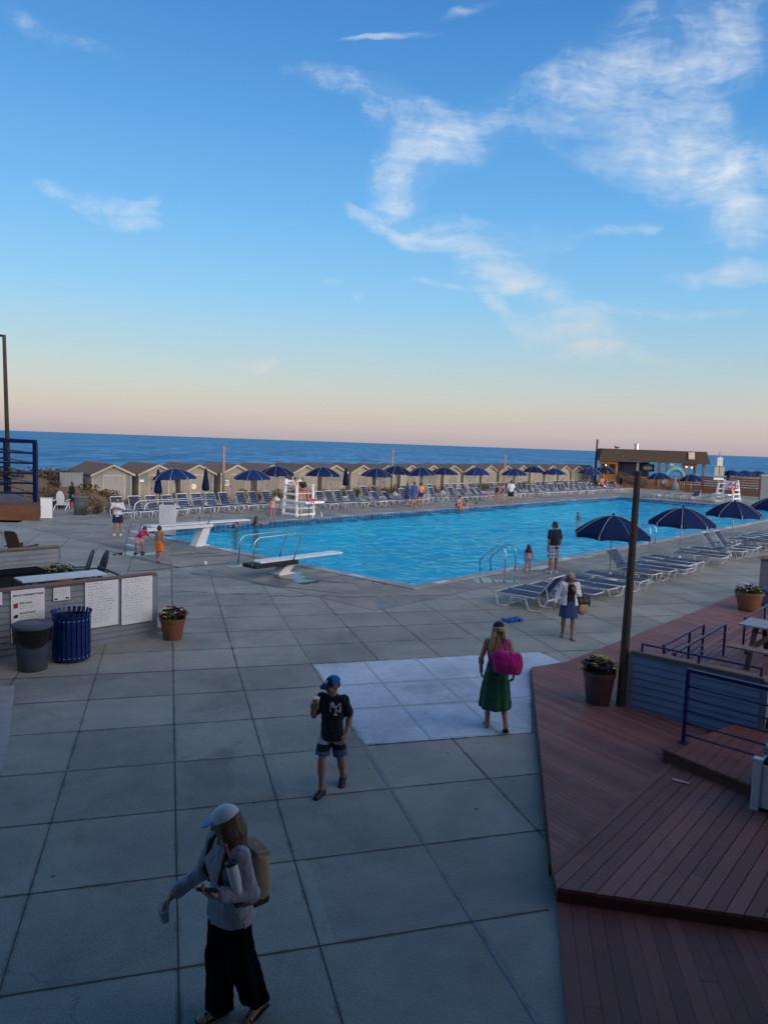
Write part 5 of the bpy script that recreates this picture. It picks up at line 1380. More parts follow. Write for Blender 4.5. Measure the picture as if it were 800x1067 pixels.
# white floodlight tower
q = at_depth(747.5, 505, 80); q.z = 0
t = empty('floodlight_tower', q, R(-15), 'white pole with stacked pale signs and lamp boxes at the far right', 'tower')
m = MB(); m.tube([(0, 0, 0), (0, 0, 4.6)], .13, 10, r1=.08); m.build('pole', M_huttrim, t, smooth=True)
for x in (-.25, .27): m = MB(); m.box((x, -.15, 2.55), (.46, .14, 1.0)); m.build('sign_panel', M_huttrim, t)
m = MB(); m.box((0, -.1, 3.6), (.55, .25, .9)); m.build('lamp_box', mat('cream_panel', (.62, .60, .48), .5), t)
m = MB(); m.box((0, -.1, 1.75), (1.0, .2, .25)); m.build('crossbar', M_white, t)
q = at_depth(797, 505, 74); q.z = 0
t = empty('pillar', q, R(-20), 'tall grey pillar beyond the pool at the right edge', 'pillar'); m = MB(); m.box((0, 0, 1.2), (.9, .9, 2.4)); m.build('shaft', M_hutgrey, t); m = MB(); m.box((0, 0, 2.45), (1.05, 1.05, .12)); m.build('cap', M_huttrim, t)
du = ['distant dark parasol over the red fence, left one', 'distant dark parasol over the red fence, middle one', 'distant dark parasol over the red fence, right one']
for i, px in enumerate((762, 776, 789)):
    o = copy_tree(fu); q = at_depth(px, 495, 92); o.location = (q.x, q.y, .1); o['label'] = du[i]; o['category'] = 'parasol'; o['group'] = 'distant parasols beyond the red fence'
q = at_depth(758.5, 495, 90); closed_umbrella((q.x, q.y, .2), 'closed dark parasol standing up behind the red fence')
# ------------------------------------------------------------------ figures: sculpted as one continuous surface each
F32 = np.float32
def V3(*a): return np.array(a, dtype=np.float64)
def nrm(v): v = np.asarray(v, float); return v / max(1e-9, np.linalg.norm(v))
class Sculpt:
    def __init__(s): s.pr = []; s.cuts = []; s.wob = []
    def cap(s, a, b, r0, r1=None, k=.02): s.pr.append(('cap', V3(*a), V3(*b), r0, r0 if r1 is None else r1, k)); return s
    def chain(s, pts, rs, k=.02):
        for i in range(len(pts) - 1): s.cap(pts[i], pts[i + 1], rs[i], rs[i + 1], k)
        return s
    def ell(s, c, r, R_=None, k=.02): s.pr.append(('ell', V3(*c), V3(*r), np.eye(3) if R_ is None else np.array(R_), k, 0)); return s
    def box(s, c, h, R_=None, rd=.02, k=.02): s.pr.append(('box', V3(*c), V3(*h), np.eye(3) if R_ is None else np.array(R_), rd, k)); return s
    def loft(s, a, b, x, ts, A, B, k=.02, fold=0, nf=9, ph=0.0): s.pr.append(('loft', V3(*a), V3(*b), nrm(x), (list(ts), list(A), list(B)), (k, fold, nf, ph))); return s
    def cut(s, p, n): s.cuts.append((V3(*p), nrm(n))); return s          # keeps the side n points away from
    def carve(s, c, r): s.cuts.append((V3(*c), float(r))); return s
    def bounds(s):
        lo, hi = V3(9, 9, 9), V3(-9, -9, -9)
        for p in s.pr:
            if p[0] == 'cap': m = max(p[3], p[4]) ; l, h = np.minimum(p[1], p[2]) - m, np.maximum(p[1], p[2]) + m
            elif p[0] == 'loft': m = max(max(p[4][1]), max(p[4][2])) * 1.2; l, h = np.minimum(p[1], p[2]) - m, np.maximum(p[1], p[2]) + m
            else: m = np.linalg.norm(p[2]) + .02; l, h = p[1] - m, p[1] + m
            lo, hi = np.minimum(lo, l), np.maximum(hi, h)
        return lo, hi
    def field(s, h):
        lo, hi = s.bounds(); lo = lo - 3 * h; n = np.ceil((hi + 3 * h - lo) / h).astype(int) + 1
        D = np.full(n, .25, dtype=F32); ax = [(lo[i] + h * np.arange(n[i])) for i in range(3)]
        for p in s.pr:
            if p[0] == 'cap': m = max(p[3], p[4]); l, u = np.minimum(p[1], p[2]) - m, np.maximum(p[1], p[2]) + m
            elif p[0] == 'loft': m = max(max(p[4][1]), max(p[4][2])) * 1.2; l, u = np.minimum(p[1], p[2]) - m, np.maximum(p[1], p[2]) + m
            else: m = np.linalg.norm(p[2]) + .02; l, u = p[1] - m, p[1] + m
            mg = .06 + 2 * h
            i0 = np.maximum(0, np.floor((l - mg - lo) / h).astype(int)); i1 = np.minimum(n, np.ceil((u + mg - lo) / h).astype(int) + 1)
            if np.any(i1 <= i0): continue
            X, Y, Z = np.meshgrid(ax[0][i0[0]:i1[0]], ax[1][i0[1]:i1[1]], ax[2][i0[2]:i1[2]], indexing='ij')
            if p[0] == 'cap':
                a, b, r0, r1, k = p[1:]; d = b - a; L2 = max(1e-9, d @ d)
                t = np.clip(((X - a[0]) * d[0] + (Y - a[1]) * d[1] + (Z - a[2]) * d[2]) / L2, 0, 1)
                q = np.sqrt((X - a[0] - t * d[0]) ** 2 + (Y - a[1] - t * d[1]) ** 2 + (Z - a[2] - t * d[2]) ** 2) - (r0 + (r1 - r0) * t)
            elif p[0] == 'ell':
                c, r, R_, k, _ = p[1:]; W_ = [(X - c[0]) * R_[0, i] + (Y - c[1]) * R_[1, i] + (Z - c[2]) * R_[2, i] for i in range(3)]
                k0 = np.sqrt(sum((W_[i] / r[i]) ** 2 for i in range(3))); k1 = np.sqrt(sum((W_[i] / r[i] ** 2) ** 2 for i in range(3)))
                q = k0 * (k0 - 1) / np.maximum(k1, 1e-6)
            elif p[0] == 'box':
                c, hh, R_, rd, k = p[1:]; W_ = [np.abs((X - c[0]) * R_[0, i] + (Y - c[1]) * R_[1, i] + (Z - c[2]) * R_[2, i]) - (hh[i] - rd) for i in range(3)]
                q = np.sqrt(sum(np.maximum(w_, 0) ** 2 for w_ in W_)) + np.minimum(np.maximum(np.maximum(W_[0], W_[1]), W_[2]), 0) - rd
            else:
                a, b, x, (ts, A, B), (k, fold, nf, ph) = p[1:]; d = b - a; L = np.linalg.norm(d); zd = d / L
                x = nrm(x - zd * (x @ zd)); y = np.cross(zd, x)
                tz = (X - a[0]) * zd[0] + (Y - a[1]) * zd[1] + (Z - a[2]) * zd[2]; t = np.clip(tz / L, 0, 1)
                ra, rb = np.interp(t, ts, A), np.interp(t, ts, B)
                px_ = (X - a[0]) * x[0] + (Y - a[1]) * x[1] + (Z - a[2]) * x[2]; py_ = (X - a[0]) * y[0] + (Y - a[1]) * y[1] + (Z - a[2]) * y[2]
                e = np.sqrt((px_ / ra) ** 2 + (py_ / rb) ** 2)
                if fold:
                    th = np.arctan2(py_ / rb, px_ / ra); e = e / (1 + fold * t * (np.cos(nf * th + ph) + .4 * np.cos((nf + 4) * th + 2 * ph + 1)))
                q = (e - 1) * np.minimum(ra, rb) * .9
                over = np.maximum(tz - L, -tz); q = np.maximum(q, over)
            S = D[i0[0]:i1[0], i0[1]:i1[1], i0[2]:i1[2]]; q = q.astype(F32)
            if k > 0:
                hh_ = np.maximum(k - np.abs(S - q), 0) / k; D[i0[0]:i1[0], i0[1]:i1[1], i0[2]:i1[2]] = np.minimum(S, q) - hh_ * hh_ * k * .25
            else: D[i0[0]:i1[0], i0[1]:i1[1], i0[2]:i1[2]] = np.minimum(S, q)
        if s.wob or s.cuts:
            X, Y, Z = [g.astype(F32) for g in np.meshgrid(*ax, indexing='ij')]
            for amp, f, sd in s.wob:
                D += (amp * (np.sin(f * X + sd) * np.sin(f * 1.3 * Y + 1.7 * sd) + .6 * np.sin(f * .8 * Z + 2.1 * f * X + sd) + .5 * np.sin(f * 1.9 * Z - f * 1.2 * Y + 3 * sd))).astype(F32)
            for c in s.cuts:
                if isinstance(c[1], float): D = np.maximum(D, (c[1] - np.sqrt((X - c[0][0]) ** 2 + (Y - c[0][1]) ** 2 + (Z - c[0][2]) ** 2)).astype(F32))
                else: D = np.maximum(D, ((X - c[0][0]) * c[1][0] + (Y - c[0][1]) * c[1][1] + (Z - c[0][2]) * c[1][2]).astype(F32))
        return D, lo
    def build(s, name, m, parent=None, h=.01):
        D, lo = s.field(h); v, f = surface_nets(D, lo, h)
        me = bpy.data.meshes.new(name); me.vertices.add(len(v)); me.vertices.foreach_set('co', v.astype(F32).ravel())
        me.loops.add(len(f) * 4); me.loops.foreach_set('vertex_index', f.astype(np.int32).ravel())
        me.polygons.add(len(f)); me.polygons.foreach_set('loop_start', np.arange(0, len(f) * 4, 4, dtype=np.int32))
        me.update(calc_edges=True); me.validate(); me.polygons.foreach_set('use_smooth', [True] * len(me.polygons)); me.update()
        o = bpy.data.objects.new(name, me); COL.objects.link(o); me.materials.append(m)
        if parent is not None: o.parent = parent
        return o
CORN = np.array([[i, j, k] for i in (0, 1) for j in (0, 1) for k in (0, 1)])
EDG = [(a, b) for a in range(8) for b in range(a + 1, 8) if np.abs(CORN[a] - CORN[b]).sum() == 1]
def surface_nets(D, lo, h):
    S = D < 0; c = np.zeros(np.array(D.shape) - 1, dtype=np.int8); n = D.shape
    for q in CORN: c += S[q[0]:n[0] - 1 + q[0], q[1]:n[1] - 1 + q[1], q[2]:n[2] - 1 + q[2]]
    cells = np.argwhere((c > 0) & (c < 8)); vals = np.stack([D[cells[:, 0] + q[0], cells[:, 1] + q[1], cells[:, 2] + q[2]] for q in CORN], 1)
    acc = np.zeros((len(cells), 3)); cnt = np.zeros(len(cells))
    for a, b in EDG:
        va, vb = vals[:, a], vals[:, b]; x = (va < 0) != (vb < 0); t = np.where(x, va / np.where(va == vb, 1, va - vb), 0)
        acc += np.where(x[:, None], CORN[a] + t[:, None] * (CORN[b] - CORN[a]), 0); cnt += x
    verts = lo + h * (cells + acc / np.maximum(cnt, 1)[:, None])
    idm = np.full(c.shape, -1, dtype=np.int64); idm[cells[:, 0], cells[:, 1], cells[:, 2]] = np.arange(len(cells)); out = []
    for ax in range(3):
        u, w_ = (ax + 1) % 3, (ax + 2) % 3
        s0 = [slice(None)] * 3; s1 = [slice(None)] * 3; s0[ax] = slice(0, n[ax] - 1); s1[ax] = slice(1, n[ax])
        A, B = S[tuple(s0)], S[tuple(s1)]; e = np.argwhere(A != B)
        e = e[(e[:, u] > 0) & (e[:, w_] > 0) & (e[:, u] < n[u] - 1) & (e[:, w_] < n[w_] - 1)]
        fl = A[e[:, 0], e[:, 1], e[:, 2]]; q = []
        for du, dw in ((-1, -1), (0, -1), (0, 0), (-1, 0)):
            z = e.copy(); z[:, u] += du; z[:, w_] += dw; q.append(idm[z[:, 0], z[:, 1], z[:, 2]])
        q = np.stack(q, 1); q[~fl] = q[~fl][:, ::-1]; out.append(q)
    return verts, np.concatenate(out)

def skinmat(name, c):
    if name in MATS: return MATS[name]
    m, t, b = newmat(name); tc = t.new('ShaderNodeTexCoord').outputs['Object']
    t.link(t.mix(t.noise(tc, 14, 4, .6), tuple(x * .82 for x in c), tuple(x * 1.12 for x in c)), b.inputs['Base Color'])
    b.inputs['Roughness'].default_value = .5; b.inputs['Subsurface Weight'].default_value = .08; b.inputs['Subsurface Radius'].default_value = (.02, .008, .004); MATS[name] = m; return m
SKIN = skinmat('skin_fair', (.46, .27, .20)); SKIN_T = skinmat('skin_tan', (.36, .19, .13))
def cloth(name, c, **k): return mat(name, c, .85, .14, 9, .25, 45, sheen=.15, rand=.02, spec=.2, **k)
def hairmat(name, c1, c2):
    if name in MATS: return MATS[name]
    m, t, b = newmat(name); tc = t.new('ShaderNodeTexCoord').outputs['Object']
    t.link(t.mix(t.maprange(t.noise(t.mapping(tc, scale=(60, 60, 5)), 1.0, 4, .6), .32, .68, 0, 1), c1, c2), b.inputs['Base Color']); b.inputs['Roughness'].default_value = .45
    t.link(t.bump(t.noise(t.mapping(tc, scale=(120, 120, 8)), 1.0, 3, .6), .5, .01), b.inputs['Normal']); MATS[name] = m; return m
HAIR_BROWN = hairmat('hair_brown', (.035, .018, .010), (.20, .115, .055)); HAIR_BLOND = hairmat('hair_blond', (.22, .15, .07), (.55, .42, .24)); HAIR_DARK = hairmat('hair_dark', (.008, .006, .005), (.03, .02, .015))

class Figure:
    """a person: local frame faces -Y, left is +X"""
    def __init__(s, H, torso=(0, 0, 1), LA=((.25, 0, -1), (.05, -.2, -1)), RA=((-.25, 0, -1), (-.05, -.2, -1)), LL=((.03, 0, -1), (0, .03, -1)), RL=((-.03, 0, -1), (0, .03, -1)),
                 head=(0, 0, 0), twist=0.0, sex='f', pelvis=None, foot=((.1, -1, 0), (-.1, -1, 0)), hs=1.0, girth=1.0, hand=(None, None), palm=((-1, 0, 0), (1, 0, 0)), curl=(.5, .5)):
        k = H / 1.70; s.k, s.H, s.sex, s.hs, s.g = k, H, sex, hs, girth
        t = nrm(torso); s.t = t; lat = V3(1, 0, 0); c, si = math.cos(twist), math.sin(twist); ls = nrm(V3(c, si, 0) - t * (V3(c, si, 0) @ t)); s.lat, s.ls = lat, ls
        J = s.J = {}; J['pelvis'] = V3(0, 0, 0); sw = (.165 if sex == 'f' else .185) * k * girth ** .5
        for S, sg, arm, leg in (('L', 1, LA, LL), ('R', -1, RA, RL)):
            J[S + 'hip'] = V3(sg * .088 * k, 0, -.03 * k); J[S + 'knee'] = J[S + 'hip'] + nrm(leg[0]) * .415 * k; J[S + 'ank'] = J[S + 'knee'] + nrm(leg[1]) * .40 * k
            J[S + 'sho'] = t * .455 * k + ls * sg * sw; J[S + 'elb'] = J[S + 'sho'] + nrm(arm[0]) * .285 * k; J[S + 'wri'] = J[S + 'elb'] + nrm(arm[1]) * .245 * k
        J['chest'] = t * .33 * k; J['neck'] = t * .495 * k
        yaw, nod, tilt = head
        Rz = np.array(Matrix.Rotation(yaw, 3, 'Z') @ Matrix.Rotation(nod, 3, 'X') @ Matrix.Rotation(tilt, 3, 'Y')); s.Rh = Rz
        J['head'] = J['neck'] + nrm(t * .55 + V3(0, 0, .45)) * .148 * k + Rz @ V3(0, -.018, .01) * k
        low = min(J['Lank'][2], J['Rank'][2]); dz = (.078 * k - low) if pelvis is None else pelvis
        for q in J: J[q] = J[q] + V3(0, 0, dz)
        s.foot, s.hand, s.palm, s.curl = foot, hand, palm, curl
    def hp(s, x, y, z):   # head-local point
        return s.J['head'] + s.Rh @ (V3(x, y, z) * s.k * s.hs)
    def body(s, o, fingers=True, face=True):
        J, k, g = s.J, s.k, s.g; P_ = J['pelvis']; f = s.sex == 'f'
        hipw, wst, chs = (.155, .122, .140) if f else (.148, .138, .162)
        o.loft(P_ - s.t * .09 * k, J['neck'] + s.t * .01 * k, s.ls * .5 + s.lat * .5, [0, .14, .36, .62, .82, .93, 1], [x * k * g for x in (.10, hipw, wst, chs, chs * .98, .085, .05)], [x * k * g for x in (.085, .108, .090, .108, .088, .06, .05)], .04 * k)
        if f:
            for sg in (-1, 1): o.ell(J['chest'] + s.ls * sg * .066 * k + np.cross(s.t, s.ls) * -.075 * k + s.t * .01, (.055 * k, .05 * k, .055 * k), k=.03)
        o.cap(J['neck'] - s.t * .03 * k, J['head'] - s.Rh @ V3(0, -.012, .05) * k, .056 * k, .05 * k, .03)
        for S in 'LR':
            a, b, c = J[S + 'sho'], J[S + 'elb'], J[S + 'wri']; o.cap(J['neck'] - s.t * .035 * k, a + (J['neck'] - a) * .12, .046 * k, .040 * k, .03)
            o.ell(a, (.046 * k, .046 * k, .046 * k), k=.04); o.cap(a, b, .043 * k * g, .036 * k, .025); o.cap(b, c, .038 * k, .025 * k, .02); o.ell(b + (c - b) * .28, (.041 * k,) * 3, k=.03)
            a, b, c = J[S + 'hip'], J[S + 'knee'], J[S + 'ank']
            o.cap(a, b, .084 * k * g, .053 * k, .035); o.cap(b, c, .052 * k, .036 * k, .02)
            d = nrm(c - b); bk = nrm(np.cross(d, V3(1, 0, 0))); bk = bk if bk[1] > 0 else -bk
            o.ell(b + (c - b) * .30 + bk * .016 * k, (.052 * k, .054 * k, .085 * k), k=.04)
            fd = nrm(s.foot['LR'.index(S)]); dn = nrm(V3(0, 0, -1) - fd * (V3(0, 0, -1) @ fd)); side = np.cross(fd, dn)
            he = c + dn * .045 * k - fd * .035 * k; ba = c + dn * .058 * k + fd * .115 * k; to = ba + fd * .05 * k
            o.cap(c, he, .036 * k, .034 * k, .02); o.cap(c + dn * .01 * k, ba, .036 * k, .026 * k, .02); o.cap(he, ba, .030 * k, .026 * k, .02); o.ell(ba + fd * .02 * k, (.046 * k, .046 * k, .02 * k), np.stack([fd, side, -dn], 1), .02)
            J[S + 'heel'], J[S + 'ball'], J[S + 'toe'], J[S + 'dn'], J[S + 'fd'], J[S + 'fs'] = he, ba, to, dn, fd, side
            # hand
            w0 = J[S + 'wri']; i_ = 'LR'.index(S)
            hd = nrm(s.hand[i_]) if s.hand[i_] is not None else nrm(w0 - J[S + 'elb']); pn = V3(*s.palm[i_]); pn = nrm(pn - hd * (pn @ hd)); sd = np.cross(hd, pn) * (-1 if S == 'L' else 1)
            # sd points to the thumb side
            R_ = np.stack([hd, sd, pn], 1); o.ell(w0 + hd * .05 * k, (.056 * k, .043 * k, .019 * k), R_, .015); o.cap(w0, w0 + hd * .03 * k, .026 * k, .026 * k, .015)
            J[S + 'palm'] = w0 + hd * .055 * k + pn * .02 * k; J[S + 'hd'], J[S + 'pn'], J[S + 'sd'] = hd, pn, sd
            cu = s.curl[i_]; fr = .0092 if fingers else .0125
            for q, (off, ln) in enumerate(((.030, .95), (.010, 1.05), (-.010, 1.0), (-.029, .80))):
                p_ = w0 + hd * .088 * k + sd * off * k; a_ = cu * .55
                for L_ in (.042, .030, .024):
                    d = hd * math.cos(a_) + pn * math.sin(a_); e_ = p_ + d * L_ * ln * k; o.cap(p_, e_, fr * k, fr * .88 * k, .004); p_ = e_; a_ += cu * .75
            p_ = w0 + hd * .03 * k + sd * .03 * k; d = nrm(hd * .75 + sd * .75 + pn * .45 * cu)
            o.cap(w0 + hd * .02 * k + sd * .012 * k, p_ + d * .02 * k, .017 * k, .013 * k, .01); e_ = p_ + d * .042 * k; o.cap(p_ + d * .015 * k, e_, .0125 * k, .011 * k, .006); d2 = nrm(d + hd * .4 + pn * .5 * cu); o.cap(e_, e_ + d2 * .028 * k, .011 * k, .0095 * k, .006)
        # head
        h_ = lambda r: tuple(x * s.k * s.hs for x in r)
        o.ell(s.hp(0, .012, .022), h_((.074, .092, .088)), s.Rh, .03); o.ell(s.hp(0, -.028, -.042), h_((.056, .062, .068)), s.Rh, .035); o.ell(s.hp(0, -.062, -.088), h_((.026, .022, .018)), s.Rh, .02)
        if face:
            o.cap(s.hp(0, -.088, .008), s.hp(0, -.106, -.028), .009 * k * s.hs, .014 * k * s.hs, .01); o.ell(s.hp(0, -.083, -.058), h_((.024, .012, .010)), s.Rh, .008)
            for sg in (-1, 1): o.ell(s.hp(sg * .074, .01, -.012), h_((.010, .022, .032)), s.Rh, .006); o.ell(s.hp(sg * .033, -.082, .022), h_((.020, .010, .008)), s.Rh, .008); o.ell(s.hp(sg * .042, -.068, -.028), h_((.022, .016, .02)), s.Rh, .02)
        return o
    def face_parts(s, root, h):
        for sg in (-1, 1):
            m = MB(); m.sphere(s.hp(sg * .032, -.082, .004), .0105 * s.k * s.hs, 10, 8); e = m.build('eye', mat('eye_white', (.6, .6, .58), .3, .05), root, smooth=True)
            m = MB(); m.sphere(s.hp(sg * .032, -.0905, .004), .0062 * s.k * s.hs, 8, 6); m.build('pupil', M_ink, e, smooth=True)
            o = Sculpt().cap(s.hp(sg * .016, -.092, .022), s.hp(sg * .048, -.080, .024), .004 * s.k, .003 * s.k, 0); o.build('eyebrow', HAIR_DARK, root, .004)
        o = Sculpt().ell(s.hp(0, -.091, -.058), tuple(x * s.k * s.hs for x in (.022, .008, .009)), s.Rh); o.build('lips', mat('lips', (.32, .12, .11), .5, .1), root, .003)
    # ---- clothes
    def top(s, off=.014, sleeve=.55, hem=-.06, sl_off=.02, neck=.075, loose=1.0, flare=0.0, front_open=False):
        J, k, g = s.J, s.k, s.g; o = Sculpt(); P_ = J['pelvis']; f = s.sex == 'f'; hipw, wst, chs = (.155, .130, .145) if f else (.150, .146, .166)
        o.loft(P_ + s.t * hem * k, J['neck'] + s.t * .02 * k, s.ls * .5 + s.lat * .5, [0, .2, .40, .62, .82, .94, 1], [x * k * g * loose + off for x in (hipw + flare, hipw * .98 + flare * .5, wst, chs, chs * .98, .085 / loose, .062 / loose)], [x * k * g * loose + off for x in (.112 + flare, .108, .098, .112, .092, .066 / loose, .058 / loose)], .03)
        if f:
            for sg in (-1, 1): o.ell(J['chest'] + s.ls * sg * .066 * k + np.cross(s.t, s.ls) * -.075 * k + s.t * .01, (.055 * k + off, .05 * k + off, .055 * k + off), k=.04)
        if sleeve > 0:
            f_in = V3(0, 0, 0)
            for S in 'LR':
                a, b, c = J[S + 'sho'], J[S + 'elb'], J[S + 'wri']; o.cap(J['neck'] - s.t * .045 * k, a + (J['neck'] - a) * .1, .048 * k + off * .6, .044 * k + off * .6, .03); o.ell(a - f_in * .0 - V3(0, 0, .008 * k), (.050 * k + off * .7,) * 3, k=.04)
                if sleeve <= 1: o.cap(a, a + (b - a) * sleeve, .046 * k * g + off * .7, .044 * k + sl_off, .025)
                else: o.cap(a, b, .046 * k * g + off * .8, .043 * k + sl_off, .025); o.cap(b, b + (c - b) * (sleeve - 1), .043 * k + sl_off, .032 * k + sl_off * .8, .02)
        o.carve(J['neck'] + V3(0, 0, .055 * k) + np.cross(s.t, s.ls) * -.035, neck * k)
        return o
    def shorts(s, frac=.6, off=.02, flare=.02, waist=.06):
        J, k, g = s.J, s.k, s.g; o = Sculpt(); P_ = J['pelvis']
        o.loft(P_ - s.t * .10 * k, P_ + s.t * waist * k, s.lat, [0, .5, 1], [x * k * g + off for x in (.135, .155, .138)], [x * k * g + off for x in (.10, .112, .098)], .03)
        for S in 'LR': a, b = J[S + 'hip'], J[S + 'knee']; e = a + (b - a) * frac; o.loft(a, e, s.lat, [0, 1], [.085 * k * g + off, .07 * k * g + off + flare], [.09 * k * g + off, .075 * k * g + off + flare], .03)
        return o
    def skirt(s, length, off=.015, flare=.10, fold=.05, waist=.05, nf=9):
        J, k, g = s.J, s.k, s.g; o = Sculpt(); P_ = J['pelvis']; mid = (J['Lknee'] + J['Rknee']) / 2; d = nrm(mid - P_); dn = nrm(d + V3(0, 0, -1.2)); a = P_ + s.t * waist * k; b = a + dn * length
        sp = np.linalg.norm((J['Lknee'] - J['Rknee'])[:2]) * .5
        o.loft(a, b, s.lat, [0, .25, .6, 1], [.125 * k * g + off, .165 * k * g + off, .17 * k * g + flare * .6, .165 * k * g + flare], [.10 * k * g + off, .125 * k * g + off, .14 * k * g + flare * .7, .15 * k * g + flare + sp * .3], 0, fold, nf, .7)
        return o
    def cap_hat(s, root, m, mb, h, back=False, brim_tilt=.0):
        c = s.hp(0, .012, .030); q = tuple(x * s.k * s.hs for x in (.090, .110, .096)); o = Sculpt().ell(c, q, s.Rh, 0).cut(s.hp(0, 0, .034), s.Rh @ V3(0, .18, -1)).ell(s.hp(0, .012, .120), tuple(x * s.k * s.hs for x in (.008, .008, .006)), s.Rh, 0); hat = o.build('cap', m, root, h)
        o = Sculpt().ell(s.hp(0, -.100, .038 - brim_tilt), tuple(x * s.k * s.hs for x in (.074, .082, .011)), s.Rh @ np.array(Matrix.Rotation(R(14), 3, 'X')), 0); b = o.build('brim', mb, hat, min(h, .006)); return hat
    def short_hair(s, root, m, h, hat=False):
        o = Sculpt().ell(s.hp(0, .022, .036), tuple(x * s.k * s.hs for x in (.083, .098, .088)), s.Rh, 0).ell(s.hp(0, .05, -.02), tuple(x * s.k * s.hs for x in (.076, .07, .07)), s.Rh, .02); o.cut(s.hp(0, -.062, .05), s.Rh @ V3(0, -1, -.75)); o.wob = [(.003, 60, 1)]
        if hat: o.cuts.append((s.hp(0, 0, .030), nrm(s.Rh @ V3(0, -.18, 1))))
        return o.build('hair', m, root, h)
    def long_hair(s, root, m, h, length=.36, front=True, back=True, spread=1.0, seed=1, hat=False):
        k = s.k; r = random.Random(seed); o = Sculpt().ell(s.hp(0, .022, .030), tuple(x * k * s.hs for x in (.084, .096, .086)), s.Rh, 0); o.cut(s.hp(0, -.066, .04), s.Rh @ V3(0, -1, -.65))
        o2 = Sculpt(); o2.pr += o.pr; o2.cuts = []
        n = 11
        for i in range(n):
            a = -100 + 200 * i / (n - 1)
            if not back and abs(a) < 55: continue
            if not front and abs(a) > 70: continue
            x, y = .078 * math.sin(R(a)), .016 + .082 * math.cos(R(a)); p0 = s.hp(x, y, .02); p1 = s.hp(x * 1.12, y * 1.1, -.09)
            L_ = length * r.uniform(.82, 1.08); out = s.Rh @ V3(x * .9 * spread, y * .35, 0); p2 = p1 + V3(0, 0, -L_ * .5) + out * .5; p3 = p1 + V3(r.uniform(-.02, .02), r.uniform(-.015, .015), -L_) + out * .4
            o2.chain([p0, p1, p2, p3], [.026 * k, .029 * k, .024 * k, .010 * k], .014)
        o2.wob = [(.0025, 75, seed)]
        o2.cuts = [(s.hp(0, -.085, .04), nrm(s.Rh @ V3(0, -1, -.30)))]
        if hat: o2.cuts.append((s.hp(0, 0, .030), nrm(s.Rh @ V3(0, -.18, 1))))
        return o2.build('hair', m, root, h)
    def shoes(s, root, m, h, th=.010, sole=None, sandal=False):
        for S in 'LR':
            J, k = s.J, s.k; o = Sculpt()
            if sandal:
                R_ = np.stack([J[S + 'fd'], J[S + 'fs'], -J[S + 'dn']], 1); o.box((J[S + 'heel'] + J[S + 'toe']) / 2 + J[S + 'dn'] * .030 * k, (.125 * k, .045 * k, .010), R_, .009, 0)
                o.cap(J[S + 'ball'] + J[S + 'fs'] * .045 * k, J[S + 'ball'] - J[S + 'dn'] * .03 * k, .009, .009, .01); o.cap(J[S + 'ball'] - J[S + 'fs'] * .045 * k, J[S + 'ball'] - J[S + 'dn'] * .03 * k, .009, .009, .01)
            else:
                o.cap(J[S + 'heel'], J[S + 'ball'], .036 * k + th, .032 * k + th, .02); o.cap(J[S + 'ank'] + J[S + 'dn'] * .02 * k, J[S + 'ball'], .034 * k + th, .028 * k + th, .02); o.cap(J[S + 'ball'], J[S + 'toe'], .034 * k + th, .028 * k + th, .02)
                o.cut(J[S + 'heel'] + J[S + 'dn'] * .040 * k, J[S + 'dn'])
            o.build('sandal' if sandal else 'shoe', m, root, h)
def finish(root, loc, yaw, label, cat='person', group=None):
    root.location = loc; root.rotation_euler = (0, 0, yaw); return tag(root, label, cat, group)
def to_world(loc, yaw, p):
    q = Matrix.Rotation(yaw, 3, 'Z') @ Vector(p); return Vector(loc) + q
# ------------------------------------------------------------------ the people
from mathutils.bvhtree import BVHTree
def lv(yaw, *v):
    q = Matrix.Rotation(-yaw, 3, 'Z') @ Vector(v); return (q.x, q.y, q.z)
def decal(root, host, strokes, c, size, width, m, name, view=(0, 1, 0)):
    """flat strokes laid on the cloth: points in units of size round c=(x, z), projected along view"""
    t = BVHTree.FromPolygons([v.co for v in host.data.vertices], [tuple(p.vertices) for p in host.data.polygons]); mb = MB(); d = Vector(view).normalized()
    sx = Vector((0, 0, 1)).cross(-d).normalized()      # to the viewer's right when looking along d
    sx = -d.cross(Vector((0, 0, 1))) * -1
    for st in strokes:
        pts = []
        for i in range(len(st) - 1):
            for k in range(4): f = k / 4; pts.append((st[i][0] + (st[i + 1][0] - st[i][0]) * f, st[i][1] + (st[i + 1][1] - st[i][1]) * f))
        pts.append(st[-1]); L, Rr = [], []
        for i, p in enumerate(pts):
            a, b = pts[max(0, i - 1)], pts[min(len(pts) - 1, i + 1)]; dx, dz = b[0] - a[0], b[1] - a[1]; n = math.hypot(dx, dz) or 1; w_ = width / size / 2
            for sg, lst in ((1, L), (-1, Rr)):
                q = c + (sx * (p[0] - dz / n * w_ * sg) + Vector((0, 0, 1)) * (p[1] + dx / n * w_ * sg)) * size
                h = t.ray_cast(q - d * .6, d); lst.append((h[0] if h[0] is not None else q) - d * .003)
        n = len(pts); mb.add(L + Rr, [(i, i + 1, n + i + 1, n + i) for i in range(n - 1)])
    return mb.build(name, m, root)
NYS = [[(-.40, -.32), (-.40, .34), (.34, -.34), (.34, .32)], [(-.30, .50), (.02, .05), (.02, -.52)], [(.36, .50), (.02, .05)], [(-.52, .34), (-.28, .34)], [(.22, .34), (.48, .34)], [(-.12, -.52), (.16, -.52)]]
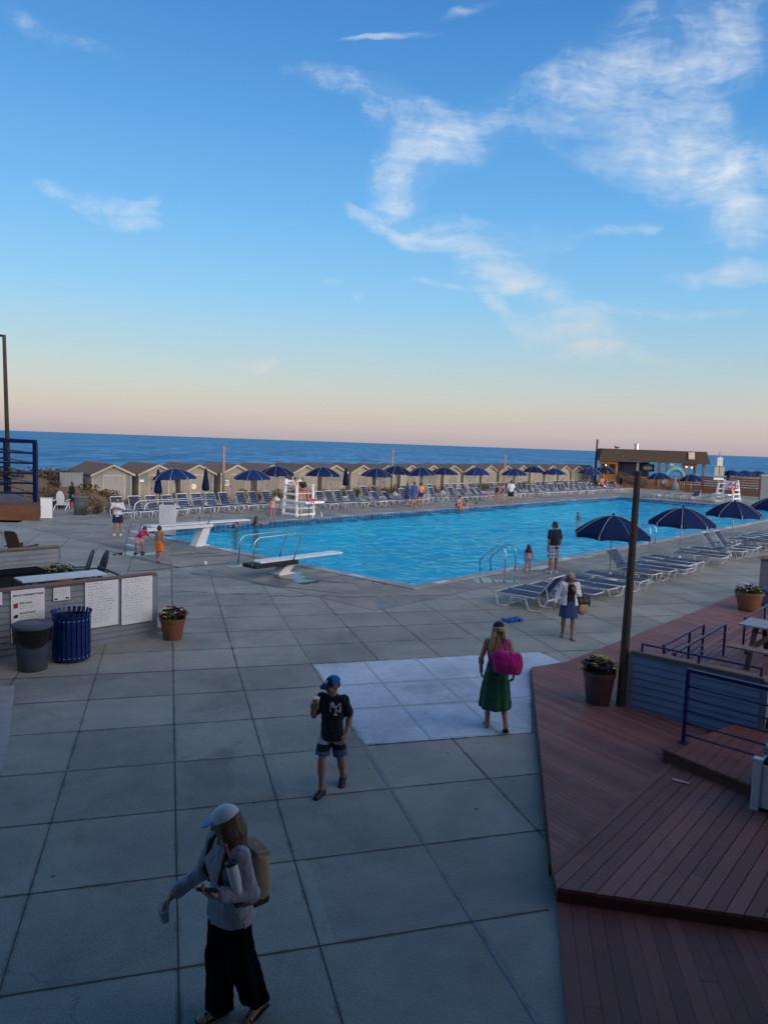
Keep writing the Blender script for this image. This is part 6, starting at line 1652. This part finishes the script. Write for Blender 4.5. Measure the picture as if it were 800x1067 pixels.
def pants_leg(o, f, S, r0, r1, fold, ph, end=1.0):
    J, k = f.J, f.k; a, b, c = J[S + 'hip'], J[S + 'knee'], J[S + 'ank']
    rm = (r0 + r1) / 2; e = b + (c - b) * end
    o.cap(a + V3(0, 0, .03 * k), b, r0, rm, .05); o.cap(b, e, rm, r1, .06)
    for i in range(5):      # hanging folds
        g = 2 * math.pi * i / 5 + ph; d = V3(math.cos(g), math.sin(g), 0); o.cap(a + d * r0 * .8 + (b - a) * .4, e + d * r1 * .93, .012, .026, .05)
    o.cut(e, nrm(c - b) * .35 + V3(0, 0, -1))

# --- woman in the foreground
Y = R(-48); loc = P(241, 928, 1.0); loc.z = 0
HV = .0068
f = Figure(1.68, torso=lv(Y, -.04, -.07, 1), LA=(lv(Y, .30, -.02, -1), lv(Y, -.76, -.52, .26)), RA=(lv(Y, -.36, -.10, -.93), lv(Y, -.78, -.16, -.60)), RL=(lv(Y, -.06, -.10, -1), lv(Y, .02, .03, -1)), LL=(lv(Y, .08, -.02, -1), lv(Y, .27, .27, -.88)),
           head=(R(-38), R(16), 0), foot=((.05, -1, -.45), (-.12, -1, 0)), hand=(lv(Y, -.9, -.35, .22), lv(Y, -.70, -.15, -.70)), palm=(lv(Y, .1, .35, 1), lv(Y, .3, -.2, -1)), curl=(.9, .85))
root = f.body(Sculpt()).build('person', SKIN, None, HV); f.face_parts(root, HV)
o = f.top(.024, 1.93, -.075, .018, .07, 1.06, .030); o.wob = [(.0032, 42, 1), (.0018, 95, 2)]
for S in 'LR': o.ell(f.J[S + 'wri'] + (f.J[S + 'elb'] - f.J[S + 'wri']) * .16, (.046, .046, .046), k=.03)
o.build('sweater', cloth('lilac_grey_knit', (.40, .385, .45)), root, HV)
o = Sculpt(); J, k = f.J, f.k
o.loft(J['pelvis'] - V3(0, 0, .13), J['pelvis'] + f.t * .13 * k, f.lat, [0, .5, 1], [.158, .158, .116], [.128, .122, .090], .03)
oL = Sculpt(); pants_leg(o, f, 'R', .098, .088, .05, .4, 1.04); pants_leg(oL, f, 'L', .098, .086, .05, 1.9, .92); o.wob = [(.003, 30, 3)]; oL.wob = [(.003, 30, 3)]
MT_ = mat('black_trousers', (.006, .006, .008), .95, .2, 9, .25, 45, spec=.06, rand=0); tr_ = o.build('wide_trousers', MT_, root, HV); oL.build('trouser_leg', MT_, tr_, HV)
f.cap_hat(root, cloth('white_cap', (.84, .84, .86)), cloth('lilac_brim', (.34, .33, .74)), .005)
f.long_hair(root, HAIR_BROWN, .006, .40, seed=3, hat=True)
f.shoes(root, mat('dark_sandal', (.03, .022, .02), .6), .006, sandal=True)
finish(root, loc, Y, 'woman in white cap and black wide trousers walking in the foreground with cup and phone')
W1 = lambda p: to_world(loc, Y, p)
# cup
def clear_cup(loc_, rz, label, liquid, lidc=None, straw=None, h_=.135, tilt=(0, 0)):
    t = empty('drink_cup', loc_, rz, label, 'cup'); t.rotation_euler = (tilt[0], tilt[1], rz)
    m_, tt, b = newmat('clear_plastic_cup'); b.inputs['Base Color'].default_value = (.62, .66, .70, 1); b.inputs['Roughness'].default_value = .15; b.inputs['Alpha'].default_value = .22; b.inputs['Transmission Weight'].default_value = 0
    m = MB(); m.lathe([(.028, 0), (.032, .004), (.043, h_), (.045, h_), (.045, h_ + .004), (.040, h_ + .004), (.030, .006), (.001, .006)], 20, close=False); m.build('cup', m_, t, smooth=True)
    m = MB(); m.lathe([(.026, .007), (.037, h_ * .74), (.001, h_ * .74)], 18); m.build('drink', liquid, t, auto=40)
    if lidc: m = MB(); m.lathe([(.046, h_), (.046, h_ + .012), (.036, h_ + .022), (.001, h_ + .022)], 20); m.build('lid', lidc, t, auto=40)
    if straw: m = MB(); m.tube([(0, 0, h_ * .5), (.006, .004, h_ + .06), (.02, .01, h_ + .10)], .0045, 6); m.build('straw', straw, t, smooth=True)
    return t
ch = f.J['Rwri'] + f.J['Rhd'] * .10 * f.k + f.J['Rpn'] * .035
p = W1(ch); clear_cup((p.x - .012, p.y - .01, p.z - .118), 0, 'clear plastic cup hanging from the right hand of the woman in white cap', mat('pale_drink', (.50, .62, .70), .15, .1), tilt=(R(6), R(-8)))
# phone
q = f.J['Lpalm'] + f.J['Lhd'] * .045 + f.J['Lpn'] * .012; p = W1(q)
M_ = (Matrix.Rotation(Y, 3, 'Z') @ Matrix((Vector(f.J['Lsd']), Vector(f.J['Lhd']), Vector(f.J['Lpn']))).transposed()).to_4x4()
m = MB(); m.box((0, 0, 0), (.074, .150, .009)); o = m.build('phone', M_black, None, bevel=.003); o.matrix_world = Matrix.Translation(p) @ M_; tag(o, 'dark phone in the left hand of the woman in white cap', 'phone')
m = MB(); m.box((0, 0, .0055), (.066, .138, .002)); m.build('screen', mat('phone_glass', (.01, .012, .02), .08, .1), o)
# tumbler in the crook of the arm
q = f.J['Lelb'] + V3(*lv(Y, -.075, -.085, .06)); p = W1(q)
t = empty('tumbler', p, 0, 'white tumbler with pink straw held in the crook of the arm', 'tumbler'); t.rotation_euler = (R(8), R(-14), Y)
m = MB(); m.lathe([(.030, 0), (.032, .005), (.042, .10), (.042, .20), (.036, .20)], 20); m.build('body', M_white, t, auto=40)
m = MB(); m.lathe([(.044, .20), (.044, .222), (.03, .232), (.001, .232)], 20); m.build('lid', mat('navy_lid', (.03, .04, .09), .4), t, auto=40)
m = MB(); m.tube([(.0, 0, .21), (-.012, 0, .30), (-.03, 0, .325)], .008, 8); m.sphere((-.03, 0, .33), .018, 8, 6); m.build('straw', mat('pink_straw', (.55, .13, .16), .4), t, smooth=True)
m = MB(); m.tube([(-.047, 0, .17), (-.085, 0, .16), (-.085, 0, .08), (-.047, 0, .06)], .008, 6); m.build('handle', M_white, t, smooth=True)
# straw backpack
t = empty('backpack', W1((0, 0, 0)), Y, 'tan woven backpack with brown straps on the back of the woman in white cap', 'backpack')
bk = f.J['chest'] + np.cross(f.t, f.ls) * .190 + V3(.02, 0, -.15)
m_, tt, b = newmat('woven_straw'); tc = tt.new('ShaderNodeTexCoord').outputs['Object']; wv1 = tt.new('ShaderNodeTexWave'); wv1.inputs['Scale'].default_value = 38; wv1.bands_direction = 'Z'; wv1.inputs['Distortion'].default_value = 1.5; tt.link(tc, wv1.inputs['Vector'])
tt.link(tt.mix(wv1.outputs['Fac'], (.34, .24, .14), (.62, .48, .32)), b.inputs['Base Color']); b.inputs['Roughness'].default_value = .85; tt.link(tt.bump(wv1.outputs['Fac'], .5, .01), b.inputs['Normal'])
Sculpt().box(bk, (.128, .055, .185), None, .05).ell(bk + V3(0, .035, -.06), (.135, .085, .15), k=.08).ell(bk + V3(0, .02, .10), (.115, .06, .10), k=.07).build('bag', m_, t, .008)
Sculpt().box(bk + V3(0, .0, -.165), (.139, .074, .04), None, .03).build('base', mat('brown_leather', (.075, .035, .022), .5), t, .007)
Sculpt().box(bk + V3(0, .02, .178), (.120, .066, .03), None, .025).build('flap', m_, t, .007)
for sg in (-1, 1):
    sh = f.J['LR'[sg < 0] + 'sho'] - f.ls * sg * .055; b_ = np.cross(f.t, f.ls)
    Sculpt().chain([bk + V3(sg * .08, -.07, .17), sh + V3(0, .02, .085), sh - b_ * .085 + V3(0, 0, .03), sh - b_ * .135 + V3(0, 0, -.16), sh - b_ * .04 + V3(sg * .09, 0, -.33), bk + V3(sg * .13, -.06, -.15)], [.016] * 6, .01).build('strap', mat('brown_leather', (.075, .035, .022), .5), t, .006)

# --- boy with the red drink
Y = R(-14); loc = Vector((-.545, 8.80, 0)); HV = .0078
f = Figure(1.47, torso=(0, .02, 1), sex='m', girth=.84, hs=1.10, RA=(lv(Y, -.34, -.10, -.9), lv(Y, -.06, -.62, .78)), LA=(lv(Y, .30, .22, -.95), lv(Y, -.20, -.40, -.85)), RL=(lv(Y, -.10, -.34, -.93), lv(Y, .03, -.06, -1)), LL=(lv(Y, .13, .06, -1), lv(Y, .06, .52, -.84)),
           head=(R(-36), R(12), 0), foot=((.12, -1, -.5), (-.15, -1, .0)), hand=(None, lv(Y, .25, -.55, .75)), palm=(lv(Y, -.7, .4, 0), lv(Y, .75, .45, -.1)), curl=(.5, .85))
root = f.body(Sculpt()).build('person', SKIN_T, None, HV); f.face_parts(root, HV)
o = f.top(.020, .72, -.13, .022, .060, 1.06, .01); o.wob = [(.0028, 38, 2), (.0015, 90, 1)]
sh_ = o.build('t_shirt', cloth('navy_jersey', (.012, .015, .034)), root, HV)
decal(root, sh_, NYS, Vector((.065, 0, float(f.J['chest'][2]) + .02)), .150, .0125, mat('print_white', (.72, .72, .72), .6, .05), 'shirt_emblem')
zp = float(f.J['pelvis'][2])
for nm, zt, zb, mm in (('shorts', zp - .225, -1, cloth('surf_blue', (.035, .12, .26))), ('shorts_band', zp - .150, zp - .225, cloth('navy_jersey', (.012, .015, .034))), ('waistband', zp - .105, zp - .150, cloth('pale_band', (.50, .50, .54)))):
    o = f.shorts(.80, .012, .030, -.015)
    if zt < 9: o.cut((0, 0, zt), (0, 0, 1))
    if zb > 0: o.cut((0, 0, zb), (0, 0, -1))
    o.wob = [(.002, 40, 5)]; o.build(nm, mm, root, HV)
hat = f.cap_hat(root, cloth('navy_cap', (.012, .018, .06)), cloth('navy_cap', (.012, .018, .06)), .006)
o = Sculpt().ell(f.hp(0, .012, .030), tuple(x * f.k * f.hs for x in (.0935, .1135, .0995)), f.Rh, 0).cut(f.hp(0, 0, .034), f.Rh @ V3(0, .18, -1)).cut(f.hp(0, -.005, 0), f.Rh @ V3(-.55, -1, 0)); o.build('cap_panel', cloth('bright_blue_cap', (.02, .13, .42)), hat, .006)
d_ = f.Rh @ V3(0, 1, 0); decal(root, hat, NYS, Vector(f.hp(0, 0, .075)), .045, .008, mat('print_white', (.72, .72, .72), .6, .05), 'cap_emblem', d_)
o = Sculpt().ell(f.hp(0, .03, .0), tuple(x * f.k * f.hs for x in (.080, .086, .060)), f.Rh, 0).cut(f.hp(0, -.02, 0), f.Rh @ V3(0, -1, -.2)); o.build('hair', HAIR_DARK, root, .007)
f.shoes(root, mat('black_clog', (.014, .014, .016), .5), .007, .013)
finish(root, loc, Y, 'boy in navy shirt, blue cap and board shorts sipping a red drink')
q = f.J['Rpalm'] + f.J['Rpn'] * .022; p = to_world(loc, Y, q); clear_cup((p.x, p.y - .01, p.z - .07), 0, 'clear cup of red slush with straw in the hand of the boy', mat('red_slush', (.45, .03, .03), .3, .2), M_whiteplastic, M_white)

# --- woman in green skirt seen from behind
Y = R(176); loc = Vector((1.80, 11.0, 0)); HV = .008
f = Figure(1.68, LA=(lv(Y, -.30, .02, -1), lv(Y, .10, .45, -.85)), RA=(lv(Y, .34, -.12, -.93), lv(Y, .05, .35, -.9)), LL=(lv(Y, -.04, .10, -1), lv(Y, .01, .0, -1)), RL=(lv(Y, .05, .03, -1), lv(Y, .10, -.50, -.85)), head=(R(6), R(6), 0), foot=((.05, -1, 0), (-.1, -1, -.75)), curl=(.6, .6))
root = f.body(Sculpt()).build('person', SKIN_T, None, HV); f.face_parts(root, HV); J, k = f.J, f.k
o = Sculpt().loft(J['pelvis'] + f.t * .10 * k, J['pelvis'] + f.t * .385 * k, f.lat, [0, .3, .7, 1], [.135, .14, .158, .16], [.108, .112, .124, .118], 0).ell(J['chest'] + V3(.066, -.075, 0), (.066, .062, .066), k=.03).ell(J['chest'] + V3(-.066, -.075, 0), (.066, .062, .066), k=.03)
o.cut((0, .045, J['chest'][2]), (0, 1, .45)); o.build('bodice', cloth('hot_pink_cloth', (.50, .02, .20)), root, HV)
o = f.skirt(.70, .016, .085, .045, .15, 9); o.wob = [(.004, 22, 2)]; o.build('skirt', cloth('green_cloth', (.010, .075, .035)), root, HV)
f.cap_hat(root, cloth('navy_cap', (.012, .018, .06)), cloth('navy_cap', (.012, .018, .06)), .006)
f.long_hair(root, HAIR_BLOND, .0065, .44, seed=8, spread=1.5, back=False, hat=True)
f.shoes(root, mat('dark_sandal', (.03, .022, .02), .6), .007, sandal=True)
finish(root, loc, Y, 'woman in green skirt and navy cap walking away with a pink tote')
c = at_depth(528.5, 689, 10.74)
t = empty('tote_bag', (c.x, c.y, c.z), R(-8), 'bright pink tote bag on the shoulder of the woman in green skirt', 'bag')
MP = cloth('hot_pink_cloth', (.50, .02, .20))
o = Sculpt().box((0, 0, -.02), (.205, .085, .155), None, .06).ell((.03, -.03, -.05), (.185, .09, .12), k=.07).ell((-.10, 0, .08), (.11, .07, .09), k=.06); o.wob = [(.006, 20, 1), (.003, 48, 2)]; o.build('bag', MP, t, .009)
sp_ = to_world(loc, Y, f.J['Rsho'] - f.ls * -.05 + V3(0, 0, .06)) - c; sp_ = Matrix.Rotation(R(8), 3, 'Z') @ sp_
for y in (-.07, .07): Sculpt().chain([(-.13, y, .12), (sp_.x * .7 - .05, sp_.y * .6 + y, sp_.z * .55), (sp_.x, sp_.y + y * .8, sp_.z), (sp_.x * .8 + .05, sp_.y * .6 + y, sp_.z * .55), (.06, y, .12)], [.014] * 5, .01).build('strap', MP, t, .007)

# --- woman in white jacket coming from the loungers
Y = R(4); loc = Vector((4.27, 16.55, 0)); HV = .0098
f = Figure(1.56, girth=1.10, LA=(lv(Y, .28, .05, -1), lv(Y, -.50, -.55, .50)), RA=(lv(Y, -.42, .10, -.95), lv(Y, -.32, -.25, -.9)), LL=(lv(Y, .04, -.20, -1), lv(Y, .0, .05, -1)), RL=(lv(Y, -.05, .05, -1), lv(Y, .08, .36, -.9)), head=(R(8), R(10), 0), foot=((.1, -1, 0), (-.1, -1, -.4)), curl=(.9, .5), palm=(lv(Y, -.2, .8, .5), (1, 0, 0)))
root = f.body(Sculpt()).build('person', SKIN_T, None, HV); f.face_parts(root, HV); J, k = f.J, f.k
f.top(.012, 0, -.02, .0, .085).build('tank_top', cloth('black_cloth', (.012, .012, .016)), root, HV)
o = f.top(.030, 1.75, -.04, .020, .08, 1.08, .02)
for i in range(10): o.carve(V3(.0, -.15 * k, J['pelvis'][2] - .09 + i * .062), .098)
o.wob = [(.003, 40, 4)]; o.build('jacket', cloth('white_linen', (.62, .63, .68)), root, HV)
f.skirt(.37, .02, .05, .02, .06).build('skirt', cloth('denim_blue', (.030, .055, .15)), root, HV)
f.cap_hat(root, cloth('dusty_pink_cap', (.50, .27, .24)), cloth('dusty_pink_brim', (.34, .16, .15)), .007); f.long_hair(root, HAIR_BROWN, .009, .10, hat=True, seed=2)
f.shoes(root, mat('tan_sandal', (.22, .14, .09), .6), .008, sandal=True)
finish(root, loc, Y, 'woman in pink cap, white open jacket and short denim skirt walking past the loungers')
c = to_world(loc, Y, f.J['Lsho'] + V3(.14, .03, -.36)); t = empty('shoulder_bag', c, R(20), 'large dark navy shoulder bag of the woman in white jacket', 'bag')
o = Sculpt().box((0, 0, 0), (.20, .08, .13), None, .05).ell((.02, 0, -.04), (.2, .09, .11), k=.05); o.wob = [(.005, 25, 3)]; o.build('bag', mat('navy_leather', (.018, .018, .04), .5), t, .01)
s0 = Matrix.Rotation(-R(20), 3, 'Z') @ (to_world(loc, Y, f.J['Lsho'] + V3(-.02, 0, .08)) - c)
Sculpt().chain([(-.14, 0, .10), (s0.x - .02, s0.y - .06, s0.z * .6), tuple(s0), (s0.x + .05, s0.y + .06, s0.z * .6), (.12, 0, .10)], [.013] * 5, .01).build('strap', mat('navy_leather', (.018, .018, .04), .5), t, .008)
c2 = c + Vector((.02, -.02, -.20)); t = empty('straw_bag', c2, R(15), 'beige straw bag hanging below the navy shoulder bag', 'bag'); Sculpt().ell((0, 0, 0), (.13, .08, .14)).box((0, 0, .05), (.11, .07, .08), None, .03, .05).build('bag', mat('beige_straw', (.36, .28, .18), .85, .25, 30, .3, 60), t, .01)
Sculpt().chain([(-.08, 0, .12), (-.03, 0, .22), (.04, 0, .22), (.08, 0, .12)], [.010] * 4, .01).build('handle', mat('beige_straw', (.36, .28, .18)), t, .007)
q = f.J['Lpalm'] + f.J['Lhd'] * .03; p = to_world(loc, Y, q); m = MB(); m.box((0, 0, 0), (.074, .010, .15)); o = m.build('phone', M_black, None, bevel=.003); place(o, p, R(10)); tag(o, 'dark phone held up at the chest of the woman in white jacket', 'phone')

# --- man by the pool
m_, tt, b = newmat('plaid_cloth'); tc = tt.new('ShaderNodeTexCoord').outputs['Object']; sp = tt.new('ShaderNodeSeparateXYZ'); tt.link(tc, sp.inputs[0])
c_ = (.50, .53, .60)
for ax_, fq in ((0, 16), (2, 15)):
    st_ = tt.math('GREATER_THAN', tt.math('SINE', tt.math('MULTIPLY', sp.outputs[ax_], fq * 6.28 * .55)), .35); c_ = tt.mix(tt.math('MULTIPLY', st_, .6), c_, (.05, .10, .24))
tt.link(c_, b.inputs['Base Color']); b.inputs['Roughness'].default_value = .85
M_plaid = m_
def person_simple(loc, yaw, H, label, top=None, sleeve=.7, bottom=None, frac=.6, hair='short', hairm=None, shoes=None, skin=None, hv=.014, cap=None, swimsuit=None, robe=None, face=True, **kw):
    f = Figure(H, **kw); root = f.body(Sculpt(), fingers=hv < .011, face=True).build('person', skin or SKIN_T, None, hv)
    if hv < .016: f.face_parts(root, hv)
    if top: o = f.top(.018, sleeve, -.10, .022, .07, 1.04); o.wob = [(.003, 35, H)]; o.build('shirt', top, root, hv)
    if bottom: o = f.shorts(frac, .022, .025, .05); o.build('shorts', bottom, root, hv)
    if swimsuit:
        J, k = f.J, f.k; o = Sculpt().loft(J['pelvis'] - f.t * .10 * k, J['pelvis'] + f.t * .40 * k, f.lat, [0, .25, .5, .8, 1], [x * k + .010 for x in (.08, .155, .125, .142, .14)], [x * k + .010 for x in (.07, .11, .092, .110, .10)], 0)
        for sg in (-1, 1): o.cap(J['chest'] + f.ls * sg * .08 * k, J['neck'] + f.ls * sg * .075 * k - f.t * .02, .022, .02, .02)
        o.build('swimsuit', swimsuit, root, hv)
    if robe:
        o = f.top(.035, 1.6, -.10, .03, .06, 1.1); o.build('towel_wrap', robe, root, hv); f.skirt(.42, .03, .07, .03, .06).build('towel_skirt', robe, root, hv)
    if hair == 'short': f.short_hair(root, hairm or HAIR_DARK, min(hv, .012), hat=bool(cap))
    elif hair == 'long': f.long_hair(root, hairm or HAIR_DARK, min(hv, .011), .26 * f.k, seed=int(H * 100))
    if cap: f.cap_hat(root, cap, cap, min(hv, .010))
    if shoes: f.shoes(root, shoes, min(hv, .012))
    finish(root, loc, yaw, label); return f, root
WS = mat('white_shoes', (.66, .66, .66), .6)
NAVYS = cloth('navy_shorts', (.018, .024, .06)); REDS = cloth('red_cloth', (.46, .018, .03))
stand = dict(LL=((.07, .02, -1), (.03, .04, -1)), RL=((-.07, -.03, -1), (-.02, .04, -1)))
person_simple((5.95, 25.52, 0), R(205), 1.82, 'man in navy shirt and plaid shorts standing by the pool rails', cloth('navy_tee', (.016, .022, .055)), .75, M_plaid, .92, 'short', None, WS, hv=.0115, sex='m', head=(R(25), R(8), 0), LA=((.2, .1, -1), (-.05, -.15, -1)), RA=((-.22, .08, -1), (.05, -.2, -1)), **stand)
person_simple((5.02, 25.22, 0), R(168), 1.0, 'little girl with long dark hair in pale swimsuit beside the steel rails', hair='long', swimsuit=cloth('pale_pink_suit', (.50, .28, .33)), hv=.011, hs=1.28, head=(R(10), R(10), 0), **stand)
person_simple((-11.3, 31.25, 0), R(8), 1.66, 'man in white shirt and navy shorts eating on the far concrete', cloth('white_tee', (.68, .69, .72)), .8, NAVYS, .78, 'short', None, WS, hv=.013, sex='m', girth=1.12, LA=((.3, .0, -1), (-.55, -.75, .35)), RA=((-.3, .0, -1), (.55, -.75, .35)), head=(0, R(16), 0), **stand)
person_simple((-8.85, 26.6, 0), R(62), 1.14, 'child in pink shirt bending over by the diving board steps', cloth('pink_tee', (.55, .025, .16)), .7, cloth('pink_stripe', (.55, .32, .33)), .7, 'short', HAIR_DARK, cloth('dark_shoe', (.03, .03, .04)), hv=.012, hs=1.2, torso=(0, -.85, .75), LA=((.2, -.6, -.8), (0, -.8, -.5)), RA=((-.2, -.6, -.8), (0, -.8, -.5)), LL=((.1, -.45, -1), (.05, .25, -1)), RL=((-.1, .12, -1), (-.05, .2, -1)), head=(0, R(30), 0))
person_simple((-7.6, 24.95, 0), R(165), 1.25, 'boy in bright orange swim shorts walking towards the diving board', bottom=cloth('orange_cloth', (.80, .17, .02)), frac=.85, hv=.0115, sex='m', girth=.9, hs=1.18, LA=((.2, -.1, -1), (-.1, -.4, -.9)), RA=((-.2, .1, -1), (.1, -.3, -1)), LL=((.06, -.10, -1), (.02, .03, -1)), RL=((-.06, .12, -1), (-.06, .45, -.85)), foot=((.1, -1, 0), (-.1, -1, -.5)))
# lifeguards
gy = GR - R(4)
for x, lb, kw in ((-.30, 'bare-chested lifeguard in red shorts seated on the white chair', dict(bottom=REDS, frac=.7)), (.28, 'lifeguard in black top and teal cap seated beside the bare-chested one', dict(top=cloth('black_cloth', (.012, .012, .016)), bottom=REDS, frac=.6, cap=cloth('teal_cap', (.03, .22, .19)), hair=None))):
    p = to_world(GC, gy, (x, .05, 0))
    person_simple(p, gy + R(8 if x < 0 else -6), 1.72, lb, hv=.0145, skin=SKIN, sex='m' if x < 0 else 'f', pelvis=1.41, torso=(0, -.10, 1), LL=((.12, -1, -.06), (.03, -.12, -1)), RL=((-.12, -1, -.06), (-.03, -.12, -1)), LA=((.3, -.2, -1), (-.2, -.9, -.25)), RA=((-.3, -.2, -1), (.2, -.9, -.25)), head=(R(20 if x < 0 else -10), R(8), 0), **kw)
t = empty('rescue_tube', to_world(GC, gy, (.12, -.98, .885)), gy + R(10), 'red rescue tube lying on the footrest of the manned lifeguard chair', 'rescue tube')
Sculpt().box((0, 0, .065), (.50, .08, .06), None, .055).build('tube', mat('buoy_red', (.42, .03, .035), .5), t, .012); m = MB(); [m.tube([(x, -.085, .065), (x, -.06, .128), (x, .06, .128), (x, .085, .065)], .012, 6) for x in (-.3, .3)]; m.build('straps', M_white, t)
# far side people
FV = .018
far = [
    (284, 541, 1.22, 15, 'child in pink swimsuit standing left of the manned lifeguard chair', dict(swimsuit=cloth('pale_pink_suit', (.50, .28, .33)), hair='long', hs=1.15)),
    (431, 528.5, 1.74, 150, 'bather wrapped in a blue towel in the group under the far parasol', dict(robe=cloth('blue_towel', (.05, .10, .26)), hair='short')),
    (424, 527, 1.6, 60, 'bather in navy towel facing the blue-towelled one', dict(robe=cloth('navy_towel', (.03, .05, .15)), hair='long')),
    (438, 526.5, 1.62, 190, 'bare-backed man beside the bather in blue towel', dict(bottom=NAVYS, sex='m', skin=skinmat('skin_red', (.55, .22, .15)))),
    (517, 524.5, 1.64, -30, 'woman in dark swimsuit, left one of the pair near the man in white shirt', dict(swimsuit=cloth('black_suit', (.02, .02, .03)), hair='long')),
    (523, 524.2, 1.58, 40, 'woman in navy swimsuit next to the man in white shirt and black shorts', dict(swimsuit=cloth('navy_suit', (.03, .05, .14)), hair='long')),
    (531.5, 524.5, 1.80, 160, 'man in white shirt and black shorts on the far pool edge', dict(top=cloth('white_tee', (.68, .69, .72)), bottom=cloth('black_cloth', (.012, .012, .016)), sex='m', frac=.9)),
    (626, 513.5, 1.72, 200, 'person in salmon shirt by the left corner of the beach bar', dict(top=cloth('salmon_tee', (.55, .17, .12)), bottom=NAVYS, sex='m')),
    (75, 530.5, 1.55, -40, 'woman in black clothes with long dark hair by the dune', dict(top=cloth('black_cloth', (.012, .012, .016)), sleeve=1.6, bottom=cloth('black_cloth', (.012, .012, .016)), frac=1.0, hair='long')),
]
for i, (px, py, H, yw, lb, kw) in enumerate(far):
    person_simple(P(px, py), R(yw), H, lb, hv=FV, LA=((.2, -.05 * i % .3, -1), (-.1, -.3, -.9)), RA=((-.2, .05, -1), (.1, -.35 - .05 * i, -.8)), **stand, **kw)
# two sitting low at the far edge, swimmers in the water
def seated_edge(px, lb, back=True, **kw):
    v = PWD + .25; u = u_at(px, v, 527); person_simple(U(u, v, .03), UA if back is False else UA + R(0), 1.62, lb, hv=FV, pelvis=.115, torso=(0, -.35, 1), LL=((.15, -1, .0), (.05, -.1, -1)), RL=((-.15, -1, 0), (-.05, -.1, -1)), LA=((.3, .1, -1), (0, -.1, -1)), RA=((-.3, -.3, -1), (.2, -.7, -.5)), head=(0, R(20), 0), **kw)
seated_edge(476, 'dark-haired bather sitting on the far pool edge with legs in the water', swimsuit=cloth('black_suit', (.02, .02, .03)), hair='short', skin=skinmat('skin_red', (.55, .22, .15)))
def swimmer(p, yw, lb, depth=1.12, **kw):
    person_simple(Vector((p.x, p.y, -depth)), R(yw), 1.6, lb, hv=.016, LA=((.7, -.6, -.35), (-.2, -1, .0)), RA=((-.7, -.6, -.35), (.2, -1, .0)), **kw)
swimmer(P(486, 530, -.1), 150, 'bather standing in the water by the far edge beside the sitting one', 1.05, hair='short')
swimmer(P(246, 549, -.1), -60, 'swimmer with head above water near the farther diving board', 1.40, hair='short')
swimmer(P(602, 538.5, -.1), 30, 'swimmer with head above water behind the first near parasol', 1.38, hair='short')
swimmer(P(267, 547.5, -.1), 140, 'dark-haired swimmer holding on by the far entry rails', 1.2, hair='long')
swimmer(P(496, 527, -.1), 160, 'swimmer with only the dark head showing at the far pool edge', 1.38, hair='short')
# white chair by the dune
p = P(65, 531); adirondack(p, R(190), M_white, 'white lawn chair standing by the dune left of the far trash can')

# a bird on the bar roof
q = at_depth(642, 468.2, 90.2)
o = Sculpt().ell((0, 0, .16), (.26, .12, .12)).ell((-.24, 0, .28), (.10, .085, .085), k=.06).cap((.2, 0, .16), (.48, 0, .20), .07, .03, .04).cap((-.32, 0, .28), (-.44, 0, .26), .03, .01, .01).cap((0, .04, .1), (0, .05, -.02), .02, .018, .01).cap((0, -.04, .1), (0, -.05, -.02), .02, .018, .01).build('bird', mat('dark_feather', (.03, .03, .032), .8), None, .016)
place(o, (q.x, q.y, 4.625), R(20)); tag(o, 'small dark bird perched on the beach bar roof', 'bird')
